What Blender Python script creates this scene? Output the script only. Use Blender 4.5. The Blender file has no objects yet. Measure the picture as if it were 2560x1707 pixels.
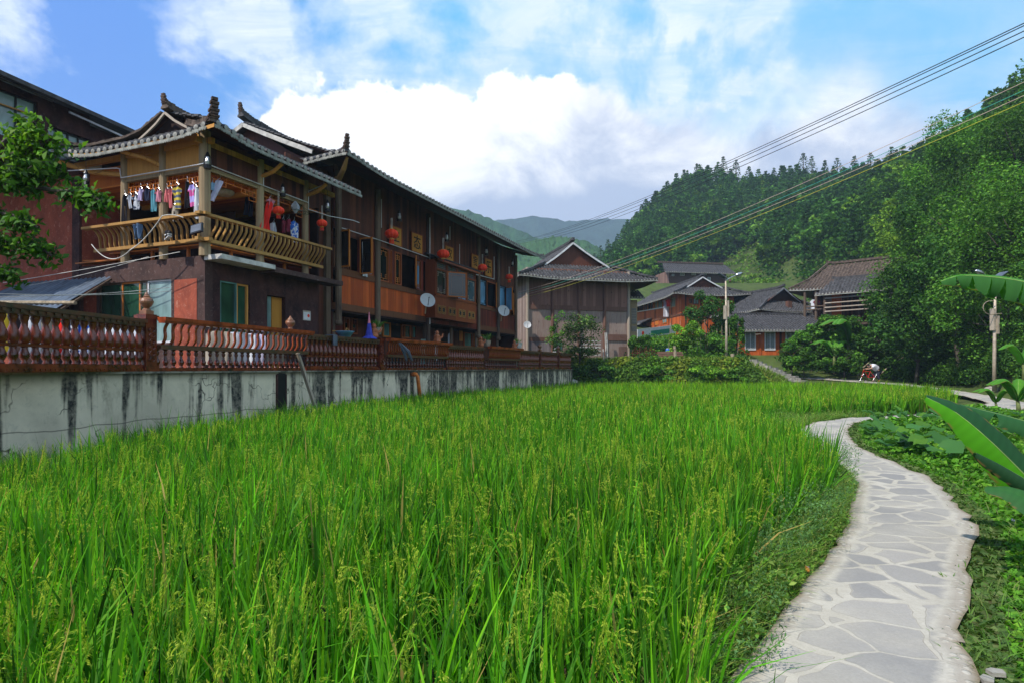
import bpy, math, random
import numpy as np
from mathutils import Vector, Matrix
R = math.radians
random.seed(7); rng = np.random.default_rng(7)
sc = bpy.context.scene
C = sc.collection
# ------------------------------------------------------------------ camera, world, sun
F, CX, CY, EYE = 1500.0, 1280.0, 920.0, 1.6        # focal length in photo pixels, horizon, eye height
cam = bpy.data.objects.new('camera', bpy.data.cameras.new('camera')); C.objects.link(cam)
cam.location = (0, 0, EYE); cam.rotation_euler = (R(90), 0, 0)
cam.data.sensor_width = 36; cam.data.lens = F/2560*36
cam.data.shift_y = (CY-853.5)/2560; cam.data.clip_end = 6000; cam.data.clip_start = .05
sc.camera = cam
SUN_AZ, SUN_EL = 229, 50                            # compass degrees of the sun (0 = +Y, clockwise)
w = bpy.data.worlds.new("World"); sc.world = w; w.use_nodes = True
sun = bpy.data.objects.new('sun', bpy.data.lights.new('sun', 'SUN')); C.objects.link(sun)
sun.data.energy = 4.6; sun.data.angle = R(.8); sun.data.color = (1, .95, .86)
sun.rotation_euler = (R(90-SUN_EL), 0, R(180-SUN_AZ)); sun.location = (-20, -20, 40)
sc.view_settings.view_transform = 'Standard'; sc.view_settings.look = 'None'
sc.view_settings.exposure = .3; sc.view_settings.gamma = 1; sc.view_settings.use_curve_mapping = False
sc.cycles.volume_bounces = 0; sc.cycles.max_bounces = 7; sc.cycles.transparent_max_bounces = 8
sc.cycles.caustics_reflective = False; sc.cycles.caustics_refractive = False

class NT:                                            # small node-tree helper
    def __init__(s, tree): s.t = tree; s.n = tree.nodes; s.l = tree.links
    def new(s, typ, **k):
        n = s.n.new(typ)
        for a, b in k.items(): setattr(n, a, b)
        return n
    def put(s, sock, v):
        if isinstance(v, bpy.types.NodeSocket): s.l.new(v, sock)
        elif v is not None:
            if hasattr(sock.default_value, '__len__') and len(sock.default_value) == 4 and len(v) == 3: v = (*v, 1)
            sock.default_value = v
    def math(s, op, a, b=None, c=None, clamp=False):
        n = s.new('ShaderNodeMath', operation=op, use_clamp=clamp)
        for i, v in enumerate((a, b, c)):
            if v is not None: s.put(n.inputs[i], v)
        return n.outputs[0]
    def mr(s, v, a, b, c=0, d=1, smooth=False):
        n = s.new('ShaderNodeMapRange'); n.interpolation_type = 'SMOOTHSTEP' if smooth else 'LINEAR'
        for i, x in enumerate((v, a, b, c, d)): s.put(n.inputs[i], x)
        return n.outputs[0]
    def mix(s, f, a, b, blend='MIX'):
        n = s.new('ShaderNodeMix', data_type='RGBA', blend_type=blend)
        s.put(n.inputs[0], f); s.put(n.inputs[6], a); s.put(n.inputs[7], b); return n.outputs[2]
    def noise(s, vec, scale, detail=3, rough=.5, dist=0, dim='3D', lac=2):
        n = s.new('ShaderNodeTexNoise', noise_dimensions=dim)
        if vec is not None: s.l.new(vec, n.inputs['Vector'])
        n.inputs['Scale'].default_value = scale; n.inputs['Detail'].default_value = detail
        n.inputs['Roughness'].default_value = rough; n.inputs['Distortion'].default_value = dist
        n.inputs['Lacunarity'].default_value = lac
        return n.outputs['Fac']
    def vmul(s, v, xyz):
        n = s.new('ShaderNodeVectorMath', operation='MULTIPLY'); s.l.new(v, n.inputs[0]); n.inputs[1].default_value = xyz; return n.outputs[0]
    def comb(s, x, y, z):
        n = s.new('ShaderNodeCombineXYZ')
        for i, v in enumerate((x, y, z)): s.put(n.inputs[i], v)
        return n.outputs[0]
    def curve(s, v, pts):
        n = s.new('ShaderNodeFloatCurve'); s.put(n.inputs['Value'], v); c = n.mapping.curves[0]
        n.mapping.extend = 'HORIZONTAL'
        c.points[0].location = pts[0]; c.points[-1].location = pts[-1]
        for p in pts[1:-1]: c.points.new(*p)
        n.mapping.update(); return n.outputs[0]

def build_world():
    T = NT(w.node_tree); T.n.clear()
    out = T.new('ShaderNodeOutputWorld'); bg = T.new('ShaderNodeBackground')
    T.l.new(bg.outputs[0], out.inputs[0])
    sky = T.new('ShaderNodeTexSky', sky_type='NISHITA'); sky.sun_disc = False
    sky.sun_elevation = R(SUN_EL); sky.sun_rotation = R(SUN_AZ); sky.air_density = 1.1; sky.dust_density = .4; sky.ozone_density = 2.2
    tc = T.new('ShaderNodeTexCoord'); sep = T.new('ShaderNodeSeparateXYZ'); T.l.new(tc.outputs['Generated'], sep.inputs[0])
    x, y, z = sep.outputs
    az = T.math('ARCTAN2', x, y); hyp = T.math('SQRT', T.math('ADD', T.math('MULTIPLY', x, x), T.math('MULTIPLY', y, y)))
    el = T.math('ARCTAN2', z, hyp)
    dv = tc.outputs['Generated']
    # cirrus / thin veil: stretched noise on a high plane
    zz = T.math('MAXIMUM', T.math('ADD', z, .12), .03)
    plane = T.comb(T.math('DIVIDE', x, zz), T.math('DIVIDE', y, zz), 0)
    n1 = T.noise(T.vmul(plane, (1.0, .75, 1)), 1.15, 8, .58, .5)
    n2 = T.noise(dv, 2.6, 7, .6, .3)
    n3 = T.noise(dv, 9, 6, .62, .2)
    veil = T.mr(T.math('ADD', T.math('MULTIPLY', n1, .62), T.math('MULTIPLY', n2, .45)), .47, .60, -.1, 1.15, True)
    fine = T.mr(n3, .32, .68, .5, 1.25)
    # more blue towards the upper left, more cloud towards the right
    side = T.mr(az, R(-48), R(30), -.20, .60)
    hi = T.mr(el, R(6), R(34), .32, -.26)
    veil = T.math('MULTIPLY', T.math('ADD', veil, T.math('ADD', side, hi)), fine, clamp=True)
    veil = T.math('MULTIPLY', T.mr(veil, .0, .85, .0, 1), T.mr(T.noise(T.vmul(plane, (.8, 2.2, 1)), 2.6, 8, .65, 1.2), .3, .6, .55, 1))
    # the big cumulus bank: its top edge as an elevation over azimuth
    def A(px): return (math.degrees(math.atan((px-CX)/F))+90)/180
    def Ev(px, py): return math.degrees(math.atan((CY-py)/F*math.cos(math.atan((px-CX)/F))))/45
    tops = [(-2600, 700), (-600, 600), (200, 560), (520, 420), (640, 300), (700, 235), (780, 195), (870, 215), (950, 180), (1030, 205), (1120, 190), (1200, 215), (1290, 172), (1400, 172), (1480, 205), (1560, 200), (1700, 210), (1850, 190), (1960, 130), (2150, 120), (2300, 190), (2560, 260), (4000, 500)]
    top = T.curve(T.mr(az, R(-90), R(90), 0, 1), [(0, .1)]+[(A(a), Ev(a, b)) for a, b in tops]+[(1, .15)])
    top = T.math('MULTIPLY', top, R(45))
    lump = T.noise(dv, 13, 6, .55, .0); big = T.noise(dv, 4.5, 4, .5, .2)
    edge = T.math('ADD', T.math('SUBTRACT', top, el), T.math('ADD', T.math('MULTIPLY', T.math('SUBTRACT', lump, .5), .13), T.math('MULTIPLY', T.math('SUBTRACT', big, .5), .07)))
    soft = T.mr(az, R(6), R(20), .010, .11)
    cum = T.mr(edge, 0, soft, 0, 1, True)
    # shading of the bank: bright puffs, lavender-grey hollows, darker flat base
    shade = T.noise(T.vmul(dv, (1, 1, 1.4)), 5.2, 9, .62, .5)
    shade2 = T.noise(dv, 2.0, 4, .5, .4)
    right = T.mr(az, R(-14), R(6), .30, -.02)
    base = T.math('ADD', T.mr(el, R(10), R(24), -.14, .16), T.mr(el, R(12.5), R(17.5), -.42, 0, True))
    lit = T.mr(T.math('ADD', T.math('ADD', shade, T.math('MULTIPLY', shade2, .5)), T.math('ADD', right, base)), .66, 1.05, 0, 1, True)
    lit = T.math('MAXIMUM', lit, T.math('MULTIPLY', T.mr(edge, .12, 0, 0, 1), T.mr(az, R(-2), R(16), .8, .25)))
    ccol = T.mix(lit, (.46, .53, .70), (1.14, 1.13, 1.12))
    vcol = T.mix(T.mr(n2, .35, .65, 0, 1), (.60, .76, 1.0), (1.0, 1.03, 1.08))
    nish = T.mix(1.0, sky.outputs[0], (.085, .098, .105), 'MULTIPLY')
    tint = T.mix(T.mr(az, R(-35), R(-2), 0, 1, True), (.07, .27, .86), (.09, .56, .96))
    blue = T.mix(.8, nish, tint)
    col = T.mix(T.math('MULTIPLY', veil, .95), blue, vcol)
    col = T.mix(cum, col, ccol)
    T.l.new(col, bg.inputs[0]); bg.inputs[1].default_value = 1.0
build_world()
# ------------------------------------------------------------------ measuring helpers: a pixel of the photo and a depth or a plane give a real point
def W(px, py, Y): return Vector(((px-CX)/F*Y, Y, EYE+(CY-py)/F*Y))
P0 = Vector(((512-CX)/F*16, 16, 0)); U = Vector((.3714, .9285, 0)); V = Vector((-.9285, .3714, 0))
HROT = math.atan2(U.y, U.x)
def HS(px, py, t):                                   # on the plane t = const of the inn's frame: (s, z)
    k = (px-CX)/F; bx = P0.x+t*V.x; by = P0.y+t*V.y
    s = (k*by-bx)/(U.x-k*U.y); Y = by+s*U.y; return s, EYE+(CY-py)/F*Y
def HT(px, py, s):                                   # on the plane s = const: (t, z)
    k = (px-CX)/F; bx = P0.x+s*U.x; by = P0.y+s*U.y
    t = (k*by-bx)/(V.x-k*V.y); Y = by+t*V.y; return t, EYE+(CY-py)/F*Y
def H(s, t, z=0): return P0+U*s+V*t+Vector((0, 0, z))
def interp(x, xs, ys): return float(np.interp(x, xs, ys))
def sstep(a, b, x):
    x = min(1, max(0, (x-a)/(b-a))); return x*x*(3-2*x)
# ------------------------------------------------------------------ object helpers
def tag(o, label=None, cat=None, group=None, kind=None):
    if label: o['label'] = label
    if cat: o['category'] = cat
    if group: o['group'] = group
    if kind: o['kind'] = kind
    return o
def thing(name, label, cat, loc=(0, 0, 0), rz=0, group=None):
    o = bpy.data.objects.new(name, None); C.objects.link(o); o.location = loc; o.rotation_euler = (0, 0, rz)
    o.empty_display_size = .1
    return tag(o, label, cat, group)
def copy_tree(o, parent=None):
    c = o.copy(); C.objects.link(c)
    if parent: c.parent = parent
    for ch in list(o.children): copy_tree(ch, c)
    return c
class MB:
    def __init__(s): s.v = []; s.f = []; s.mi = []; s.cur = 0
    def face(s, *idx): s.f.append(idx); s.mi.append(s.cur)
    def box(s, a, b):
        x0, y0, z0 = [min(p, q) for p, q in zip(a, b)]; x1, y1, z1 = [max(p, q) for p, q in zip(a, b)]
        n = len(s.v); s.v += [(x0, y0, z0), (x1, y0, z0), (x1, y1, z0), (x0, y1, z0), (x0, y0, z1), (x1, y0, z1), (x1, y1, z1), (x0, y1, z1)]
        for q in ((0, 3, 2, 1), (4, 5, 6, 7), (0, 1, 5, 4), (1, 2, 6, 5), (2, 3, 7, 6), (3, 0, 4, 7)): s.face(*[n+i for i in q])
        return s
    def beam(s, a, b, w, h, up=(0, 0, 1)):             # rectangular bar from a to b
        a = Vector(a); b = Vector(b); d = (b-a).normalized(); r = d.cross(Vector(up))
        if r.length < 1e-4: r = d.cross(Vector((1, 0, 0)))
        r.normalize(); u = r.cross(d); n = len(s.v)
        for p in (a, b):
            for i, j in ((-1, -1), (1, -1), (1, 1), (-1, 1)): s.v.append(tuple(p+r*(w/2*i)+u*(h/2*j)))
        for q in ((0, 1, 2, 3), (7, 6, 5, 4), (0, 4, 5, 1), (1, 5, 6, 2), (2, 6, 7, 3), (3, 7, 4, 0)): s.face(*[n+i for i in q])
        return s
    def tube(s, pts, r, seg=8, cap=True):
        pts = [Vector(p) for p in pts]; n0 = len(s.v); m = len(pts)
        rr = r if hasattr(r, '__len__') else [r]*m
        pd = None
        for i, p in enumerate(pts):
            d = (pts[min(i+1, m-1)]-pts[max(i-1, 0)]).normalized()
            if pd is None:
                u = d.orthogonal().normalized()
            else:
                u = (u-d*u.dot(d)); u = u.normalized() if u.length > 1e-6 else d.orthogonal().normalized()
            pd = d; vv = d.cross(u)
            for k in range(seg):
                a = 2*math.pi*k/seg; s.v.append(tuple(p+(u*math.cos(a)+vv*math.sin(a))*rr[i]))
        for i in range(m-1):
            for k in range(seg):
                a = n0+i*seg+k; b = n0+i*seg+(k+1) % seg; s.face(a, b, b+seg, a+seg)
        if cap:
            s.face(*[n0+k for k in reversed(range(seg))]); s.face(*[n0+(m-1)*seg+k for k in range(seg)])
        return s
    def lathe(s, prof, c=(0, 0, 0), seg=10, axis=None, rib=0):
        n0 = len(s.v); c = Vector(c)
        q = Vector((0, 0, 1)).rotation_difference(Vector(axis)).to_matrix() if axis else Matrix.Identity(3)
        for r, z in prof:
            for k in range(seg):
                a = 2*math.pi*k/seg; rr = r*(1-(rib if k % 2 else 0)); s.v.append(tuple(c+q@Vector((rr*math.cos(a), rr*math.sin(a), z))))
        for i in range(len(prof)-1):
            for k in range(seg):
                a = n0+i*seg+k; b = n0+i*seg+(k+1) % seg; s.face(a, b, b+seg, a+seg)
        s.face(*[n0+k for k in reversed(range(seg))]); s.face(*[n0+(len(prof)-1)*seg+k for k in range(seg)])
        return s
    def poly(s, pts, th, nrm):                         # flat outline with thickness
        nrm = Vector(nrm).normalized()*th; n = len(s.v); m = len(pts)
        s.v += [tuple(Vector(p)) for p in pts]+[tuple(Vector(p)+nrm) for p in pts]
        s.face(*[n+i for i in reversed(range(m))]); s.face(*[n+m+i for i in range(m)])
        for i in range(m): j = (i+1) % m; s.face(n+i, n+j, n+m+j, n+m+i)
        return s
    def build(s, name, mat, parent=None, smooth=False, label=None):
        me = bpy.data.meshes.new(name); me.from_pydata(s.v, [], s.f)
        mats = mat if isinstance(mat, (list, tuple)) else [mat]
        for m in mats: me.materials.append(m)
        if len(mats) > 1: me.polygons.foreach_set('material_index', s.mi)
        if smooth: me.polygons.foreach_set('use_smooth', [True]*len(s.f))
        me.update(); o = bpy.data.objects.new(name, me); C.objects.link(o)
        if parent: o.parent = parent
        if label: o['label'] = label
        return o
def npmesh(name, verts, faces, mat, parent=None, cols=None, smooth=False):   # faces: (N,k) int array, verts (M,3)
    me = bpy.data.meshes.new(name); k = faces.shape[1]; n = len(faces)
    me.vertices.add(len(verts)); me.vertices.foreach_set('co', np.ascontiguousarray(verts, dtype=np.float32).ravel())
    me.loops.add(n*k); me.loops.foreach_set('vertex_index', np.ascontiguousarray(faces, dtype=np.int32).ravel())
    me.polygons.add(n); me.polygons.foreach_set('loop_start', np.arange(0, n*k, k, dtype=np.int32))
    if smooth: me.polygons.foreach_set('use_smooth', np.ones(n, dtype=bool))
    me.update(calc_edges=True)
    if cols is not None:
        a = me.color_attributes.new('Col', 'FLOAT_COLOR', 'POINT')
        c4 = np.ones((len(verts), 4), np.float32); c4[:, :3] = cols; a.data.foreach_set('color', c4.ravel())
    me.materials.append(mat)
    o = bpy.data.objects.new(name, me); C.objects.link(o)
    if parent: o.parent = parent
    return o
# ------------------------------------------------------------------ materials
M = {}
def base(name, rough=.7, spec=.35):
    m = bpy.data.materials.new(name); m.use_nodes = True; T = NT(m.node_tree); b = T.n['Principled BSDF']
    b.inputs['Roughness'].default_value = rough; b.inputs['Specular IOR Level'].default_value = spec
    return m, T, b
def bump(T, b, h, strength=.4, dist=.02):
    n = T.new('ShaderNodeBump'); n.inputs['Strength'].default_value = strength; n.inputs['Distance'].default_value = dist
    T.l.new(h, n.inputs['Height']); T.l.new(n.outputs[0], b.inputs['Normal'])
def plain(name, col, rough=.6, var=.25, scale=3, spec=.2, bmp=.15, metal=0, c2=None):
    m, T, b = base(name, rough, spec); tc = T.new('ShaderNodeTexCoord').outputs['Object']
    n = T.noise(tc, scale, 6, .6, .2)
    c2 = c2 or tuple(x*(1-var*2) for x in col)
    T.l.new(T.mix(T.mr(n, .32, .68), c2, tuple(min(1, x*(1+var*.5)) for x in col)), b.inputs['Base Color'])
    b.inputs['Metallic'].default_value = metal
    if bmp: bump(T, b, T.noise(tc, scale*6, 4), bmp, .01)
    M[name] = m; return m
def wood(name, c1, c2, plank=.16, axis=0, seam=.55, rough=.6, spec=.14, knots=0, weather=None):
    m, T, b = base(name, rough, spec); tc = T.new('ShaderNodeTexCoord').outputs['Object']
    sp = T.new('ShaderNodeSeparateXYZ'); T.l.new(tc, sp.inputs[0]); x = sp.outputs[axis]
    q = T.math('DIVIDE', x, plank); cell = T.math('FLOOR', q); fr = T.math('FRACT', q)
    wn = T.new('ShaderNodeTexWhiteNoise', noise_dimensions='1D'); T.l.new(cell, wn.inputs['W'])
    st = [14, 14, 14]; st[2 if axis != 2 else 0] = .9
    off = T.new('ShaderNodeVectorMath', operation='ADD'); T.l.new(T.vmul(tc, tuple(st)), off.inputs[0])
    T.l.new(T.comb(0, 0, T.math('MULTIPLY', wn.outputs[0], 30)), off.inputs[1])
    g = T.noise(off.outputs[0], 1, 6, .65, .6)
    big = T.noise(tc, .8, 4, .6)
    f = T.math('ADD', T.math('MULTIPLY', wn.outputs[0], .45), T.math('ADD', T.math('MULTIPLY', g, .6), T.math('MULTIPLY', big, .35)))
    col = T.mix(T.mr(f, .46, .95), c2, c1)
    if weather: col = T.mix(T.mr(T.noise(T.vmul(tc, (3, 3, .7)), 1, 6, .7), .5, .75), col, weather)
    if knots:
        v = T.new('ShaderNodeTexVoronoi'); T.l.new(T.vmul(tc, (1, 1, .6)), v.inputs['Vector']); v.inputs['Scale'].default_value = knots
        col = T.mix(T.mr(v.outputs['Distance'], .04, .13, .75, 0), col, tuple(c*.25 for c in c2))
    e = T.math('MINIMUM', fr, T.math('SUBTRACT', 1, fr)); sm = T.mr(e, 0, .05, 1-seam, 1)
    col = T.mix(1, col, T.mix(sm, (0, 0, 0), (1, 1, 1)), 'MULTIPLY')
    T.l.new(col, b.inputs['Base Color'])
    bump(T, b, T.math('ADD', T.math('MULTIPLY', sm, .7), T.math('MULTIPLY', g, .3)), .5, .012)
    M[name] = m; return m
wood('dark wood', (.15, .050, .026), (.045, .016, .011), .18, rough=.5)
wood('maroon wood', (.20, .038, .022), (.07, .017, .013), .2, rough=.45)
wood('orange panel', (.56, .11, .022), (.28, .048, .012), .2, rough=.5, spec=.2, weather=(.22, .07, .02))
wood('brown beam', (.15, .062, .03), (.06, .026, .016), 3.1, seam=0)
wood('frame wood', (.30, .080, .026), (.14, .036, .015), 3.1, seam=0, rough=.45)
wood('yellow frame', (.55, .19, .035), (.32, .09, .018), 3.1, seam=0, rough=.45)
wood('post wood', (.44, .34, .20), (.22, .155, .09), 3.1, seam=0)
wood('rail wood', (.54, .31, .10), (.30, .16, .05), 3.1, seam=0)
wood('panel wood', (.66, .33, .08), (.38, .18, .042), .14)
wood('amber wood', (.62, .20, .035), (.40, .10, .018), .13, seam=.4, rough=.45)
wood('old post', (.16, .115, .08), (.06, .04, .03), 3.1, seam=0, weather=(.035, .02, .018))
wood('barn wood', (.34, .26, .22), (.13, .085, .07), .26, knots=2.2, seam=.6, weather=(.20, .105, .08))
wood('barn eave shade', (.20, .10, .075), (.10, .045, .035), .26, knots=2.2, seam=.6)
wood('barn beam', (.24, .13, .095), (.11, .055, .04), 3.3, seam=0)
wood('house orange', (.52, .12, .025), (.33, .065, .015), .3, seam=.3, rough=.5)
wood('far plank', (.25, .155, .12), (.13, .075, .06), .35, seam=.4)
wood('pale plank', (.46, .40, .33), (.28, .22, .17), 3, seam=0)
wood('sign wood', (.46, .22, .035), (.32, .13, .02), 3, seam=0, rough=.5)
plain('tile', (.085, .082, .085), .8, .35, 4, bmp=.5)
plain('tile brown', (.13, .095, .075), .8, .35, 4, bmp=.5)
plain('tile cap', (.30, .29, .26), .7, .25, 6)
plain('lime', (.33, .33, .29), .8, .3, 5)
plain('lime beam', (.56, .54, .50), .8, .25, 3)
plain('finial tile', (.12, .075, .055), .75, .4, 12)
plain('glaze', (.17, .030, .011), .22, .42, 5, spec=.6, bmp=.25)
plain('glaze orange', (.33, .060, .016), .2, .3, 5, spec=.6, bmp=.2)
plain('glaze mossy', (.11, .035, .014), .4, .45, 7, spec=.5, bmp=.4, c2=(.025, .028, .012))
plain('terracotta', (.40, .13, .055), .5, .25, 9)
plain('urn clay', (.25, .105, .05), .35, .25, 9, spec=.5)
plain('white paint', (.62, .62, .62), .5, .12, 5)
plain('dish', (.46, .47, .48), .4, .08, 4)
plain('galvanised', (.50, .41, .31), .45, .15, 6, metal=.2)
plain('dark metal', (.03, .03, .032), .35, .2, 6, metal=.6)
plain('steel', (.5, .5, .52), .3, .15, 6, metal=.9)
plain('lantern red', (.80, .045, .012), .5, .15, 6)
plain('lantern gold', (.75, .36, .06), .4, .2, 8)
plain('black', (.012, .011, .012), .6, .2, 5)
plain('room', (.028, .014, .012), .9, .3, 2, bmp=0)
plain('stone', (.38, .35, .30), .85, .3, 5, bmp=.6)
plain('mud', (.055, .038, .018), .9, .35, 3, bmp=.6)
plain('grass soil', (.075, .082, .022), .95, .4, 1.5, bmp=.6, c2=(.04, .05, .014))
plain('bark', (.10, .085, .065), .9, .35, 6, bmp=.7)
plain('dead wood', (.36, .29, .20), .85, .3, 6, bmp=.4)
plain('terrace floor', (.16, .145, .13), .8, .25, 2)
plain('pvc', (.60, .60, .62), .4, .1, 5)
plain('rusty pipe', (.60, .17, .03), .5, .3, 7)
plain('steel roof', (.17, .21, .27), .4, .2, 3, metal=.35)
plain('slate metal', (.10, .12, .16), .5, .2, 3)
def plaster(name, c1, c2, c3, sc_=1.6):
    m, T, b = base(name, .8, .12); tc = T.new('ShaderNodeTexCoord').outputs['Object']
    n = T.noise(T.vmul(tc, (1, 1, .6)), sc_, 8, .68, .5); n2 = T.noise(tc, sc_*5, 6, .7, .8)
    col = T.mix(T.mr(n, .35, .62), c2, c1); col = T.mix(T.mr(n2, .56, .72), col, c3)
    T.l.new(col, b.inputs['Base Color']); bump(T, b, n2, .35, .01); M[name] = m
plaster('red plaster', (.33, .080, .045), (.17, .042, .028), (.44, .20, .14))
plaster('dark plaster', (.075, .034, .03), (.022, .012, .013), (.10, .065, .058), 2.2)
plaster('grey plaster', (.085, .048, .042), (.045, .028, .026), (.17, .13, .12), 2.2)
def glass(name, col, rough=.08, pattern=None):
    m, T, b = base(name, rough, .6); tc = T.new('ShaderNodeTexCoord').outputs['Object']
    n = T.noise(T.vmul(tc, (1.3, 1.3, .5)), 1.6, 3, .5, .3)
    T.l.new(T.mix(T.mr(n, .35, .65), col, tuple(c*.45 for c in col)), b.inputs['Base Color']); M[name] = m
glass('dark glass', (.012, .014, .016)); glass('green glass', (.022, .075, .045)); glass('blue curtain and light', (.15, .36, .60), .35)
glass('pale glass', (.22, .34, .33), .2); glass('blue glass', (.04, .085, .13), .1); glass('teal glass', (.10, .28, .26), .2)
def concrete_wall():
    m, T, b = base('stained concrete', .9, .05); tc = T.new('ShaderNodeTexCoord').outputs['Object']
    sp = T.new('ShaderNodeSeparateXYZ'); T.l.new(tc, sp.inputs[0])
    z = sp.outputs[2]; y = sp.outputs[0]             # local x runs along the wall
    n = T.noise(tc, .9, 8, .65, .3); n2 = T.noise(tc, 7, 6, .7, .3)
    col = T.mix(T.mr(n, .35, .65), (.50, .44, .34), (.74, .65, .50)); col = T.mix(T.mr(n2, .55, .75, 0, .5), col, (.22, .21, .19))
    # runs of black algae below the balustrade, more of them towards the far end
    s1 = T.noise(T.comb(T.math('MULTIPLY', y, 2.4), 0, T.math('MULTIPLY', z, .16)), 1, 4, .6, .25)
    s2 = T.noise(T.comb(T.math('MULTIPLY', y, .5), 5, T.math('MULTIPLY', z, .15)), 1, 3, .5)
    grow = T.mr(y, 2, 18, .005, .115)
    lowfade = T.mr(z, -.2, 1.6, .0, .075)
    k = T.mr(T.math('ADD', T.math('ADD', s1, T.math('ADD', T.math('MULTIPLY', T.math('SUBTRACT', s2, .5), .5), T.math('MULTIPLY', T.math('SUBTRACT', n, .5), .35))), T.math('ADD', grow, lowfade)), .585, .69, 0, 1, True)
    ragged = T.mr(n2, .3, .6, .55, 1)
    col = T.mix(T.math('MULTIPLY', k, ragged), col, (.032, .034, .032))
    blot = T.math('MULTIPLY', T.mr(T.noise(T.vmul(tc, (.5, 1, .35)), 1, 6, .7, .4), .54, .64, 0, .8, True), T.mr(z, .1, 1.3))
    col = T.mix(T.math('MULTIPLY', blot, ragged), col, (.075, .072, .055))
    band = T.mr(T.math('ADD', z, T.math('MULTIPLY', n, .35)), 1.45, 1.72, 0, 1, True)
    col = T.mix(T.math('MULTIPLY', band, .75), col, (.085, .083, .07))
    low = T.mr(T.math('ADD', z, T.math('MULTIPLY', n, .9)), .75, .25, 0, .7, True)
    col = T.mix(low, col, (.16, .17, .11))
    v = T.new('ShaderNodeTexVoronoi', feature='DISTANCE_TO_EDGE'); v.inputs['Scale'].default_value = .55
    ad = T.new('ShaderNodeVectorMath', operation='ADD'); T.l.new(tc, ad.inputs[0])
    nn = T.new('ShaderNodeTexNoise'); nn.inputs['Scale'].default_value = 2.5; T.l.new(tc, nn.inputs['Vector']); T.l.new(nn.outputs['Color'], ad.inputs[1]); T.l.new(ad.outputs[0], v.inputs['Vector'])
    crack = T.math('MULTIPLY', T.mr(v.outputs['Distance'], .0, .012, 1, 0), T.mr(n, .45, .55, 0, 1))
    col = T.mix(crack, col, (.05, .045, .04))
    jl = T.math('ABSOLUTE', T.math('SUBTRACT', T.math('SUBTRACT', z, T.math('MULTIPLY', T.noise(T.comb(T.math('MULTIPLY', y, .7), 0, 0), 1, 3), .25)), .42))
    col = T.mix(T.mr(jl, .0, .016, .8, 0), col, (.05, .045, .04))
    T.l.new(col, b.inputs['Base Color']); bump(T, b, T.math('SUBTRACT', n2, T.math('MULTIPLY', crack, .8)), .4, .015); M['concrete'] = m
concrete_wall()
def path_mat():
    m, T, b = base('flagstone paving', .9, .08); tc = T.new('ShaderNodeTexCoord').outputs['Object']
    nn = T.new('ShaderNodeTexNoise'); nn.inputs['Scale'].default_value = 1.6; nn.inputs['Detail'].default_value = 3; T.l.new(tc, nn.inputs['Vector'])
    dis = T.new('ShaderNodeVectorMath', operation='MULTIPLY_ADD'); T.l.new(nn.outputs['Color'], dis.inputs[0]); dis.inputs[1].default_value = (.32, .32, 0); T.l.new(tc, dis.inputs[2])
    flat = T.vmul(dis.outputs[0], (1.0, 1.25, 0))
    v = T.new('ShaderNodeTexVoronoi', feature='DISTANCE_TO_EDGE'); v.inputs['Scale'].default_value = 2.25; v.inputs['Randomness'].default_value = .95; T.l.new(flat, v.inputs['Vector'])
    c = T.new('ShaderNodeTexVoronoi'); c.inputs['Scale'].default_value = 2.25; c.inputs['Randomness'].default_value = .95; T.l.new(flat, c.inputs['Vector'])
    sep = T.new('ShaderNodeSeparateColor'); T.l.new(c.outputs['Color'], sep.inputs[0])
    n = T.noise(tc, 3, 8, .7, .3); n2 = T.noise(tc, 28, 5, .7)
    stone = T.mix(sep.outputs[0], (.225, .215, .205), (.325, .30, .27))
    stone = T.mix(T.mr(n2, .55, .75, 0, .6), stone, (.26, .26, .26))
    mort = T.mix(T.mr(n, .35, .65), (.37, .335, .275), (.46, .42, .355))
    at = T.new('ShaderNodeAttribute', attribute_name='edge').outputs['Fac']      # 0 in the middle, 1 at either edge
    ed = T.mr(T.math('ADD', at, T.math('MULTIPLY', T.math('SUBTRACT', n, .5), .35)), .58, .76, 0, 1, True)
    thr = T.mr(T.noise(tc, 1.1, 3), .35, .65, .012, .085)
    jm = T.mr(T.math('SUBTRACT', v.outputs['Distance'], thr), 0, .045, 1, 0, True)
    worn = T.mr(T.noise(tc, .8, 5, .6), .42, .64, .05, .6)
    f = T.math('MAXIMUM', T.math('MAXIMUM', jm, ed), worn)
    col = T.mix(f, stone, mort)
    col = T.mix(T.mr(T.noise(tc, 60, 4, .8), .35, .7, 0, .45), col, T.mix(.5, col, (.10, .09, .075)))
    crk = T.mr(T.math('ABSOLUTE', T.math('SUBTRACT', v.outputs['Distance'], T.math('ADD', thr, .012))), 0, .006, .6, 0)
    col = T.mix(T.math('MULTIPLY', crk, T.mr(n, .42, .58)), col, (.16, .13, .10))
    pv = T.new('ShaderNodeTexVoronoi'); pv.inputs['Scale'].default_value = 17; T.l.new(T.vmul(tc, (1, 1, 0)), pv.inputs['Vector'])
    peb = T.math('MULTIPLY', T.mr(pv.outputs['Distance'], .30, .42, 0, 1), T.mr(at, .74, .84))
    col = T.mix(T.math('MULTIPLY', peb, .55), col, (.25, .21, .17))
    dirt = T.mr(T.math('ADD', at, T.math('MULTIPLY', n, .12)), .97, 1.07, 0, .9); col = T.mix(dirt, col, (.16, .12, .07))
    T.l.new(col, b.inputs['Base Color'])
    h = T.math('SUBTRACT', T.math('MULTIPLY', f, .25), T.math('ADD', T.math('MULTIPLY', crk, .5), T.math('MULTIPLY', peb, .6)))
    bump(T, b, T.math('ADD', h, T.math('MULTIPLY', n2, .3)), .55, .02); M['path'] = m
path_mat()
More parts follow.
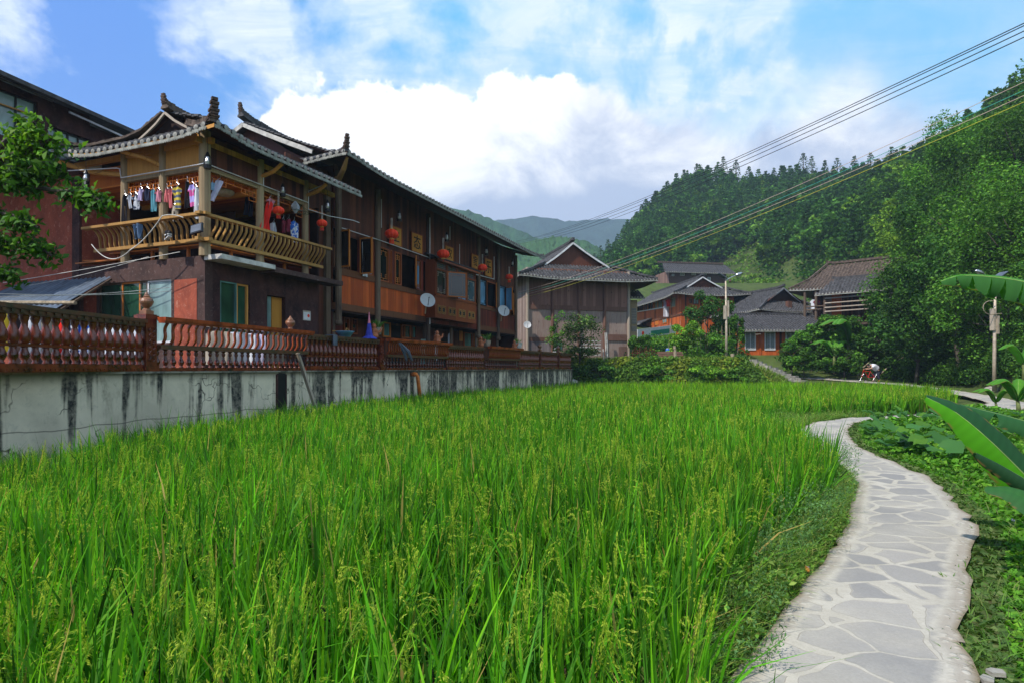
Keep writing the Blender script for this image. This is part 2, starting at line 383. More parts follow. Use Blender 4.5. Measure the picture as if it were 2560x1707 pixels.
def leafmat(name, trans=.45, rough=.5, spec=.35, gain=1.0):
    m = bpy.data.materials.new(name); m.use_nodes = True; T = NT(m.node_tree); T.n.clear()
    out = T.new('ShaderNodeOutputMaterial'); a = T.new('ShaderNodeAttribute', attribute_name='Col')
    p = T.new('ShaderNodeBsdfPrincipled'); p.inputs['Roughness'].default_value = rough; p.inputs['Specular IOR Level'].default_value = spec
    t = T.new('ShaderNodeBsdfTranslucent'); mx = T.new('ShaderNodeMixShader'); mx.inputs[0].default_value = trans
    T.l.new(a.outputs['Color'], p.inputs['Base Color'])
    T.l.new(T.mix(1, a.outputs['Color'], (1.25*gain, 1.35*gain, .55*gain), 'MULTIPLY'), t.inputs[0])
    T.l.new(p.outputs[0], mx.inputs[1]); T.l.new(t.outputs[0], mx.inputs[2]); T.l.new(mx.outputs[0], out.inputs[0])
    M[name] = m
leafmat('leaf', .35, .6, .15); leafmat('rice blade', .42, .6, .12); leafmat('far leaf', .25, .9, .04)
def cloth(name, col, c2=None, stripes=0, axis=2):
    m, T, b = base('cloth '+name, .9, .1); tc = T.new('ShaderNodeTexCoord').outputs['Object']
    n = T.noise(T.vmul(tc, (8, 8, 1.5)), 1, 3); c = T.mix(T.mr(n, .35, .65), tuple(x*.72 for x in col), col)
    if c2:
        if stripes:
            sp = T.new('ShaderNodeSeparateXYZ'); T.l.new(tc, sp.inputs[0])
            c = T.mix(T.math('GREATER_THAN', T.math('FRACT', T.math('MULTIPLY', sp.outputs[axis], stripes)), .5), c, c2)
        else: c = T.mix(T.mr(T.noise(tc, 9, 3, .6), .48, .52), c, c2)
    T.l.new(c, b.inputs['Base Color']); M['c_'+name] = m; return m
# ------------------------------------------------------------------ ground, path, hills
def G(px, py, z=0):
    Y = F*(EYE-z)/(py-CY); return ((px-CX)/F*Y, Y)
LE = [(1690, 2050), (1760, 1850), (1830, 1703), (1909, 1597), (1978, 1499), (2052, 1411), (2117, 1314), (2138, 1240), (2140, 1198), (2094, 1165), (2034, 1133), (2001, 1100), (1997, 1073), (2034, 1054), (2117, 1043)]
RE = [(2640, 2050), (2500, 1830), (2442, 1703), (2409, 1629), (2405, 1560), (2414, 1490), (2428, 1397), (2442, 1314), (2414, 1277), (2381, 1244), (2340, 1198), (2256, 1161), (2164, 1124), (2131, 1100), (2120, 1073), (2136, 1055), (2200, 1046)]
Lw = [G(*p) for p in LE]+[(14.2, 21.0), (18.0, 23.6), (21.6, 27.2), (23.6, 31.2), (25.0, 36), (25.6, 41), (25.0, 44.0), (23.5, 45.6), (21.5, 46.6)]
Rw = [G(*p) for p in RE]+[(14.6, 19.8), (18.9, 22.4), (22.9, 26.4), (25.1, 31), (26.4, 36), (27.2, 41.2), (26.6, 45), (24.2, 47.0), (22.0, 47.9)]
Zw = [0.0, 0, .02, .06, .15, .3, .5, .6, .72, 1.0]
def resample(P, n):
    P = np.array(P, float); d = np.r_[0, np.cumsum(np.hypot(*np.diff(P, axis=0).T))]
    t = np.linspace(0, d[-1], n)
    # smooth a little so corners are rounded
    X = np.interp(t, d, P[:, 0]); Y = np.interp(t, d, P[:, 1])
    for _ in range(3):
        X[1:-1] = (X[:-2]+2*X[1:-1]+X[2:])/4; Y[1:-1] = (Y[:-2]+2*Y[1:-1]+Y[2:])/4
    return np.c_[X, Y]
NP = 260
Lp, Rp = resample(Lw, NP), resample(Rw, NP)
# pair each left point with a right point at matching progress (bend aware: re-pair by nearest advance)
i = j = 0; pairs = [(0, 0)]
while i < NP-1 or j < NP-1:
    best = None
    for a, b in ((1, 0), (0, 1), (1, 1)):
        if i+a < NP and j+b < NP:
            d = np.hypot(*(Lp[i+a]-Rp[j+b]))*(1.0 if a+b == 2 else 1.02)
            if best is None or d < best[0]: best = (d, a, b)
    i += best[1]; j += best[2]; pairs.append((i, j))
pl = np.array([Lp[a] for a, b in pairs]); pr = np.array([Rp[b] for a, b in pairs])
PC = (pl+pr)/2
def pathz(y): return interp(y, [0, 22, 27, 31, 36, 40, 44, 46, 48], [0, 0, .06, .15, .33, .5, .62, .8, 1.0])
ru = random.Random(3)
PV = []; PE = []; nb = 13
for k in range(len(pl)):
    jl = ru.uniform(-.035, .035); jr = ru.uniform(-.035, .035)
    for c in range(nb):
        t = c/(nb-1)*(1+jl+jr)-jl; x, y = pl[k]*(1-t)+pr[k]*t; e = abs(2*c/(nb-1)-1)
        PV.append((x, y, pathz(y)+.012*math.sin(x*9)*math.sin(y*7)+(-.012 if e > .99 else 0))); PE.append(e)
PF = []
for k in range(len(pl)-1):
    for c in range(nb-1):
        a = k*nb+c; PF.append((a, a+1, a+nb+1, a+nb))
po = npmesh('path', np.array(PV), np.array(PF), M['path'], smooth=True); tag(po, 'winding pale flagstone footpath set in cement beside the rice field', 'path', kind='structure')
at = po.data.attributes.new('edge', 'FLOAT', 'POINT'); at.data.foreach_set('value', PE)
def path_dist(X, Y):                                 # vectorised signed distance-ish to the path centre line, minus half width
    X = np.asarray(X, float); Y = np.asarray(Y, float); d = np.full(X.shape, 1e9)
    for k in range(0, len(PC), 2):
        hw = np.hypot(*(pl[k]-pr[k]))/2
        d = np.minimum(d, np.hypot(X-PC[k, 0], Y-PC[k, 1])-hw)
    return d
# retaining wall line
WP = [(-420, 232), (0, 167), (371, 128), (765, 91), (1117, 62), (1430, 39)]
WL = []
for px, h in WP:
    Y = F*1.05/h; WL.append(Vector(((px-CX)/F*Y, Y, 0)))
WTOP = 1.54
def wall_at(px):
    k = (px-CX)/F; i = 0
    while i < len(WP)-2 and px > WP[i+1][0]: i += 1
    a, b = WL[i], WL[i+1]; da = b-a
    return a+da*((k*a.y-a.x)/(da.x-k*da.y)), da.normalized()
def wall_x(y):
    return float(np.interp(y, [p.y for p in WL], [p.x for p in WL]))
CR = ([1300, 1380, 1440, 1480, 1530, 1600, 1700, 1760, 1900, 2000, 2100, 2200, 2300, 2390, 2480, 2560, 2800, 3600],
      [800, 760, 700, 648, 600, 500, 418, 402, 420, 405, 408, 392, 380, 355, 300, 262, 200, 150])
def crest(px): return interp(px, *CR)
def Yc(px): return interp(px, [1400, 1700, 2100, 2400, 2560, 3600], [260, 250, 215, 150, 110, 90])
def Yf(px): return interp(px, [1480, 1800, 2050, 2180, 2240, 2320, 2560, 2900], [150, 140, 100, 84, 58, 44, 30, 22])
def TZ(x, y):
    yy = max(y, 1); px = CX+F*x/yy if yy > 1 else 1280
    d1 = float(path_dist(np.array([x]), np.array([y]))[0]) if (-2 < x < 32 and y < 50) else 9
    if y < 43.2:
        right = (x > interp(y, PC[:200:4, 1], PC[:200:4, 0])) if False else None
    left_z = -.22
    # which side of the path: the right side (banana side) is level, the paddy side is low
    if y < 20.2:
        yo = np.minimum(np.abs(PC[:, 1]-y), 99); q = int(np.argmin(yo)); side = x > PC[q, 0]
    elif y < 43: side = x > interp(y, [20.2, 23, 26.8, 31, 36, 41, 43], [14, 16.5, 22.2, 24.3, 25.7, 26.4, 26.5])
    else: side = x > 2
    if y < 43.0:
        z = -.04+.10*sstep(.3, 2.5, d1)*math.sin(x*1.3+y)*.5 if side else left_z
        if not side: z = left_z+(.17)*(1-sstep(.15, .8, d1))
        if side: z += sstep(20, 40, y)*.45
        if d1 < .25: z = min(z, pathz(y)-.045)
    else:
        z = 2.12 if x < 17.4 else interp(y, [43, 46, 50, 56], [.5, .7, 1.6, 2.4])
        z *= sstep(43.0, 44.2, y) if x < 17.4 else 1
        if x < 17.4: z = max(z, -.2)
        if 17.4 <= x < 20.5: z = interp(x, [17.4, 20.5], [2.12*sstep(43.0, 44.6, y), z])
        z += interp(y, [50, 68, 85, 108, 140, 400], [0, 2.9, 6, 14.5, 18, 22])*sstep(1300, 1560, px)
    yf, yc = Yf(px), Yc(px)
    if px > 1330 and y > yf:
        zc = EYE+(CY-crest(px))/F*yc-8*sstep(90, 200, yc)-3
        z0 = z; f = min(1, (y-yf)/(yc-yf)); f = f*.75+.25*f*f
        z = z0+(max(zc, z0)-z0)*f-(max(0, y-yc))*.15
    if y > 43 and x < 3: z = min(z, 2.2)
    return z
def grid(xs, ys, name, mat, kind='structure', label=None):
    v = [(x, y, TZ(x, y)) for y in ys for x in xs]; n = len(xs)
    f = [(j*n+i, j*n+i+1, (j+1)*n+i+1, (j+1)*n+i) for j in range(len(ys)-1) for i in range(n-1)]
    o = npmesh(name, np.array(v), np.array(f), mat, smooth=True); return tag(o, label, None, None, kind)
xs = np.r_[np.linspace(-400, -14, 14), np.linspace(-12, 34, 116), np.linspace(36, 120, 36), np.linspace(125, 420, 34)]
ys = np.r_[np.linspace(-20, -1, 6), np.linspace(0, 50, 126), np.linspace(51, 100, 40), np.linspace(103, 320, 60)]
def ground_mat():
    m, T, b = base('ground', .95, .15); tc = T.new('ShaderNodeTexCoord').outputs['Object']
    n = T.noise(tc, .6, 8, .7); n2 = T.noise(tc, 6, 6, .7)
    col = T.mix(T.mr(n, .38, .62), (.035, .06, .012), (.075, .11, .022)); col = T.mix(T.mr(n2, .5, .7), col, (.07, .05, .025))
    T.l.new(col, b.inputs['Base Color']); bump(T, b, n2, .8, .05); M['ground'] = m
ground_mat()
grid(xs, ys, 'ground', M['ground'])
tag(npmesh('plain', np.array([(-3000, -600, -2.5), (3000, -600, -2.5), (3000, 3000, -2.5), (-3000, 3000, -2.5)], float), np.array([(0, 1, 2, 3)]), M['ground']), kind='structure')
# terrace of the inn (behind the retaining wall), reaching under every building on the left
mb = MB(); tp = [(p.x-.05, p.y) for p in WL]; tp = [(WL[0].x-.6, WL[0].y-1)]+tp+[(3.8, 44), (1, 62), (-60, 62), (-60, WL[0].y-4)]
mb.poly([(x, y, -1) for x, y in tp], 2.5, (0, 0, 1)); tag(mb.build('terrace', M['terrace floor']), kind='structure')
# ------------------------------------------------------------------ distant mountains
def ridge(name, Y, pts, depth, col, seed):
    r = np.random.default_rng(seed); n = 220; pxs = np.linspace(pts[0][0], pts[-1][0], n)
    top = np.interp(pxs, [p[0] for p in pts], [p[1] for p in pts])
    nz = np.convolve(r.normal(0, 1, n+8), np.ones(5)/5, 'same')[4:4+n]*1.6+r.normal(0, .5, n)
    top = top+nz; v = []; rows = 26
    for j in range(rows):
        t = j/(rows-1)
        for i in range(n):
            YY = Y-depth*t; zt = EYE+(CY-top[i])/F*Y; x = (pxs[i]-CX)/F*Y
            gull = 1+.10*math.sin(x*.045+j*.3)+.07*math.sin(x*.11-j*.4)
            v.append((x, YY+r.normal(0, depth*.012)-depth*.05*math.sin(x*.03), (zt+3)*(1-t*gull*.98)**1.0-3 if t > 0 else zt))
    f = [(j*n+i, j*n+i+1, (j+1)*n+i+1, (j+1)*n+i) for j in range(rows-1) for i in range(n-1)]
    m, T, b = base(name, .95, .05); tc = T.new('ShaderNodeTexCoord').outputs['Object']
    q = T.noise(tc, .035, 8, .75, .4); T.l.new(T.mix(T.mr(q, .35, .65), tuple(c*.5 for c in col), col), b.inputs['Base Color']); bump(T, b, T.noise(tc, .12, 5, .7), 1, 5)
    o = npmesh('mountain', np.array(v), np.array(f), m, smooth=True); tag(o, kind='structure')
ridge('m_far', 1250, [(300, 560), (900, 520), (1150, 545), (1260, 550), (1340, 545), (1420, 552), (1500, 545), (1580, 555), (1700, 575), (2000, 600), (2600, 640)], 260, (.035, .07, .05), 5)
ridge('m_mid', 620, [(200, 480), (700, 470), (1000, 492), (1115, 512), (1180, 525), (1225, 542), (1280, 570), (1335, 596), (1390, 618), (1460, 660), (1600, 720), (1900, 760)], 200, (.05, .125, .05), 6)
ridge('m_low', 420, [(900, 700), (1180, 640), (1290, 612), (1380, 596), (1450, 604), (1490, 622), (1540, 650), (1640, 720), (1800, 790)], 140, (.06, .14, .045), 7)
# the air between: pale haze
def haze():
    mb = MB(); mb.box((-700, -40, -4), (1100, 1300, 372)); m = bpy.data.materials.new('haze'); m.use_nodes = True; T = NT(m.node_tree); T.n.clear()
    o = T.new('ShaderNodeOutputMaterial'); p = T.new('ShaderNodeVolumePrincipled'); p.inputs['Color'].default_value = (.62, .80, 1, 1); p.inputs['Density'].default_value = .00042
    p.inputs['Anisotropy'].default_value = .1
    T.l.new(p.outputs[0], o.inputs['Volume']); h = mb.build('haze', m); tag(h, kind='stuff'); return h
# ------------------------------------------------------------------ plants as numpy meshes
def blades(base, h, width, lean, az, bend, col, segs=4, tipcol=None):
    """base (N,3); every blade a folded ribbon that rises and arches over; returns verts, quads, colours"""
    N = len(base); t = np.linspace(0, 1, segs+1)[None, :]
    d = np.c_[np.cos(az), np.sin(az)]
    out = lean[:, None]*t*h[:, None]+bend[:, None]*(t**2.4)*h[:, None]
    zz = h[:, None]*(t-.5*np.clip(bend, 0, 2)[:, None]*t**3.2)
    cx = base[:, 0:1]+d[:, 0:1]*out; cy = base[:, 1:2]+d[:, 1:2]*out; cz = base[:, 2:3]+zz
    wv = width[:, None]*np.array([.55, .9, 1, .72, .06] if segs == 4 else ([.7, 1, .05] if segs == 2 else np.r_[np.linspace(.6, 1, segs-1), .7, .05]))[None, :]/2
    fa = az+rng.uniform(.6, 2.5, N); sx = np.cos(fa)[:, None]*wv; sy = np.sin(fa)[:, None]*wv
    L = np.stack([cx-sx, cy-sy, cz], -1); Rr = np.stack([cx+sx, cy+sy, cz], -1)
    vv = np.stack([L, Rr], 2).reshape(N, -1, 3); m = 2*(segs+1)
    q = np.array([[2*i, 2*i+1, 2*i+3, 2*i+2] for i in range(segs)])
    f = (np.arange(N)[:, None, None]*m+q[None]).reshape(-1, 4)
    c = np.repeat(col[:, None, :], m, 1)
    if tipcol is not None:
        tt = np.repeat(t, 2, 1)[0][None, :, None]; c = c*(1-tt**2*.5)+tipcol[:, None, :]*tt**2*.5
    return vv.reshape(-1, 3), f, c.reshape(-1, 3)
def leaves(c, size, up=.6, col=None, aspect=.55, fold=.25, out=None, jit=1.0):
    """N pointed leaves at centres c facing mostly up/outwards"""
    N = len(c); nrm = rng.normal(0, jit, (N, 3)); nrm[:, 2] = np.abs(nrm[:, 2])*.5+up
    if out is not None: nrm += out
    nrm /= np.linalg.norm(nrm, axis=1)[:, None]
    a = rng.normal(0, 1, (N, 3)); a -= nrm*(a*nrm).sum(1)[:, None]; a /= np.linalg.norm(a, axis=1)[:, None]
    b = np.cross(nrm, a); s = size[:, None]
    p0 = c-a*s*.5; p2 = c+a*s*.5-nrm*s*.12; p1 = c+b*s*aspect*.5+nrm*s*fold*.3; p3 = c-b*s*aspect*.5+nrm*s*fold*.3
    v = np.stack([p0, p1, p2, p3], 1).reshape(-1, 3); f = np.arange(4*N).reshape(N, 4)
    return v, f, np.repeat(col, 4, 0)
def join(parts):
    V_, F_, C_ = [], [], []; o = 0
    for v, f, c in parts: V_.append(v); F_.append(f+o); C_.append(c); o += len(v)
    return np.concatenate(V_), np.concatenate(F_), np.concatenate(C_)
def pal(N, cols, var=.18, weights=None):
    cols = np.array(cols, float); i = rng.choice(len(cols), N, p=weights); t = rng.random((N, 1)); k = rng.integers(0, len(cols), N)
    c = cols[i]*(1-t*.35)+cols[k]*t*.35; return np.clip(c*(1+rng.normal(0, var, (N, 1))), .002, 1)
def inside(P, poly):
    x, y = P[:, 0], P[:, 1]; r = np.zeros(len(P), bool); n = len(poly)
    for a in range(n):
        x1, y1 = poly[a]; x2, y2 = poly[(a+1) % n]; c = ((y1 > y) != (y2 > y)); xi = (x2-x1)*(y-y1)/((y2-y1) if y2 != y1 else 1e-9)+x1; r ^= c & (x < xi)
    return r
# ------------------------------------------------------------------ the rice field
SOIL = -.2
wallside = [(wall_x(y)+off, y) for y, off in ((1.0, 4.6), (5, 2.4), (8, 1.9), (10, 1.7), (13, 1.2), (17, .6), (22, .5), (30, .45), (38, .45), (41.5, .5))]
RICE = wallside+[(8, 42.4), (14, 42.9), (20, 42.8), (23.6, 42.2), (24.4, 38), (23.9, 34.5), (22.6, 31.3), (20.4, 27.6), (16.8, 24.2), (13.2, 22.0), (10.6, 20.2), (8.3, 18.6), (6.6, 16.4), (5.9, 13.9), (5.3, 10.9), (4.7, 8.8), (3.75, 7.2), (2.9, 6.1), (2.1, 5.1), (1.45, 4.1), (.95, 3.2), (.7, 2.2), (.5, .6), (-.5, .3), (-3, .5)]
def scatter(y0, y1, dens, poly=RICE, clump=None):
    xs0 = min(p[0] for p in poly); xs1 = max(p[0] for p in poly)
    N = int((xs1-xs0)*(y1-y0)*dens); P = np.c_[rng.uniform(xs0, xs1, N), rng.uniform(y0, y1, N)]
    k = P[:, 0]/np.maximum(P[:, 1], .1)
    P = P[(np.abs(k) < 1.02) | (P[:, 1] < 2.2)]; return P[inside(P, poly)]
GREENS = [(.045, .185, .006), (.065, .24, .008), (.030, .135, .009), (.105, .29, .010), (.045, .16, .018)]
def rice():
    parts = []; pan = []
    for y0, y1, dens, wd, segs, tall in ((.3, 4.5, 46, .0195, 4, 1), (4.5, 9, 42, .0185, 4, 1), (9, 16, 30, .018, 4, 1), (16, 28, 20, .030, 4, 1), (28, 43.5, 13, .050, 2, 1)):
        hills = scatter(y0, y1, dens if y1 > 16 else dens*.42)
        # planted hills on a loose grid, tillers fan out of each
        if y1 <= 16:
            gs = .215; gx, gy = np.meshgrid(np.arange(-10, 9, gs), np.arange(y0, y1, gs)); hills = np.c_[gx.ravel(), gy.ravel()]+rng.normal(0, .035, (gx.size, 2)); hills = hills[inside(hills, RICE) & ((np.abs(hills[:, 0]/np.maximum(hills[:, 1], .1)) < 1.02) | (hills[:, 1] < 2.2))]
        nt = 18 if y1 <= 9 else (13 if y1 <= 16 else (10 if y1 <= 28 else 8))
        hx = np.repeat(hills, nt, 0); N = len(hx); az = rng.uniform(0, 2*np.pi, N); r = np.abs(rng.normal(0, .034, N))
        patch = .5+.5*np.sin(hx[:, 0]*.9+1.3*np.sin(hx[:, 1]*.5))*np.sin(hx[:, 1]*.7+1)
        hh = .80+.07*np.repeat(rng.normal(0, 1, len(hills)), nt)+rng.normal(0, .11, N)+.04*patch
        base_ = np.c_[hx[:, 0]+np.cos(az)*r, hx[:, 1]+np.sin(az)*r, np.full(N, SOIL)]
        lean = np.abs(rng.normal(.09, .08, N)); bend = np.abs(rng.normal(.09, .13, N)); bend[rng.random(N) < .10] += .45
        col = pal(N, GREENS, .34); col *= (.85+.3*patch)[:, None]
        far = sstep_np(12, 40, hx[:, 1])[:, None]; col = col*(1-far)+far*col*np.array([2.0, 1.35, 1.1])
        dry = rng.random(N) < .02; col[dry] = (.30, .25, .08)
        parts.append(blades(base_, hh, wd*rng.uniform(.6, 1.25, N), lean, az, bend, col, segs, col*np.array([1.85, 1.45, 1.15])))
        # panicles
        if y1 <= 28:
            npan = 1.6 if y1 <= 9 else (1.5 if y1 <= 16 else 1.5)
            K = int(len(hills)*npan); hp = hills[rng.integers(0, len(hills), K)]; a = rng.uniform(0, 2*np.pi, K)
            b0 = np.c_[hp[:, 0]+np.cos(a)*.07, hp[:, 1]+np.sin(a)*.07, SOIL+rng.uniform(.44, .68, K)]
            L = rng.uniform(.16, .26, K); strands = 5 if y1 <= 9 else 2; thick = .0052 if y1 <= 9 else (.011 if y1 <= 16 else .017)
            upr = rng.random(K) < .45
            for s in range(strands):
                a2 = a+rng.normal(0, .25, K); ph = s/strands*.10
                t = np.linspace(0, 1, 8)[None, :]; dirx, diry = np.cos(a2)[:, None], np.sin(a2)[:, None]
                sp = np.where(upr, .25, .75)[:, None]*L[:, None]*rng.uniform(.6, 1.1, (K, 1)); dr = np.where(upr, .1, 1.0)[:, None]*rng.uniform(.5, 1, (K, 1))*L[:, None]
                px_ = b0[:, 0:1]+dirx*(sp*t); py_ = b0[:, 1:2]+diry*(sp*t); pz_ = b0[:, 2:3]+ph+L[:, None]*t*.95-dr*t**2*1.15
                # grains: short diamonds along the strand
                g = np.stack([px_, py_, pz_], -1); n_g = 22 if y1 <= 9 else 8
                tt = rng.uniform(.12, 1, (K, n_g)); ix = np.clip((tt*7), 0, 6.999); i0 = ix.astype(int); fr = (ix-i0)[..., None]
                rows = np.arange(K)[:, None]; pos = g[rows, i0]*(1-fr)+g[rows, i0+1]*fr; tan = g[rows, i0+1]-g[rows, i0]
                tan /= np.linalg.norm(tan, axis=-1, keepdims=True)+1e-9
                pos = pos.reshape(-1, 3); tan = tan.reshape(-1, 3)+rng.normal(0, .38, (K*n_g, 3)); n = len(pos)
                sd = np.cross(tan, rng.normal(0, 1, (n, 3))); sd /= np.linalg.norm(sd, axis=1)[:, None]+1e-9
                gl = .010 if y1 <= 9 else .03; pos = pos+sd*rng.uniform(-1, 1, (n, 1))*(.006 if y1 <= 9 else .015)
                v = np.stack([pos-tan*gl, pos+sd*thick*.5, pos+tan*gl, pos-sd*thick*.5], 1).reshape(-1, 3)
                pc = pal(n, [(.34, .44, .035), (.26, .40, .03), (.46, .50, .07), (.20, .34, .025)], .15)
                pan.append((v, np.arange(4*n).reshape(n, 4), np.repeat(pc, 4, 0)))
                if y1 <= 9:
                    q = blades(b0-np.array([0, 0, .12]), L*1.0+.1, np.full(K, .003), np.where(upr, .2, .5), a2, np.where(upr, .1, .4), np.tile((.16, .28, .03), (K, 1)), 4)
                    pan.append(q)
    v, f, c = join(parts); o = npmesh('rice_plants', v, f, M['rice blade'], cols=c); tag(o, 'bright green rice standing in the paddy field', 'rice', kind='stuff')
    v, f, c = join(pan); o2 = npmesh('rice_ears', v, f, M['rice blade'], o, cols=c)
    print('rice', len(o.data.polygons), len(o2.data.polygons))
def sstep_np(a, b, x):
    x = np.clip((x-a)/(b-a), 0, 1); return x*x*(3-2*x)
rice()
tag(npmesh('paddy_soil', np.array([(x, y, SOIL+.004) for x, y in RICE]), np.array([list(range(len(RICE)))]), M['mud']), kind='structure')
haze()
# ------------------------------------------------------------------ tiled roofs
def tiles(parent, x0, x1, y1f, pos, ex, out, pitch=.26, course=.17, mat='tile', caps=True, r=.078, y0f=None, soffit='dark wood', jit=.012, fascia='lime', name='roof_slope', seed=1):
    """rows of half-round cover tiles over troughs; x runs along the eave, y up the slope; pos(x, y) is a local point"""
    rj = random.Random(seed); ex = Vector(ex).normalized(); out = Vector(out).normalized()
    n = max(1, round((x1-x0)/pitch)); pitch = (x1-x0)/n
    cov = MB(); cp = cov; fa = MB(); up = Vector((0, 0, 1))
    ang = [math.pi*k/4 for k in range(5)]
    for i in range(n):
        xc = x0+(i+.5)*pitch; ye = y1f(xc); ys_ = y0f(xc) if y0f else 0
        if ye-ys_ < .06: continue
        m = max(1, math.ceil((ye-ys_)/course)); wob = rj.uniform(-jit, jit)
        pts = [pos(xc, ys_+(ye-ys_)*j/m) for j in range(m+1)]
        for j in range(m):
            a, b = pts[j], pts[j+1]; h = rj.uniform(-.006, .010); o = ex*(wob+rj.uniform(-jit, jit)*.6)
            k = len(cov.v)
            for p, rr, dz in ((a, r*1.12, .028+h), (b, r*.92, .004+h)):
                for t in ang: cov.v.append(tuple(p+o+ex*(rr*math.cos(t))+up*(rr*math.sin(t)*.95+dz)))
            for q in range(4): cov.face(k+q, k+q+1, k+q+6, k+q+5)
            cov.face(k, k+4, k+3, k+2, k+1)
            k = len(cov.v); hw = pitch/2+.001
            for p, dz in ((a, .012), (b, -.012)):
                for sx in (-1, 1): cov.v.append(tuple(p+ex*(sx*hw)+up*dz))
            cov.face(k, k+1, k+3, k+2)
        if caps and not y0f:
            cov.cur = 1; a = pts[0]+out*.02; k = len(cp.v); mm = 8
            cp.v.append(tuple(a+up*.045+out*.015))
            for t in range(mm): cp.v.append(tuple(a+ex*(r*1.02*math.cos(2*math.pi*t/mm))+up*(.035+r*.92*math.sin(2*math.pi*t/mm))))
            for t in range(mm): cp.face(k, k+1+t, k+1+(t+1) % mm)
            cov.cur = 0
            for q in range(3):                          # scalloped lime drip edge
                k = len(fa.v); c0 = a+ex*((q-1)*pitch/3)+up*(-.03)+out*.012; hw = pitch/6*.98
                dr = [(-hw, 0), (hw, 0), (hw, -.05), (hw*.45, -.085-rj.uniform(0, .012)), (-hw*.35, -.09), (-hw, -.055)]
                fa.v += [tuple(c0+ex*p[0]+up*p[1]) for p in dr]; fa.face(*range(k, k+6))
                fa.v += [tuple(Vector(fa.v[k+s_])-out*.02) for s_ in range(6)]; fa.face(*reversed(range(k+6, k+12)))
    o = cov.build(name, [M[mat], M['tile cap']], parent)
    if fa.v: fa.build('scalloped_fascia', M[fascia], parent)
    if soffit:
        s = MB(); nx, ny = max(2, int((x1-x0)/.6)), 6
        for j in range(ny+1):
            for i in range(nx+1):
                x = x0+(x1-x0)*i/nx; ye = max(y1f(min(max(x, x0+.01), x1-.01)), .0); ya = y0f(x) if y0f else .0
                s.v.append(tuple(pos(x, ya+(ye-ya)*j/ny)-up*.10))
        for j in range(ny):
            for i in range(nx): a = j*(nx+1)+i; s.face(a, a+nx+1, a+nx+2, a+1)
        if not y0f:
            k = len(s.v); 
            for i in range(nx+1):
                x = x0+(x1-x0)*i/nx; p = pos(x, 0); s.v += [tuple(p-up*.10), tuple(p-up*.0-out*.01)]
            for i in range(nx): s.face(k+2*i, k+2*i+2, k+2*i+3, k+2*i+1)
        s.build('soffit', M[soffit], parent)
    return o
def horn(parent, base, d, h=.75, wd=.22, n=9, mat='finial tile', name='ridge_finial'):
    """upturned finial of stacked tiles: sweeps out along d and ends nearly upright"""
    mb = MB(); d = Vector(d).normalized(); base = Vector(base); side = d.cross(Vector((0, 0, 1))).normalized()
    for i in range(n):
        t = i/(n-1); p = base+d*(.55*h*(math.sin(t*1.5))-.5*h)+Vector((0, 0, h*t**1.5)); ln = h*(.62*(1-t)**1.3+.20)
        ww = wd*(1-.35*t)*(1.12 if i % 2 else .86); th = h/n*.95*(.5+t*.8)
        mb.beam(p-d*ln*.55, p+d*ln*.45+Vector((0, 0, ln*.12*(1-t))), ww, th)
    return mb.build(name, M[mat], parent)
def ridge_line(parent, pts, wd=.2, h=.2, mat='tile', name='ridge', cap=None):
    mb = MB(); pts = [Vector(p) for p in pts]
    for a, b in zip(pts[:-1], pts[1:]):
        L = (b-a).length; n = max(1, int(L/.11))
        for i in range(n):
            p = a.lerp(b, i/n); q = a.lerp(b, (i+.92)/n); dz = Vector((0, 0, random.uniform(-.008, .012)))
            mb.beam(p+dz+Vector((0, 0, h*.42)), q+dz+Vector((0, 0, h*.5)), wd*random.uniform(.8, 1.05), h*.9)
        mb.beam(a, b, wd*1.3, h*.35)
    return mb.build(name, M[mat], parent)
def rake(parent, a, b, mat='white paint', w_=.05, h_=.20, name='bargeboard'):
    mb = MB(); mb.beam(a, b, w_, h_); return mb.build(name, M[mat], parent)
# ------------------------------------------------------------------ windows
def lattice_bars(mb, s0, s1, z0, z1, t, style=0, th=.012):
    def bar(a, b, c, d): mb.beam((a, t, b), (c, t, d), th*1.3, th*1.3)
    w_, h_ = s1-s0, z1-z0; i = min(.07, w_*.16)
    bar(s0+i, z0+i, s0+i, z1-i); bar(s1-i, z0+i, s1-i, z1-i); bar(s0+i, z0+i*1.2, s1-i, z0+i*1.2); bar(s0+i, z1-i*1.2, s1-i, z1-i*1.2)
    c = min(w_*.28, .12)
    for zz, sg in ((z0+i*1.2, 1), (z1-i*1.2, -1)):
        for k in (0, 1):
            x = s0+i if k == 0 else s1-i; q = 1 if k == 0 else -1
            bar(x, zz+sg*c*1.5, x+q*c, zz+sg*c*1.5); bar(x+q*c, zz, x+q*c, zz+sg*c*1.5); bar(x+q*c*.5, zz+sg*c*.7, x+q*c, zz+sg*c*.7)
    if style:
        zm = (z0+z1)/2; bar(s0+i, zm-c, s1-i, zm-c); bar(s0+i, zm+c, s1-i, zm+c); bar((s0+s1)/2, zm-c, (s0+s1)/2, zm+c)
    for zz in (z0, z1): bar((s0+s1)/2, zz, (s0+s1)/2, zz+(i*1.2 if zz == z0 else -i*1.2))
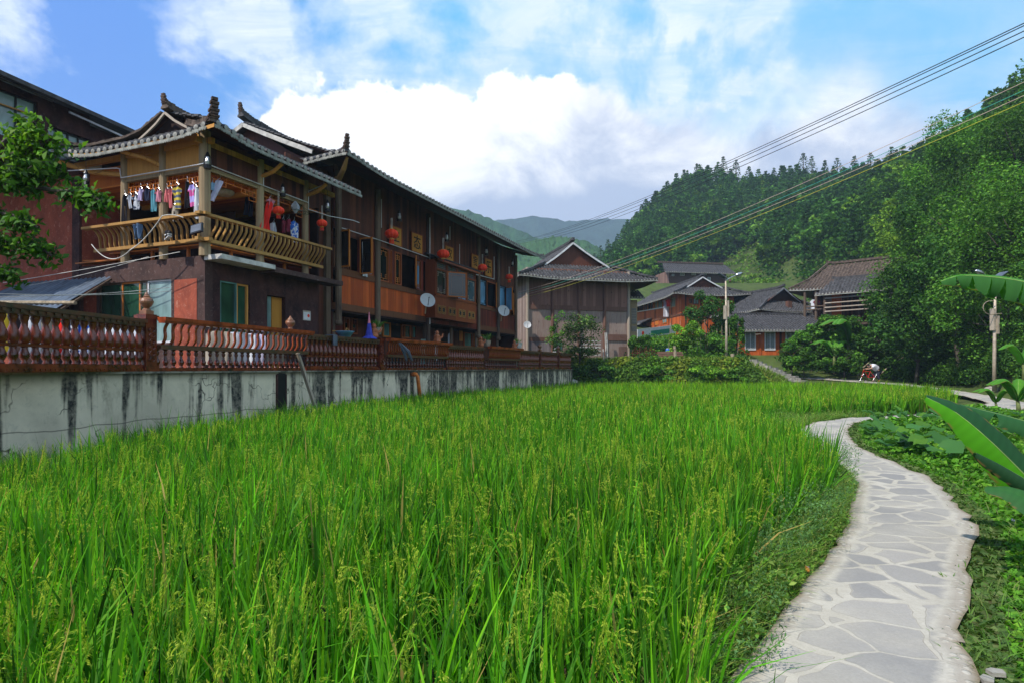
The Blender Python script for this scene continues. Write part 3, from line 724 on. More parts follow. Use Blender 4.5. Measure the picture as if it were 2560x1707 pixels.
def window(parent, s0, s1, z0, z1, t, frame='frame wood', pane='dark glass', lat=0, fw=.06, dep=.08, bars=None, name='window', latmat='yellow frame', mull=0):
    mb = MB(); a = (s0, t-.02, z0); 
    mb.box((s0, t-.03, z0), (s0+fw, t+dep, z1)); mb.box((s1-fw, t-.03, z0), (s1, t+dep, z1))
    mb.box((s0+fw, t-.03, z0), (s1-fw, t+dep, z0+fw)); mb.box((s0+fw, t-.03, z1-fw), (s1-fw, t+dep, z1))
    for k in range(mull):
        x = s0+(s1-s0)*(k+1)/(mull+1); mb.box((x-fw*.4, t-.025, z0+fw), (x+fw*.4, t+dep*.9, z1-fw))
    o = mb.build(name, M[frame], parent)
    p = MB(); p.box((s0+fw, t+dep*.45, z0+fw), (s1-fw, t+dep*.45+.015, z1-fw)); p.build('pane', M[pane], o)
    if lat:
        l = MB(); lattice_bars(l, s0+fw, s1-fw, z0+fw, z1-fw, t+.015, lat-1); l.build('lattice', M[latmat], o)
    if bars:
        l = MB()
        for k in range(1, bars): x = s0+fw+(s1-s0-2*fw)*k/bars; l.beam((x, t-.02, z0+fw), (x, t-.02, z1-fw), .018, .018)
        l.build('bars', M['white paint'], o)
    return o
def casement(parent, hs_, z0, z1, t, wdt, ang, frame='yellow frame', pane='blue glass', fw=.055, lat=0):
    """open casement hinged at local s = hs_, swung outwards by ang from the wall plane"""
    mb = MB(); d = Vector((math.cos(ang)*math.copysign(1, wdt), -math.sin(ang), 0)); L = abs(wdt); o3 = Vector((hs_, t, 0))
    def P(a, z): return o3+d*a+Vector((0, 0, z))
    nrm = d.cross(Vector((0, 0, 1)))
    for a, b in (((0, z0), (0, z1)), ((L, z0), (L, z1)), ((-fw/2, z0), (L+fw/2, z0)), ((-fw/2, z1), (L+fw/2, z1))):
        mb.beam(P(*a), P(*b), fw if a[0] == b[0] else .04, .04 if a[0] == b[0] else fw, up=nrm if a[0] == b[0] else (0, 0, 1))
    o = mb.build('casement', M[frame], parent)
    p = MB(); p.poly([P(.02, z0), P(L-.02, z0), P(L-.02, z1), P(.02, z1)], .006, nrm); p.build('pane', M[pane], o)
    if lat:
        l = MB()
        for x in (.2, .8): l.beam(P(L*x, z0), P(L*x, z1), .012, .012)
        for x in (.12, .88): l.beam(P(0, z0+(z1-z0)*x), P(L, z0+(z1-z0)*x), .012, .012)
        l.build('lattice', M['yellow frame'], o)
    return o
# ------------------------------------------------------------------ the long timber inn
inn = thing('timber_inn', 'long dark timber inn with tiled upswept roof, orange wall panels and open lattice windows', 'inn', P0, HROT)
SE = 25.2; T1 = 1.0; TG = 2.15
EAVE = 9.0
def cu(x, a, b, amp, w_): return amp*(math.exp(-((x-a)/w_)**2)+math.exp(-((x-b)/w_)**2))
def ZI(d): return EAVE-.12+.36*d+.011*d*d
def ipos(x, y): return Vector((x, -.6+y, ZI(y)+cu(x, 5.2, 26.7, .16, 1.6)*(1-y/6)))
def iy1(x):
    if x < 6.15: return max(0, (x-5.25)*1.75)
    if x > 24.6: return max(0, (26.6-x)*1.25)
    return 5.55
tiles(inn, 5.25, 26.6, iy1, ipos, (1, 0, 0), (0, -1, 0), pitch=.27, course=.19, seed=4)
def ibk(x, y): return Vector((x, 10.6-y, ZI(y)))
mb = MB(); k = 0
for j in range(7):
    for x in (6.15, 24.6): mb.v.append(tuple(ibk(x, 5.6*j/6)))
for j in range(6): mb.face(2*j, 2*j+1, 2*j+3, 2*j+2)
mb.build('rear_roof_slope', M['tile'], inn)
def iskirt(x, y): return Vector((5.25+y, x, EAVE-.12+.52*y+.16*math.exp(-((x+.6)/1.6)**2)))
tiles(inn, -.6, 10.6, lambda x: max(0, min((x+.6)*.57, 1.15, (10.6-x)*.57)), iskirt, (0, 1, 0), (-1, 0, 0), pitch=.27, course=.19, seed=5)
# gable over the skirt, white bargeboards, ridge and finials
mb = MB(); mb.poly([(6.5, 1.7, 9.3), (6.5, 3.1, 10.0), (6.5, 5.0, 11.2), (6.5, 6.9, 10.0), (6.5, 8.3, 9.3)], .08, (1, 0, 0)); mb.build('gable_wall', M['dark wood'], inn)
gp = [(6.12, 5.0+sg*(5.6-d), ZI(d)-.10) for sg in (-1, 1) for d in (2.2, 3.3, 4.4, 5.6)]
mb = MB()
for q in (0, 4):
    for a in range(3): mb.beam(gp[q+a], gp[q+a+1], .05, .17)
mb.build('bargeboard', M['lime beam'], inn)
ridge_line(inn, [(6.0, 5, 11.46), (6.6, 5, 11.34), (7.6, 5, 11.28), (12, 5, 11.22), (18, 5, 11.22), (21, 5, 11.4)], .24, .26)
horn(inn, (6.0, 5, 11.5), (-1, 0, 0), .42, .2)
ridge_line(inn, [(5.3, -.55, 9.08), (5.7, .15, 9.15), (6.15, 1.05, 9.33)], .18, .16, name='hip_ridge')
horn(inn, (5.28, -.58, 9.1), (-.5, -.86, 0), .52, .2)
horn(inn, (21.2, 5, 11.45), (1, 0, 0), .4, .2)
ridge_line(inn, [(26.5, -.5, 9.08), (25.6, .6, 9.15), (24.6, 1.9, 9.5)], .18, .16, name='hip_ridge')
horn(inn, (26.5, -.5, 9.05), (.6, -.8, 0), .22, .14)
for s_, t_ in ((5.4, -.45),):
    mb = MB(); mb.tube([(6.5, .9, 8.6), (6.0, .3, 8.45), (5.6, -.2, 8.6), (5.4, -.5, 8.9)], [.10, .10, .09, .05]); mb.build('corner_bracket', M['rail wood'], inn)
# main walls: upper storey box (front plane t = 1) and recessed ground floor (t = 2.15)
def front(s0, s1, z0, z1, mat, t=T1, th=.06, name='wall', lab=None):
    mb = MB(); mb.box((s0, t, z0), (s1, t+th, z1)); return mb.build(name, M[mat], inn, label=lab)
S = lambda px, py=0, t=T1: HS(px, py, t)[0]
PS = [6.75, 9.3, 13.5, 19.25, 22.1, 25.05]
front(6.6, SE, 6.86, 9.25, 'dark wood', name='upper_wall')
front(6.6, PS[2], 3.8, 4.06, 'brown beam', t=T1-.03, th=.2, name='lower_beam')
front(PS[3], SE, 3.8, 4.06, 'brown beam', t=T1-.03, th=.2, name='lower_beam')
front(6.8, 9.3, 4.06, 5.14, 'orange panel', name='wall_panel')
front(9.4, 13.4, 4.06, 5.02, 'orange panel', name='wall_panel')
front(PS[3], SE, 4.06, 5.02, 'maroon wood', name='wall_panel')
front(PS[2], PS[3], 3.8, 5.1, 'maroon wood', name='wall_panel')
front(6.8, 9.3, 5.14, 5.38, 'brown beam', t=T1-.04, th=.12, name='sill_beam')
front(9.4, 13.4, 5.02, 5.24, 'brown beam', t=T1-.04, th=.12, name='sill_beam')
front(PS[3], SE, 5.02, 5.2, 'brown beam', t=T1-.04, th=.12, name='sill_beam')
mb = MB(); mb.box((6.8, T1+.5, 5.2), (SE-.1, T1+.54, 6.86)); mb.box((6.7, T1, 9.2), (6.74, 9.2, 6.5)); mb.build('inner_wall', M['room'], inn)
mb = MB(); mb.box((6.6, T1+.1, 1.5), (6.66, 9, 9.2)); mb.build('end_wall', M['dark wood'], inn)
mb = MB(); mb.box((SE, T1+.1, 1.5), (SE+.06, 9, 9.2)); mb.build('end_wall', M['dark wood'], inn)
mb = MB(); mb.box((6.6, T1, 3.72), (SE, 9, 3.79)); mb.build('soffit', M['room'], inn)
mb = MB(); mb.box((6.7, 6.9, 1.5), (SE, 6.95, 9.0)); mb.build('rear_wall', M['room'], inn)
# the recessed dark link between the pavilion and the inn
mb = MB(); mb.box((4.4, 1.3, 1.5), (6.6, 1.36, 9.0)); mb.build('link_wall', M['dark wood'], inn)
# posts
for i, s_ in enumerate(PS):
    mb = MB(); zb = (3.4, 3.4, 1.5, 3.5, 3.5, 1.5)[i]
    mb.tube([(s_, T1-.08, zb), (s_, T1-.08, 9.0)], .125 if i < 2 else .10, 10)
    if zb > 2: mb.lathe([(.10, -.2), (.155, -.14), (.155, -.06), (.12, 0)], (s_, T1-.08, zb), 10)
    mb.build('post', M['old post'], inn, smooth=False)
mb = MB(); mb.box((6.35, 1.15, 1.5), (6.6, 1.4, 8.8)); mb.build('post', M['old post'], inn)
# upper windows bay 1 and 2
def wpx(x0, x1, t=T1): return S(x0, 0, t), S(x1, 0, t)
Z0, Z1 = 5.38, 6.8
a, b = wpx(846, 898); 
mb = MB(); mb.box((a, T1+.02, Z0), (b, T1+.30, Z0+.04))
n = 9
for k in range(n): x = a+(b-a)*(k+.5)/n; mb.box((x-.035, T1+.36, Z0), (x+.035, T1+.40, Z0+.95))
mb.build('slatted_screen', M['brown beam'], inn)
casement(inn, a-.02, Z0+.03, Z1-.05, T1-.02, .55, R(98), pane='dark glass'); casement(inn, b+.05, Z0-.02, Z1-.05, T1-.02, -.55, R(88), pane='dark glass')
a, b = wpx(914, 933); window(inn, a, b, 5.38, 6.8, T1, pane='blue curtain and light', lat=1, latmat='frame wood')  # pane colour stands for the blue light in this window
def wall_between(xs_, z0, z1, t=T1):
    for q, (p0, p1) in enumerate(xs_):
        a, b = wpx(p0, p1, t); mb = MB(); mb.box((a, t, z0), (b, t+.06, z1)); mb.build('wall_panel', M['maroon wood'], inn)
wall_between([(896, 903), (932, 938)], 5.38, 6.86)
a, b = wpx(946, 972); window(inn, a, b, 5.26, 6.7, T1, lat=1)
wall_between([(972, 975), (979, 986), (1052, 1058), (943, 946)], 5.24, 6.86)
a, b = wpx(975, 979); window(inn, a, b, 5.26, 6.7, T1, lat=2, fw=.03)
a, b = wpx(986, 1003); window(inn, a, b, 5.26, 6.7, T1, lat=1)
a, b = wpx(1003, 1040); casement(inn, b, 5.30, 6.66, T1-.02, -(b-a)*.62, R(30), pane='blue glass')
a, b = wpx(1040, 1052); window(inn, a, b, 5.26, 6.66, T1, pane='blue curtain and light', lat=1)
mb = MB(); mb.box((6.85, T1, 6.7), (13.45, T1+.07, 6.88)); mb.build('lintel', M['dark wood'], inn)
# bay 3: tall lattice and the projecting box bay with its own little tiled roof
a, b = wpx(1066, 1083); window(inn, a, b, 5.02, 6.9, T1, lat=2)
TB = .45; b0 = HS(1088, 700, TB)[0]; b1 = HS(1190, 700, TB)[0]; zb0, zb1 = 4.0, 6.78
mb = MB(); mb.box((b0, TB, zb0), (b1, T1, zb0+.1)); mb.box((b0, TB, zb0+.1), (b0+.06, T1, zb1)); mb.box((b1-.06, TB, zb0+.1), (b1, T1, zb1))
mb.box((b0+.06, TB, 4.85), (b1-.06, TB+.06, 5.06)); mb.box((b0+.06, TB, zb0+.1), (b1-.06, TB+.04, 4.85)); mb.box((b0, TB-.04, 5.04), (b1, TB+.12, 5.12)); mb.box((b0+.06, TB, 6.68), (b1-.06, TB+.06, zb1))
mb.box((b0+.06, T1-.1, 5.1), (b1-.06, T1-.04, 6.7)); mb.build('bay_window_box', [M['frame wood']], inn)
rw = (b1-b0-.12)/8
for k in range(8):                                     # pierced fret panels below the bay
    c0 = b0+.06+rw*(k+.5)+(.06 if k % 2 == 0 else -.06); zc = 4.42; f_ = MB(); q = .15
    f_.box((c0-q, TB-.012, zc-q*1.25), (c0+q, TB-.004, zc+q*1.25)); o = f_.build('fret_panel', M['black'], inn)
    g = MB()
    for u0, v0, u1, v1 in ((-1, -1.25, 1, -1.25), (-1, 1.25, 1, 1.25), (-1, -1.25, -1, 1.25), (1, -1.25, 1, 1.25), (-1, 0, -.55, 0), (.55, 0, 1, 0), (0, -1.25, 0, -.7), (0, 1.25, 0, .7), (-.5, -.6, -.5, -1.0), (.5, -.6, .5, -1.0), (-.5, .6, -.5, 1.0), (.5, .6, .5, 1.0), (-.5, -.6, -.8, -.6), (.5, -.6, .8, -.6), (-.5, .6, -.8, .6), (.5, .6, .8, .6)):
        g.beam((c0+u0*q, TB-.018, zc+v0*q), (c0+u1*q, TB-.018, zc+v1*q), .022, .022)
    g.build('fretwork', M['rail wood'], o)
bw = (b1-b0-.12)/4
for k in range(4):
    x0_ = b0+.06+bw*k
    window(inn, x0_+.03, x0_+bw-.03, 6.36, 6.68, TB, pane='blue glass', lat=1, fw=.03, dep=.05, latmat='frame wood', name='transom_window')
    if k != 1: window(inn, x0_+.03, x0_+bw-.03, 5.12, 6.34, TB, pane=('dark glass', 0, 'blue curtain and light', 'blue glass')[k], lat=1, fw=.05, dep=.05, latmat=('pale plank', 0, 'frame wood', 'pale plank')[k])
casement(inn, b0+.06+bw*1+.05, 5.14, 6.34, TB-.03, bw*.9, R(38), pane='dark glass', lat=1)
def bpos(x, y): return Vector((x, TB-.22+y, 6.80+.38*y))
tiles(inn, b0-.1, b1+.1, lambda x: .78, bpos, (1, 0, 0), (0, -1, 0), pitch=.17, course=.2, r=.045, seed=9, caps=False, soffit='frame wood', name='bay_roof')
# bays 4 and 5
a, b = wpx(1197, 1216); window(inn, a, b, 5.22, 6.75, T1, pane='blue curtain and light', lat=1, latmat='black', frame='black')
a, b = wpx(1216, 1240); casement(inn, b, 5.24, 6.68, T1-.02, -.62, R(25), pane='blue curtain and light', lat=1)
window(inn, a, b, 5.22, 6.75, T1, pane='dark glass')
a, b = wpx(1246, 1264); window(inn, a, b, 5.22, 6.75, T1, pane='blue curtain and light', lat=1, latmat='black', frame='black'); casement(inn, b, 5.24, 6.68, T1-.02, -.5, R(75), pane='blue curtain and light')
a, b = wpx(1265, 1284); casement(inn, b, 5.1, 6.4, T1-.02, -.7, R(20), pane='blue glass', lat=1); window(inn, a, b, 5.22, 6.5, T1, pane='dark glass')
mb = MB(); mb.box((PS[3], T1, 6.72), (SE, T1+.07, 6.88)); mb.build('lintel', M['dark wood'], inn)
# ground floor
front(6.7, 9.4, 1.5, 3.75, 'maroon wood', TG, name='ground_floor_wall'); front(9.4, SE, 1.5, 3.75, 'dark wood', TG, name='ground_floor_wall')
def gwin(x0, x1, y0, y1, **k):
    a, z1_ = HS(x0, y0, TG-.06); b, _ = HS(x1, y0, TG-.06); z0_ = HS(x0, y1, TG-.06)[1]; return window(inn, a, b, max(1.56, z0_), min(3.7, z1_), TG-.06, **k)
gwin(859, 873, 781, 832, lat=1, latmat='frame wood'); gwin(878, 894, 783, 835, lat=1, latmat='frame wood')
gwin(957, 976, 788, 842, frame='yellow frame', pane='teal glass'); gwin(1004, 1012, 795, 845, frame='yellow frame'); gwin(1010, 1027, 795, 845, frame='yellow frame', pane='green glass')
gwin(1029, 1041, 800, 846, pane='teal glass'); gwin(1160, 1180, 820, 866, pane='teal glass'); gwin(1186, 1208, 823, 866, pane='green glass', frame='yellow frame'); gwin(1212, 1226, 826, 866, pane='teal glass'); gwin(1243, 1258, 830, 866)
a = HS(978, 800, TG)[0]; b = HS(1003, 800, TG)[0]; mb = MB(); mb.box((a, TG-.012, 1.56), (b, TG-.002, 3.6)); mb.build('doorway', M['black'], inn)  # flat black panel; the shade inside the opening is put into its colour
a = HS(1085, 800, TG)[0]; b = HS(1128, 800, TG)[0]; mb = MB(); mb.box((a, TG-.012, 1.56), (b, TG-.002, 3.3)); mb.build('doorway', M['black'], inn)  # black sheet on the wall, painting the unlit entrance
for px in (832, 1062, 1128, 1190, 1243):
    s_ = S(px, 0, 1.3); mb = MB(); mb.tube([(s_, 1.3, 1.5), (s_, 1.3, 3.75)], .09, 8); mb.build('ground_floor_post', M['old post'], inn)
# white conduit line along the wall
mb = MB(); mb.tube([(6.78, T1-.22, 6.86), (9.3, T1-.23, 6.88), (13.45, T1-.2, 6.87)], .016, 6); mb.tube([(13.45, T1-.2, 8.8), (13.45, T1-.2, 3.7)], .022, 6)
mb.tube([(9.62, T1-.05, 8.7), (9.62, T1-.05, 7.5)], .016, 6); mb.tube([(b1+.1, T1-.1, 6.82), (21.4, T1-.1, 6.95)], .02, 6); mb.tube([(21.4, T1-.1, 8.3), (21.4, T1-.1, 6.9)], .018, 6)
mb.tube([(16.9, T1-.05, 8.2), (16.9, T1-.05, 7.0)], .016, 6); mb.tube([(15.8, T1-.05, 8.9), (15.8, T1-.05, 8.2)], .016, 6)
mb.build('conduit', M['pvc'], inn)
# carved name boards
def text_mesh(txt, size, mat, parent, loc, rot, name='lettering'):
    cu_ = bpy.data.curves.new(name, 'FONT'); cu_.body = txt; cu_.size = size; cu_.extrude = .004; cu_.align_x = 'CENTER'; cu_.align_y = 'CENTER'; cu_.offset = .006*size
    t = bpy.data.objects.new(name, cu_); C.objects.link(t); bpy.context.view_layer.update()
    me = bpy.data.meshes.new_from_object(t.evaluated_get(bpy.context.evaluated_depsgraph_get())); bpy.data.objects.remove(t)
    me.materials.clear(); me.materials.append(M[mat]); o = bpy.data.objects.new(name, me); C.objects.link(o); o.parent = parent; o.location = loc; o.rotation_euler = rot; return o
for (x0, x1, y0, y1, ch, lab) in ((972, 1002, 562, 624, '生', 'yellow wooden board half hidden behind the biggest hanging lantern'), (1027, 1054, 580, 640, '态', 'yellow wooden board with black brush character between the two left lanterns on the inn'), (1111, 1132, 613, 656, '农', 'yellow wooden board behind the second lantern, above the box bay'), (1177, 1196, 634, 676, '家', 'yellow wooden board left of the lantern at the far end of the inn'), (1211, 1228, 645, 695, '乐', 'yellow wooden board right of the lantern near the far end')):
    a, zt = HS(x0, y0, T1-.06); b = HS(x1, y0, T1-.06)[0]; zb = HS(x1, y1, T1-.06)[1]; zb = max(zb, 6.95 if x0 < 1100 else 6.85); cx_ = (a+b)/2; cz_ = (zt+zb)/2
    t_ = thing('name_board', lab, 'sign', H(cx_, T1-.10, cz_), HROT, 'carved name boards under the inn eave'); wd = b-a; hh = zt-zb
    mb = MB(); mb.box((-wd/2, 0, -hh/2), (wd/2, .035, hh/2)); mb.build('board', M['sign wood'], t_)
    mb = MB()
    for q in (((-wd/2, 0, -hh/2), (wd/2, 0, -hh/2)), ((-wd/2, 0, hh/2), (wd/2, 0, hh/2)), ((-wd/2, 0, -hh/2), (-wd/2, 0, hh/2)), ((wd/2, 0, -hh/2), (wd/2, 0, hh/2))): mb.beam(*q, .04, .04)
    mb.build('border', M['frame wood'], t_)
    text_mesh(ch, min(wd*.82, hh*.7)*1.1, 'black', t_, (0, -.012, -.02), (R(90), 0, 0), 'character')
# ------------------------------------------------------------------ the corner pavilion
pav = thing('corner_pavilion', 'corner balcony pavilion in pale timber over a dark plastered floor, with curled tiled roof', 'pavilion', P0, HROT)
FL = 4.6
def pmesh(name, mat, fn, **k): mb = MB(); fn(mb); return mb.build(name, M[mat], pav, **k)
# ground floor block: left face s = 0, right face t = 0
def gl(mb):
    mb.box((0, -.0, 4.05), (.25, 5.03, 4.56)); mb.box((0, 0, 1.5), (.25, 1.25, 4.05)); mb.box((0, 4.25, 1.5), (.25, 5.03, 4.05)); mb.box((0, 1.25, 1.5), (.25, 4.25, 2.3))
pmesh('wall', 'grey plaster', gl, label='left wall in weathered plaster')
pmesh('wall', 'red plaster', lambda mb: mb.box((-.012, .28, 1.5), (-.003, 1.12, 4.0)), label='reddish plaster panel')
pmesh('wall', 'red plaster', lambda mb: mb.box((-.012, 4.3, 1.5), (-.003, 4.85, 4.0)))
def gr(mb):
    mb.box((.25, 0, 4.0), (4.5, .2, 4.45)); mb.box((.25, 0, 1.5), (.5, .2, 4.0)); mb.box((1.55, 0, 1.5), (2.22, .2, 4.0)); mb.box((2.98, 0, 1.5), (4.5, .2, 4.0)); mb.box((.5, 0, 1.5), (1.55, .2, 2.3)); mb.box((2.22, 0, 3.8), (2.98, .2, 4.0))
pmesh('wall', 'dark plaster', gr, label='dark front wall')
pmesh('wall', 'dark plaster', lambda mb: mb.box((4.3, .2, 1.5), (4.5, 5, 4.45)))
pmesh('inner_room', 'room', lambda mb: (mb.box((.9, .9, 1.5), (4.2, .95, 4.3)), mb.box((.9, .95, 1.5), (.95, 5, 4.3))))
# windows, door and notice of the ground floor
def lwin():
    for t0, t1, fr, pn in ((3.3, 4.25, 'old post', 'green glass'), (2.55, 3.3, 'yellow frame', 'green glass'), (2.25, 2.55, 'old post', 'green glass'), (1.25, 2.25, 'pvc', 'pale glass')):
        o = MB(); f_ = .045
        o.box((.06, t0, 2.3), (.12, t0+f_, 4.05)); o.box((.06, t1-f_, 2.3), (.12, t1, 4.05)); o.box((.06, t0+f_, 4.0), (.12, t1-f_, 4.05)); o.box((.06, t0+f_, 2.3), (.12, t1-f_, 2.35))
        q = o.build('window', M[fr], pav); p = MB(); p.box((.085, t0+f_, 2.35), (.095, t1-f_, 4.0)); p.build('pane', M[pn], q)
lwin()
window(pav, .52, 1.1, 2.32, 4.0, .06, frame='teal glass', pane='green glass', fw=.04); window(pav, 1.1, 1.53, 2.32, 4.0, .08, frame='pvc', pane='green glass', fw=.05)
def door_(mb): mb.box((2.55, .14, 1.52), (2.97, .18, 3.78))
o = pmesh('door', 'sign wood', door_); mb = MB(); mb.beam((2.6, .12, 2.5), (2.6, .12, 2.6), .03, .03); mb.build('handle', M['steel'], o)
pmesh('door_recess', 'pale glass', lambda mb: mb.box((2.23, .17, 1.52), (2.55, .19, 3.78)))
a, zt = HS(757, 776, -.01); b = HS(776, 776, -.01)[0]; zb = HS(757, 801, -.01)[1]
nb_ = thing('notice', 'white paper notice with a red round seal beside the doorway on the dark wall', 'notice', H((a+b)/2, -.02, (zt+zb)/2), HROT)
mb = MB(); mb.box((-(b-a)/2, 0, -(zt-zb)/2), ((b-a)/2, .012, (zt-zb)/2)); mb.build('sheet', M['pale plank'], nb_)
mb = MB(); mb.box((-(b-a)/2+.02, -.004, -(zt-zb)/2+.02), ((b-a)/2-.02, -.001, (zt-zb)/2-.05)); mb.build('paper', M['white paint'], nb_)
mb = MB(); mb.lathe([(.055, 0), (.055, .003)], (.07, -.005, 0), 16, axis=(0, -1, 0)); mb.build('red_seal', M['lantern red'], nb_)
# slab and edge
pmesh('floor_slab', 'grey plaster', lambda mb: mb.box((.0, .0, 4.56), (4.6, 5.03, 4.6)))
pmesh('slab_edge', 'lime beam', lambda mb: mb.box((-.02, -.62, 4.47), (1.9, .0, 4.6)), label='pale concrete slab edge')
pmesh('slab_edge', 'grey plaster', lambda mb: mb.box((1.9, -.60, 4.40), (5.05, .0, 4.55)))
# posts
for s_, t_, rr, zz in ((0, 0, .145, 7.9), (0, 1.54, .115, 7.9), (0, 3.08, .115, 7.9), (1.93, 0, .115, 7.75), (3.87, 0, .105, 7.7)):
    mb = MB(); mb.tube([(s_, t_ if t_ or s_ else 0, FL-.02), (s_, t_, zz)], rr, 12); mb.build('post', M['post wood'], pav, smooth=False)
# boarded frieze
def fr(mb):
    for t0, t1 in ((.14, 1.43), (1.65, 2.97)): mb.box((-.02, t0, 6.98), (.02, t1, 7.95))
pmesh('frieze_board', 'panel wood', fr)
M['panel wood y'] = wood('panel wood y', (.66, .33, .08), (.38, .18, .042), .14, axis=1)
pav.children[-1].data.materials[0] = M['panel wood y']
pmesh('frieze_board', 'dark wood', lambda mb: (mb.box((.14, -.02, 6.98), (1.82, .02, 7.8)), mb.box((2.04, -.02, 6.98), (3.77, .02, 7.7))))  # dark copy of the golden left frieze, its shade put into the colour
pmesh('top_beam', 'panel wood', lambda mb: (mb.beam((0, -.3, 7.62), (0, 5.2, 7.62), .12, .14), mb.beam((-.3, 0, 7.6), (5.3, 0, 7.6), .12, .14)))
pmesh('top_beam', 'post wood', lambda mb: (mb.beam((0, 0, 6.93), (0, 3.08, 6.93), .09, .10), mb.beam((0, 0, 6.93), (4.0, 0, 6.93), .09, .10)))
for _t in (lambda mb: mb.tube([(0, 1.54, 7.15), (-.25, 1.9, 7.35), (-.45, 2.6, 7.58)], .07, 6), lambda mb: mb.tube([(0, 3.1, 7.1), (-.1, 4.3, 7.3), (-.4, 5.3, 7.62)], .075, 6), lambda mb: mb.tube([(1.93, 0, 7.25), (1.93, -.5, 7.35), (1.93, -.85, 7.55)], .06, 6), lambda mb: mb.tube([(3.87, 0, 7.2), (3.87, -.5, 7.3), (3.87, -.85, 7.5)], .06, 6)): pmesh('bracket_arm', 'panel wood', _t)
# orange boarded ceiling, inner walls
pmesh('ceiling', 'amber wood', lambda mb: (mb.box((.1, .1, 6.86), (5.0, 5.0, 6.9))))
pmesh('side_board', 'amber wood', lambda mb: mb.box((.2, 3.08, 6.9), (.26, 4.9, 7.5)))
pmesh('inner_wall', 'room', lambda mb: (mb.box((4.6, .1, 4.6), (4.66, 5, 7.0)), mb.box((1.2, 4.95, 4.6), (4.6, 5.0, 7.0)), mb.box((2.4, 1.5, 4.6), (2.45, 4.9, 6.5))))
pmesh('inner_partition', 'maroon wood', lambda mb: mb.box((4.5, .4, 4.6), (4.56, 2.6, 6.86)))
pmesh('ceiling_beam', 'panel wood', lambda mb: (mb.beam((1.9, .1, 6.8), (1.9, 4.9, 6.8), .12, .14), mb.beam((3.8, .1, 6.8), (3.8, 4.9, 6.8), .12, .14)))
# stepped fretwork under the beam
def fret(mb, along, a0, a1, fx):
    def bar(u0, z0, u1, z1):
        p = (lambda u, z: (fx, u, z)) if along == 't' else (lambda u, z: (u, fx, z)); mb.beam(p(u0, z0), p(u1, z1), .022, .022)
    L = a1-a0; n = 6; st = L/n; zt = 6.86
    depth = [3, 2, 1, 1, 2, 3]
    for k in range(n):
        u = a0+st*k
        for r_ in range(depth[k]):
            z = zt-.13*(r_+1); bar(u, z, u+st, z); off = st*(.5 if r_ % 2 else .0); bar(u+off, z, u+off, z+.13)
        bar(u, zt, u, zt-.13*depth[k]); bar(u+st, zt, u+st, zt-.13*depth[k])
for args in (('t', .16, 1.42, .02), ('t', 1.66, 2.96, .02), ('s', .16, 1.8, .02), ('s', 2.06, 3.75, .02)):
    pmesh('fretwork_valance', 'amber wood', lambda mb: fret(mb, *args))
# bench railing with bowed slats, leaning outwards
def bench(parent, A, B, out, top=5.57, low=4.97, lean=.42, base_=.16, n=26, mats=('rail wood', 'rail wood'), rail=.12, name='slat', topname='top_rail', bulge=.10, th=.028, ext=(0, 0), lowh=.09):
    A, B, out = Vector(A), Vector(B), Vector(out); d = (B-A).normalized()
    m_ = MB(); m_.beam(A+out*lean+Vector((0, 0, top))-d*ext[0], B+out*lean+Vector((0, 0, top))+d*ext[1], .17, .07); m_.build(topname, M[mats[1]], parent)
    m_ = MB(); m_.beam(A+out*base_+Vector((0, 0, low))-d*ext[0]*.6, B+out*base_+Vector((0, 0, low))+d*ext[1]*.6, .12, lowh); m_.build('low_rail', M[mats[1]], parent)
    for k in range(n):
        p = A.lerp(B, (k+.5)/n); pts = []
        for q in range(7):
            t = q/6; z = low+(top-low)*t; o_ = base_+(lean-base_)*t+bulge*(math.sin(t*math.pi)-.35*math.sin(t*math.pi*2))
            pts.append(p+out*o_+Vector((0, 0, z)))
        m_ = MB()
        for a, b in zip(pts[:-1], pts[1:]): m_.beam(a, b+(b-a)*.15, th*1.1, th*2.1, up=out)
        m_.build(name, M[mats[0]], parent)
br = thing('balcony_bench_rail', 'pale timber balcony bench rail with bowed slats running round the pavilion corner', 'railing', P0, HROT)
bench(br, (0, 3.95, 0), (0, -.1, 0), (-1, 0, 0), n=20, ext=(.25, .5), bulge=-.09)
bench(br, (-.1, 0, 0), (4.35, 0, 0), (0, -1, 0), n=27, ext=(.5, .25))
bt = thing('slat_bench', 'rough orange timber seat boards behind the balcony slats', 'bench', P0, HROT)
for z_, pts in ((4.93, ((.25, .3), (.25, 3.9))), (4.93, ((.3, .25), (4.3, .25)))):
    mb = MB(); mb.beam((*pts[0], z_), (*pts[1], z_), .3, .04); mb.build('seat_board', M['amber wood'], bt)
for s_, t_ in ((.25, .9), (.25, 2.3), (.25, 3.7), (1.1, .25), (2.3, .25), (3.2, .25), (4.2, .25)):
    mb = MB(); mb.beam((s_, t_, 4.6), (s_, t_, 4.91), .07, .07); mb.build('leg', M['amber wood'], bt)
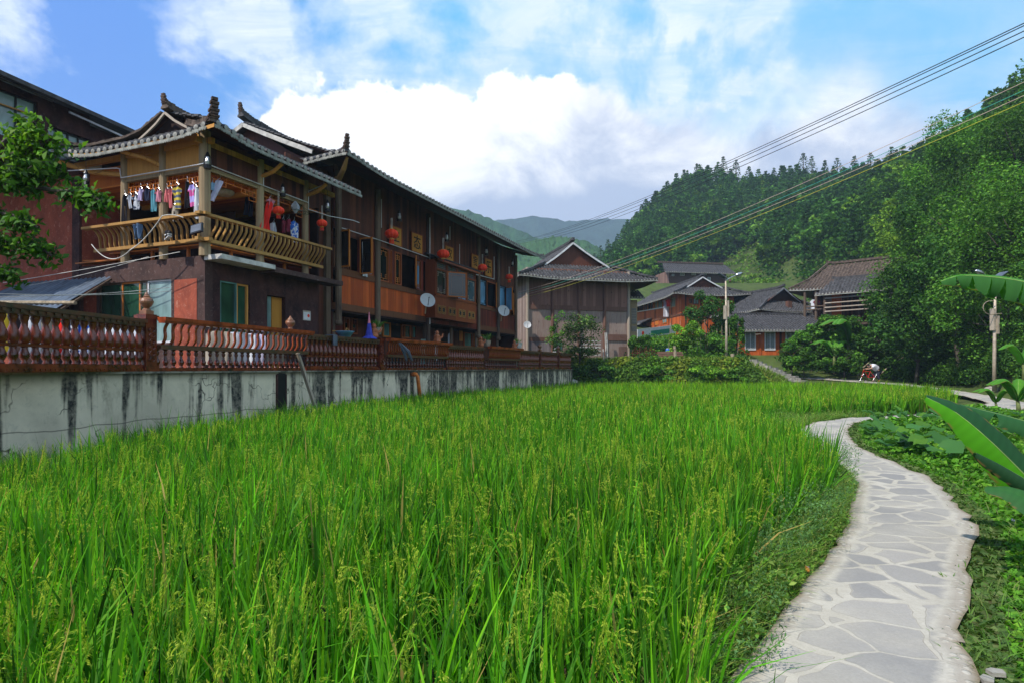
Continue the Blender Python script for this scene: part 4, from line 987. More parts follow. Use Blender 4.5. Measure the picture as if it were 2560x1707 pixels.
# pavilion roof
def z_of(d): return 7.62+.56*d-.05*d*d
def pR(x, y): return Vector((x, -.95+y, z_of(y)+.16*math.exp(-((x+.55)/.9)**2)*(1-y/2.6)))
tiles(pav, -.55, 5.6, lambda x: min(2.55, (x+.55)*2.9) if x < .3 else 2.55, pR, (1, 0, 0), (0, -1, 0), pitch=.25, course=.18, seed=11)
def pL(x, y): return Vector((-.55+y, x, 7.62+.62*y+.16*math.exp(-((x+.95)/.9)**2)+.32*max(0, (x-3.2)/2.2)**2))
tiles(pav, -.95, 5.45, lambda x: max(0, min((x+.95)*.36, .85, (5.45-x)*.5)), pL, (0, 1, 0), (-1, 0, 0), pitch=.25, course=.18, seed=12, soffit='panel wood')
def pB(x, y): return Vector((x, 5.45-y, 7.70+.13*y+.045*y*y+.25*max(0, 1-y/2)**2))
tiles(pav, .2, 5.6, lambda x: 3.8, pB, (-1, 0, 0), (0, 1, 0), pitch=.25, course=.18, seed=13, caps=False)
mb = MB(); mb.poly([(.35, .55, 8.05), (.35, 1.64, 8.72), (.35, 2.8, 8.05)], .05, (1, 0, 0)); mb.build('gable_wall', M['room'], pav)
mb = MB()
for sg in (-1, 1):
    q = [(.12, 1.64+sg*(dd), 8.70-.60*dd**.8) for dd in (0, .35, .7, 1.05)]
    for a, b in zip(q[:-1], q[1:]): mb.beam(a, b, .05, .06)
mb.build('bargeboard', M['pale plank'], pav)
ridge_line(pav, [(.1, 1.64, 8.86), (.5, 1.64, 8.80), (1.2, 1.64, 8.78), (4.5, 1.64, 8.78)], .22, .2, mat='tile brown')
horn(pav, (.08, 1.64, 8.9), (-1, 0, 0), .30, .2)
ridge_line(pav, [(-.5, -.9, 7.86), (-.1, .1, 8.0), (.15, .75, 8.25)], .18, .15, mat='tile brown', name='hip_ridge')
horn(pav, (-.52, -.92, 7.84), (-.45, -.89, 0), .55, .26, mat='finial tile')
ridge_line(pav, [(-.5, 5.4, 8.12), (-.1, 4.4, 8.06), (.12, 3.2, 8.2), (.16, 2.6, 8.34), (.18, 1.8, 8.72)], .13, .08, mat='tile brown', name='hip_ridge')
horn(pav, (-.55, 5.42, 8.1), (-.5, .86, 0), .25, .2)
# ceiling lamp, wooden offcuts, conduit
cl = thing('ceiling_lamp', 'round pale ceiling lamp inside the balcony pavilion', 'lamp', H(1.55, 1.0, 6.80), HROT); mb = MB(); mb.lathe([(.05, -.10), (.2, -.09), (.26, -.04), (.28, 0), (.28, .04)], (0, 0, 0), 18); mb.build('shade', M['lime beam'], cl)
mb = MB(); mb.lathe([(.1, 0), (.1, .03)], (0, 0, .04), 12); mb.build('mount', M['dark metal'], cl)
mb = MB(); r1 = -.16
mb.tube([(-.42, 4.9, 7.32), (-.14, 3.24, 7.28), (-.14, 3.1, 7.24), (-.14, 3.06, 6.98), (-.16, 0, 6.97), (-.16, -.16, 6.99), (1.9, -.14, 6.98), (3.87, -.14, 6.97)], .016, 6)
mb.tube([(3.87, -.14, 7.35), (3.87, -.14, 6.75), (4.6, -.4, 6.68), (5.6, -.6, 6.75), (5.95, -.6, 6.75)], .014, 6); mb.tube([(3.87, -.14, 7.35), (3.87, -.8, 7.5)], .013, 6); mb.tube([(1.93, -.14, 7.0), (1.93, -.14, 7.3), (1.93, -.8, 7.52)], .013, 6)
mb.build('conduit', M['pvc'], pav)
# ------------------------------------------------------------------ retaining wall and glazed balustrade
wall = thing('retaining_wall', 'long pale concrete retaining wall with black algae streaks between the rice and the inn terrace', 'wall', (WL[0].x, WL[0].y, 0), R(70))
wm = Matrix.Rotation(-R(70), 3, 'Z')
def wl(p, z=0): q = wm@(Vector(p)-Vector((WL[0].x, WL[0].y, 0))); return Vector((q.x, q.y, z))
mb = MB(); n = len(WL); nr = []
for i in range(n):
    d = ((WL[min(i+1, n-1)]-WL[max(i-1, 0)])).normalized(); nr.append(Vector((d.y, -d.x, 0)))
sub = []
for i in range(n-1):
    L = (WL[i+1]-WL[i]).length; m = max(2, int(L/.5))
    for k in range(m): t = k/m; sub.append((WL[i].lerp(WL[i+1], t), nr[i].lerp(nr[i+1], t).normalized()))
sub.append((WL[-1], nr[-1]))
for p, q in sub:
    for off, z in ((.02, -.5), (.02, 1.50), (.09, 1.50), (.09, WTOP), (-.28, WTOP+.001)): mb.v.append(tuple(wl(p+q*off, z)))
for i in range(len(sub)-1):
    for k in range(4): a = i*5+k; mb.face(a, a+5, a+6, a+1)
k = (len(sub)-1)*5; mb.v += [tuple(wl(sub[-1][0]-sub[-1][1]*.28, -.5))]; mb.face(k, k+1, k+2, k+3, k+4, len(mb.v)-1)
mb.build('wall_face', M['concrete'], wall)
def baluster_prof(h, r=.065):
    return [(r*.75, 0), (r*.75, h*.06), (r*.45, h*.09), (r*.62, h*.15), (r*.95, h*.26), (r*1.0, h*.33), (r*.70, h*.44), (r*.42, h*.54), (r*.50, h*.60), (r*.36, h*.64), (r*.62, h*.74), (r*.72, h*.84), (r*.42, h*.92), (r*.75, h*.95), (r*.75, h)]
def wseg(x0, x1, dx=0): return wall_at(x0+dx)[0], wall_at(x1)[0]
def rail_frame(x0, x1):
    a, b = wseg(x0, x1); d = (b-a); L = d.length; d.normalize(); ang = math.atan2(d.y, d.x); return a, b, L, ang
def balustrade(x0, x1, lab, dbl=True):
    a, b, L, ang = rail_frame(x0, x1); o = thing('balustrade', lab, 'balustrade', (a.x, a.y, WTOP), ang, 'glazed brown balustrades on the retaining wall'); y0 = .10
    mb = MB(); mb.box((0, y0-.10, 0), (L, y0+.10, .07)); mb.box((0, y0-.07, .07), (L, y0+.07, .13))
    k = 0
    while k*.1 < L: mb.box((k*.1+.02, y0-.115, .02), (k*.1+.07, y0-.10, .055)); k += 1
    mb.build('base_rail', M['glaze'], o)
    mb = MB(); mb.box((0, y0-.13, .98), (L, y0+.13, 1.05)); mb.box((0, y0-.10, .90), (L, y0+.10, .98)); 
    k = 0
    while k*.16+.1 < L: mb.box((k*.16+.03, y0-.125, .925), (k*.16+.10, y0-.10, .97)); k += 1
    mb.build('cap_rail', M['glaze mossy'], o)
    mb = MB(); mb.box((0, y0-.06, .40), (L, y0+.06, .45)); mb.build('middle_rail', M['glaze'], o)
    n = max(3, round(L/.205)); pro = None
    for i in range(n):
        if pro is None:
            m_ = MB(); m_.lathe([(.05, 0), (.05, .02), (.035, .04), (.068, .11), (.075, .16), (.05, .22), (.045, .25), (.05, .27)], (0, 0, .13), 8)
            m_.lathe([(.055, 0), (.075, .03), (.088, .09), (.082, .17), (.05, .26), (.038, .32), (.055, .36), (.068, .40), (.06, .44), (.075, .45)], (0, 0, .45), 8)
            pro = m_.build('baluster', M['glaze'], o, smooth=True)
        c = pro if i == 0 else pro.copy()
        if i: C.objects.link(c); c.parent = o
        c.location = ((i+.5)*L/n, y0, 0)
    return o
def urn_post(px, lab, h=1.12, urn=True, ww=.22):
    a, d = wall_at(px); ang = math.atan2(d.y, d.x); o = thing('balustrade_post', lab, 'post', (a.x, a.y, WTOP), ang, 'square glazed posts of the balustrade')
    mb = MB(); mb.box((-ww/2, .10-ww/2, 0), (ww/2, .10+ww/2, h)); mb.box((-ww/2-.03, .07-ww/2, 0), (ww/2+.03, .13+ww/2, .12)); mb.box((-ww/2-.03, .07-ww/2, h-.1), (ww/2+.03, .13+ww/2, h-.02))
    mb.build('shaft', M['glaze'], o)
    mb = MB()
    for q in range(6):
        z = .2+q*.12
        for sx in (-1, 1): mb.tube([(sx*.03, .10-ww/2-.012, z), (sx*.07, .10-ww/2-.015, z+.04), (sx*.03, .10-ww/2-.012, z+.09)], .011, 5)
    mb.build('scroll_relief', M['glaze'], o)
    if urn:
        mb = MB(); mb.box((-.09, .01, h-.02), (.09, .19, h+.08)); mb.lathe([(.08, 0), (.075, .03), (.05, .05), (.09, .09), (.125, .15), (.13, .19), (.11, .24), (.06, .27), (.065, .29), (.045, .31), (.04, .34), (.012, .38)], (0, .10, h+.08), 14)
        mb.build('urn_finial', M['urn clay'], o, smooth=False)
    return o
def bench_balustrade(x0, x1, lab, n):
    a, b, L, ang = rail_frame(x0, x1); o = thing('bench_balustrade', lab, 'balustrade', (a.x, a.y, WTOP), ang, 'bench shaped balustrades with bowed glazed slats')
    y0 = .10; mb = MB(); mb.box((0, y0-.09, 0), (L, y0+.09, .07)); mb.build('base_rail', M['glaze'], o)
    mb = MB(); mb.box((0, y0-.22, .46), (L, y0+.10, .55)); mb.build('bench_seat', M['glaze mossy'], o)
    mb = MB(); mb.box((-.05, y0-.40, 1.03), (L+.05, y0-.18, 1.11)); mb.box((-.05, y0-.37, .99), (L+.05, y0-.21, 1.03)); mb.build('top_rail', M['glaze orange'], o)
    pb = None; ps = None; nb_ = max(3, round(L/.21))
    for i in range(nb_):
        if pb is None: m_ = MB(); m_.lathe(baluster_prof(.39, .062), (0, 0, .07), 8); pb = m_.build('baluster', M['glaze'], o, smooth=True); c = pb
        else: c = pb.copy(); C.objects.link(c)
        c.location = ((i+.5)*L/nb_, y0, 0)
    for i in range(n):
        if ps is None:
            m_ = MB(); pts = [(0, y0-.14-.16*t-.04*math.sin(t*6.0), .55+.44*t) for t in [q/8 for q in range(9)]]
            for p, q in zip(pts[:-1], pts[1:]): m_.beam(p, Vector(q)+(Vector(q)-Vector(p))*.12, .055, .035, up=(0, 1, 0))
            ps = m_.build('slat', M['glaze orange'], o); c = ps
        else: c = ps.copy(); C.objects.link(c)
        c.location = ((i+.5)*L/n, 0, 0)
    return o
balustrade(-300, 366, 'nearest stretch of dark glazed balustrade with fat balusters, left of the tall urn post')
urn_post(376, 'scroll carved glazed post with a big clay urn, left end of the nearest bench balustrade', 1.16, ww=.26)
bench_balustrade(391, 762, 'nearest bench shaped balustrade with a mossy seat ledge below curved slats', 25)
balustrade(768, 948, 'glazed balustrade between the two larger bench balustrades, under the blue basin')
urn_post(955, 'plain glazed post carrying the potted plant, left end of the middle bench balustrade', 1.10, urn=False)
bench_balustrade(962, 1115, 'middle bench balustrade with closely set bright orange slats', 32)
balustrade(1119, 1213, 'glazed balustrade between the middle and the farthest bench balustrade')
bench_balustrade(1217, 1296, 'farthest and smallest bench shaped balustrade, below the potted plants', 26)
balustrade(1299, 1350, 'glazed balustrade panel just right of the farthest bench balustrade')
urn_post(1353, 'slim glazed urn post, left one of the two before the grey barn', 1.08, ww=.18)
balustrade(1356, 1396, 'glazed balustrade panel between the two far urn posts')
urn_post(1399, 'slim glazed urn post, right one of the two before the grey barn', 1.08, ww=.18)
balustrade(1402, 1430, 'last and farthest glazed balustrade panel at the right end of the wall')
# urn on the near bench rail end, pipe, leaning plank
a, d = wall_at(712); o = thing('clay_urn', 'small clay urn standing on the far end of the nearest bench rail', 'urn', (a.x+.15, a.y, WTOP+1.12), 0)
mb = MB(); mb.lathe([(.07, 0), (.06, .03), (.05, .05), (.10, .10), (.13, .16), (.12, .22)], (0, 0, 0), 14); mb.build('bowl', M['urn clay'], o, smooth=True)
mb = MB(); mb.lathe([(.12, 0), (.07, .05), (.06, .07), (.03, .10), (.015, .14)], (0, 0, .22), 14); mb.build('lid', M['urn clay'], o, smooth=True)
a, d = wall_at(1027); nrm = Vector((d.y, -d.x, 0)); o = thing('drain_pipe', 'rusty orange drain pipe hanging down the face of the retaining wall', 'pipe', a+nrm*.02, 0)
mb = MB(); mb.tube([(0, 0, 1.38), tuple(nrm*.22+Vector((0, 0, 1.38))), tuple(nrm*.27+Vector((0, 0, 1.30))), tuple(nrm*.30+d*.25+Vector((0, 0, .1)))], .07, 12); mb.build('pipe', M['rusty pipe'], o, smooth=True)
mb = MB(); mb.lathe([(.088, 0), (.088, .1)], tuple(nrm*.08+Vector((0, 0, 1.38))), 12, axis=nrm); mb.build('collar', M['rusty pipe'], o)
a, d = wall_at(735); nrm = Vector((d.y, -d.x, 0)); o = thing('leaning_plank', 'weathered grey plank leaning against the retaining wall under the bench ledge', 'plank', a+nrm*.35, 0)
mb = MB(); mb.beam(tuple(Vector((0, 0, 2.02))-nrm*.12-d*.15), tuple(d*.55+nrm*.1+Vector((0, 0, .1))), .12, .06); mb.build('board', M['pale plank'], o)
mb = MB(); mb.beam(tuple(Vector((0, 0, 1.98))-nrm*.17-d*.15), tuple(Vector((0, 0, 1.98))-nrm*.02-d*.15), .02, .02); mb.build('nail', M['dark metal'], o)
# black vertical strip with side lips on the wall face
a, d = wall_at(700); nrm = Vector((d.y, -d.x, 0)); o = thing('wall_strip', 'dark vertical strip on the retaining wall left of the leaning plank', 'drain', a+nrm*.02, math.atan2(d.y, d.x))
mb = MB(); mb.box((-.16, -.035, -.4), (.16, .0, 1.46)); mb.build('strip_face', M['black'], o); mb = MB(); mb.box((-.2, -.05, -.4), (-.16, .01, 1.44)); mb.box((.16, -.05, -.4), (.2, .01, 1.44)); mb.build('side_lip', M['dark plaster'], o)
# ------------------------------------------------------------------ left neighbours
red = thing('red_plaster_house', 'tall house with mottled red plaster wall at the left edge, next to the pavilion', 'house', P0, HROT)
mb = MB(); mb.box((.0, 5.05, 1.5), (4, 14, 7.35)); mb.build('wall', M['red plaster'], red)
mb = MB(); mb.box((-.03, 5.03, 1.5), (.05, 5.35, 7.3)); mb.build('corner_pilaster', M['dark plaster'], red)
mb = MB(); mb.box((-.05, 5.0, 7.35), (4, 14, 7.62)); mb.build('eave_band', M['dark wood'], red)
mb = MB(); mb.box((.1, 4.3, 7.42), (.16, 7.6, 7.6)); mb.build('eave_beam', M['pale plank'], red)
tiles(red, 5.9, 14, lambda x: 2.6, lambda x, y: Vector((-.75+y, x, 7.55+.45*y)), (0, 1, 0), (-1, 0, 0), pitch=.28, course=.25, seed=21, caps=False)
up = thing('dark_upper_building', 'dark plastered building with curtained windows rising behind the red wall, cut by the left edge', 'building', H(0, 6, 0), HROT)
wins = [(-1.62, -.58, 8.12, 9.42, 1), (-.30, .92, 7.98, 8.85, 3)]
mb = MB(); mb.box((-4, 0, 7.6), (-1.62, 5, 9.75)); mb.box((-.58, 0, 7.6), (-.30, 5, 9.6)); mb.box((.92, 0, 7.6), (4.4, 5, 9.3)); mb.box((-1.62, 0, 7.6), (-.58, .3, 8.12)); mb.box((-1.62, 0, 9.42), (-.58, .3, 9.7)); mb.box((-.30, 0, 7.6), (.92, .3, 7.98)); mb.box((-.30, 0, 8.85), (.92, .3, 9.6))
mb.build('wall', M['dark plaster'], up)
for a, b, z0, z1, ml in wins: 
    o = window(up, a, b, z0, z1, .1, frame='dark metal', pane='pale glass', fw=.04, mull=ml); mb = MB(); mb.box((a, .06, z0+(z1-z0)*.68), (b, .12, z0+(z1-z0)*.68+.035)); mb.build('cross_bar', M['rail wood'], o)
mb = MB(); mb.v = [(-4, -.6, 9.82), (4.6, -.6, 9.30), (4.6, 5, 11.0), (-4, 5, 11.5), (-4, -.6, 9.70), (4.6, -.6, 9.18), (4.6, 5, 10.9), (-4, 5, 11.4)]
for q in ((0, 1, 2, 3), (7, 6, 5, 4), (0, 4, 5, 1), (1, 5, 6, 2), (2, 6, 7, 3), (3, 7, 4, 0)): mb.face(*q)
mb.build('roof', M['tile'], up)
mb = MB(); mb.beam((-1.9, -.3, 9.58), (-.35, -.3, 9.50), .05, .06); mb.beam((.1, -.3, 9.36), (2.5, -.3, 9.16), .05, .06); mb.build('gutter_pipe', M['steel'], up)
cr = thing('corrugated_lean_to', 'blue grey corrugated metal lean-to roof behind the near balustrade', 'roof', P0, HROT)
A_, B_, C_, D_ = Vector((-3.9, 2.7, 2.72)), Vector((-.1, 3.55, 4.2)), Vector((-.1, 7.6, 4.25)), Vector((-2.2, 7.6, 3.1))
A_ = Vector((-2.0, 3.05, 3.02)); D_ = Vector((-2.0, 7.5, 3.15))
mb = MB(); n = 110
for i in range(n+1):
    t = i/n; z = .032*math.sin(i*1.15)
    for p in (A_.lerp(D_, t), B_.lerp(C_, t)): mb.v.append((p.x, p.y, p.z+z))
for i in range(n): mb.face(2*i, 2*i+1, 2*i+3, 2*i+2)
mb.build('roof_sheet', M['steel roof'], cr)
mb = MB(); mb.tube([(-1.6, 2.7, 3.28), (-1.72, 7.5, 3.48)], .05, 7); mb.build('pole', M['dead wood'], cr)
mb = MB(); mb.beam((-.15, 3.45, 4.13), (-1.9, 3.0, 3.0), .05, .05); mb.build('edge_batten', M['old post'], cr)
mb = MB(); mb.tube([(-1.8, 3.2, 1.5), (-1.8, 3.2, 3.0)], .05, 7); mb.build('prop', M['old post'], cr)
for k, (z_, lab) in enumerate(((.02, 'dark storage recess under the corrugated roof'),)):
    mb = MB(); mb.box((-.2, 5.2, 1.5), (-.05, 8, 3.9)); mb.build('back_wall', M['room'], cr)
# wood offcuts on the ledge
for i, (s0, t0, s1, t1, z_) in enumerate(((-.15, 4.9, -.1, 3.2, 4.66), (.1, 4.95, .15, 3.5, 4.69), (-.1, 4.7, .3, 3.9, 4.74), (.0, 4.5, .1, 3.05, 4.72))):
    o = thing('wood_offcut', ('longest raw board lying along the ledge left of the balcony', 'second raw board from the edge, lying left of the balcony posts', 'short raw board on top of the pile left of the balcony', 'raw board reaching to the leftmost balcony post')[i], 'board', P0, HROT, 'raw boards on the ledge')
    mb = MB(); mb.beam((s0, t0, z_), (s1, t1, z_+.02), .15, .035); mb.build('board', M['yellow frame'], o)
# ------------------------------------------------------------------ lanterns and little lamps under the eaves
def lantern(p, r, lab, tassel=1, st=.5, sc_=1):
    o = thing('red_lantern', lab, 'lantern', p, .3, 'red lanterns along the inn and pavilion'); m_ = MB(); seg = 24
    prof = [(.35*r, -.66*r), (.62*r, -.60*r), (.86*r, -.42*r), (.98*r, -.2*r), (1.0*r, 0), (.98*r, .2*r), (.86*r, .42*r), (.62*r, .60*r), (.35*r, .66*r)]
    m_.lathe(prof, (0, 0, 0), seg, rib=.06); m_.build('shade', M['lantern red'], o, smooth=False)
    for z, h_ in ((-.78*r, .13*r), (.64*r, .10*r)):
        m_ = MB(); m_.lathe([(.36*r, 0), (.36*r, h_)], (0, 0, z), 16); m_.build('cap', M['lantern gold'], o)
    if tassel:
        m_ = MB()
        for k in range(9): a = k*.7; m_.beam((.30*r*math.cos(a), .30*r*math.sin(a), -.78*r), (.34*r*math.cos(a), .34*r*math.sin(a), -1.4*r), .10*r, .05*r)
        m_.build('tassel', M['lantern red'], o)
    else:
        m_ = MB(); m_.tube([(0, 0, -.78*r), (0, 0, -1.25*r)], .03*r, 6); m_.build('tassel', M['lantern red'], o)
    m_ = MB(); m_.tube([(-.07*r, 0, .72*r), (-.07*r, 0, .72*r+st)], .006+.004*(p.y > 22), 5); m_.tube([(.09*r, 0, .72*r), (.09*r, 0, .72*r+st)], .006+.004*(p.y > 22), 5); m_.build('string', M['lime beam'], o)
for px, py, t, r, lab, ta in ((696, 527, -.75, .165, 'red lantern hanging in the balcony opening in front of the long red dress', 1), (805, 559, -.75, .165, 'red lantern alone in the dark gap between balcony and inn wall', 1), (979, 586, 0.1, .28, 'largest red lantern, hanging before the first name board', 1), (1108, 636, .1, .30, 'round red lantern with a thin tassel above the box bay window', 0), (1206, 670, .2, .27, 'red lantern without tassel between the last two name boards', 0), (1273, 693, .3, .24, 'red lantern with tassel nearest the far corner of the inn', 1)):
    s_, z_ = HS(px, py, t); lantern(H(s_, t, z_), r, lab, ta, .45 if ta else .55)
t_, z_ = HT(212, 490, -.9); lantern(H(-.9, t_, z_), .16, 'red lantern half hidden by the leafy branch at the left', 0, .3)
def lamp_bell(p, lab, k=1.0):
    o = thing('hurricane_lamp', lab, 'lamp', p, 0, 'little black storm lamps under the eaves')
    m_ = MB(); m_.lathe([(.075*k, -.15*k), (.08*k, -.08*k), (.05*k, -.06*k)], (0, 0, 0), 10); m_.lathe([(.04*k, .10*k), (.06*k, .11*k), (.03*k, .17*k), (.02*k, .2*k)], (0, 0, 0), 10)
    for sg in (-1, 1): m_.tube([(sg*.07*k, 0, -.1*k), (sg*.075*k, 0, .04*k), (sg*.05*k, 0, .13*k)], .008*k, 5)
    m_.build('body', M['dark metal'], o)
    m_ = MB(); m_.lathe([(.045*k, -.06*k), (.06*k, 0), (.045*k, .06*k), (.038*k, .10*k)], (0, 0, 0), 10); m_.build('glass', M['steel'], o)
    m_ = MB(); m_.tube([(0, 0, .2*k), (0, 0, .5*k)], .006, 5); m_.build('hook', M['dark metal'], o)
for px, py, t, lab, k in ((519, 405, -.30, 'storm lamp on the corner post of the balcony', 1.25), (707, 478, -.35, 'storm lamp above the red lantern in the balcony opening', 1.1), (819, 517, -.5, 'storm lamp on the wire in the dark gap beside the inn', 1.1), (998, 543, .5, 'storm lamp above and right of the biggest lantern', 1.4), (1117, 595, .5, 'storm lamp above the lantern over the box bay', 1.4), (1216, 630, .5, 'storm lamp above the last two name boards', 1.4), (1281, 660, .5, 'storm lamp nearest the far corner of the inn', 1.3)):
    s_, z_ = HS(px, py, t); lamp_bell(H(s_, t, z_), lab, k)
t_, z_ = HT(215, 447, -.5); lamp_bell(H(-.5, t_, z_), 'storm lamp hanging left of the balcony beside the red wall', 1.2)
# ------------------------------------------------------------------ laundry
for nm, c1, c2, st in (('grey', (.42, .44, .50), None, 0), ('patterned', (.55, .57, .62), (.05, .06, .10), 0), ('lilac', (.50, .42, .62), None, 0), ('navy', (.025, .03, .06), None, 0), ('teal', (.12, .34, .42), None, 0), ('pink', (.62, .25, .32), None, 0), ('coral', (.58, .16, .17), None, 0), ('stripe', (.65, .50, .08), (.10, .12, .18), 7), ('black', (.015, .014, .018), None, 0), ('magenta', (.62, .12, .36), (.42, .36, .70), 3), ('white', (.66, .68, .74), None, 0), ('lavender', (.52, .50, .66), None, 0), ('red', (.72, .03, .02), None, 0), ('maroon', (.20, .03, .05), None, 0), ('blueprint', (.62, .65, .72), (.03, .12, .50), 0), ('jeans', (.10, .16, .26), None, 0), ('skyblue', (.25, .42, .60), None, 0), ('yellow', (.65, .50, .05), None, 0), ('khaki', (.36, .31, .25), None, 0)):
    cloth(nm, c1, c2, st)
def garment(kind, p, w_, h, col, lab, rz=HROT, lean=0, hang=True, wave=.03, seed=0, grp='clothes drying in the balcony'):
    """cloth hanging in local x-z, rows of a puckered sheet with the outline of the piece"""
    o = thing({'tee': 'shirt', 'pants': 'trousers', 'dress': 'dress', 'towel': 'towel', 'long': 'shirt'}[kind], lab, {'tee': 'shirt', 'pants': 'trousers', 'dress': 'dress', 'towel': 'towel', 'long': 'shirt'}[kind], p, rz, grp)
    rr = random.Random(seed); nx, nz = 12, 12; m_ = MB()
    def width(t):
        if kind == 'tee': return 1.0 if t < .28 else (.66 if t > .32 else .8)
        if kind == 'long': return .85 if t < .55 else .6
        if kind == 'pants': return .75+.2*t
        if kind == 'dress': return .35+.65*t
        return 1
    th = .012
    def P(i, j, back):
        t = j/nz; u = (i/nx-.5)*2*width(t); z = -h*t
        if kind == 'tee' and t < .3: z -= abs(u)**1.5*h*.10
        if j == 0: u *= .55; z -= abs(u)*h*.02
        if kind == 'tee' and j == 1: u *= .8
        y = wave*math.sin(u*5+seed+t*2)+wave*.5*math.sin(u*11+seed*2)+(th if back else 0)
        return (u*w_/2+lean*t, y, z)
    for back in (0, 1):
        k = len(m_.v)
        for j in range(nz+1):
            for i in range(nx+1): m_.v.append(P(i, j, back))
        for j in range(nz):
            for i in range(nx):
                if kind == 'pants' and j > 3 and i in (5, 6) : continue
                a = k+j*(nx+1)+i; m_.face(*((a, a+1, a+nx+2, a+nx+1) if back else (a, a+nx+1, a+nx+2, a+1)))
    m_.build('cloth', M['c_'+col], o, smooth=True)
    if hang:
        m_ = MB(); m_.tube([(-w_*.28, 0, -.015), (0, 0, .06), (w_*.28, 0, -.015)], .008, 5); m_.tube([(0, 0, .06), (.02, 0, .10), (0, 0, .14)], .006, 5); m_.build('hanger', M['steel'], o)
    return o
def gleft(x0, y0, x1, y1, s=-.15):                       # box measured in the photo, hung on the left opening
    (ta, za), (tb, zb) = HT(x0, y0, s), HT(x1, y1, s); return H(s, (ta+tb)/2, za-.02), abs(ta-tb), abs(za-zb)
zz = lambda x, y: (x/3.016, 180+y/3.016)
for i, (k, x0, y0, x1, y1, col, lab) in enumerate((('pants', 918, 930, 962, 1165, 'black', 'black trousers hanging at the leftmost balcony post'), ('tee', 962, 922, 1000, 1022, 'grey', 'plain grey shirt, leftmost of the shirts on the balcony line'), ('tee', 992, 922, 1050, 1030, 'patterned', 'shirt with black and white pattern on the balcony line'), ('tee', 1038, 878, 1082, 962, 'lilac', 'pale lilac shirt beside the patterned shirt'), ('tee', 1084, 880, 1136, 962, 'navy', 'dark navy shirt between the lilac shirt and the teal trousers'), ('pants', 1138, 886, 1172, 1045, 'teal', 'teal trousers left of the middle balcony post'), ('tee', 1170, 885, 1214, 972, 'pink', 'pink shirt just left of the middle balcony post'), ('tee', 1240, 880, 1276, 975, 'coral', 'coral shirt just right of the middle balcony post'), ('tee', 1268, 876, 1306, 1018, 'coral', 'longer coral shirt touching the striped shirt'), ('tee', 1302, 850, 1364, 1026, 'stripe', 'yellow and navy striped shirt on the balcony line'), ('pants', 1284, 1010, 1350, 1122, 'khaki', 'khaki trousers hanging below the striped shirt'), ('pants', 1394, 826, 1428, 1020, 'black', 'black trousers between the striped and the magenta shirt'), ('tee', 1422, 842, 1476, 1006, 'magenta', 'magenta and violet banded shirt near the corner post'), ('long', 1452, 862, 1496, 1102, 'white', 'long white shirt nearest the corner post'))):
    p, w_, h = gleft(*zz(x0, y0), *zz(x1, y1)); garment(k, p, w_*1.05, h, col, lab, HROT+R(90)+R(180), seed=i*1.7)
def gright(x0, y0, x1, y1, t=.0):
    (sa, za), (sb, zb) = HS(x0, y0, t), HS(x1, y1, t); return H((sa+sb)/2, t, za-.02), abs(sa-sb), abs(za-zb)
z3 = lambda x, y: (500+x/5.2275, 420+y/5.2275)
for i, (k, x0, y0, x1, y1, col, lab, ln) in enumerate((('towel', 145, 178, 180, 292, 'skyblue', 'small sky blue towel just right of the corner post', 0), ('long', 200, 132, 325, 480, 'lavender', 'lavender shirt blowing sideways right of the corner post', -.28), ('pants', 600, 330, 715, 650, 'navy', 'dark trousers inside the balcony under the ceiling lamp', -.1), ('tee', 880, 370, 975, 560, 'pink', 'dusty pink top above the long red dress', -.03), ('dress', 850, 405, 985, 850, 'red', 'long bright red dress blowing beside the lantern', -.22), ('pants', 930, 700, 1000, 900, 'grey', 'grey trousers in shade right of the red dress', 0), ('tee', 1070, 655, 1112, 845, 'maroon', 'small maroon shirt, left of the pair deep in the balcony', 0), ('tee', 1128, 650, 1195, 842, 'maroon', 'maroon shirt beside the blue printed towel', 0), ('towel', 1195, 680, 1268, 975, 'blueprint', 'white towel with blue print near the last balcony post', .05))):
    p, w_, h = gright(*z3(x0, y0), *z3(x1, y1), t=-.12 if i != 2 else .8); garment(k, p, w_*.95, h, col, lab, HROT, lean=ln, seed=i*2.3, wave=.04)
s_, z_ = HS(745, 528, -.2); o = thing('drying_ring', 'green round drying hanger with a crumpled grey bag at the last balcony post', 'drying hanger', H(s_, -.2, z_), HROT)
mb = MB()
for r_ in (.36, .22): mb.tube([(r_*math.cos(a*.3142)+.1, r_*math.sin(a*.3142)*.6, -.08*(a % 2)*.3) for a in range(21)], .007, 5)
for k in range(6): a = k*math.pi/3; mb.tube([(.1, 0, .22), (.1+.42*math.cos(a), .25*math.sin(a), 0)], .006, 5)
mb.build('ring', M['green glass'], o)
mb = MB(); mb.lathe([(.02, .22), (.09, .14), (.14, .05), (.12, -.04), (.07, -.10), (.03, -.16)], (-.12, 0, .06), 9, rib=.22); mb.build('bag', M['c_grey'], o)
s_, z_ = HT(343, 563, -.5); o = garment('pants', H(-.5, s_, z_+.05), .3, .42, 'jeans', 'blue jeans draped over the balcony bench rail', HROT+R(270), hang=False, seed=3, wave=.05)
for k, (px, py, lab) in enumerate(((421, 590, 'pair of dark trainers with white soles wedged in the balcony slats'),)):
    t_, z_ = HT(px, py, -.45); o = thing('trainers', lab, 'shoes', H(-.45, t_, z_), HROT+R(250)); 
    for q in (0, 1):
        m_ = MB(); m_.lathe([(.05, -.13), (.07, -.08), (.06, 0), (.065, .06), (.05, .12), (.02, .15)], (.0, .0, .0), 10, axis=(.9, 0, .35-.5*q)); c = m_.build('shoe', M['black'], o, smooth=True); c.location = (0, 0, .08*q); 
        m_ = MB(); m_.beam((-.14, -.01, -.09+.04*q), (.15, -.01, -.03-.03*q), .09, .025); c = m_.build('sole', M['white paint'], o); c.location = (0, 0, .08*q)
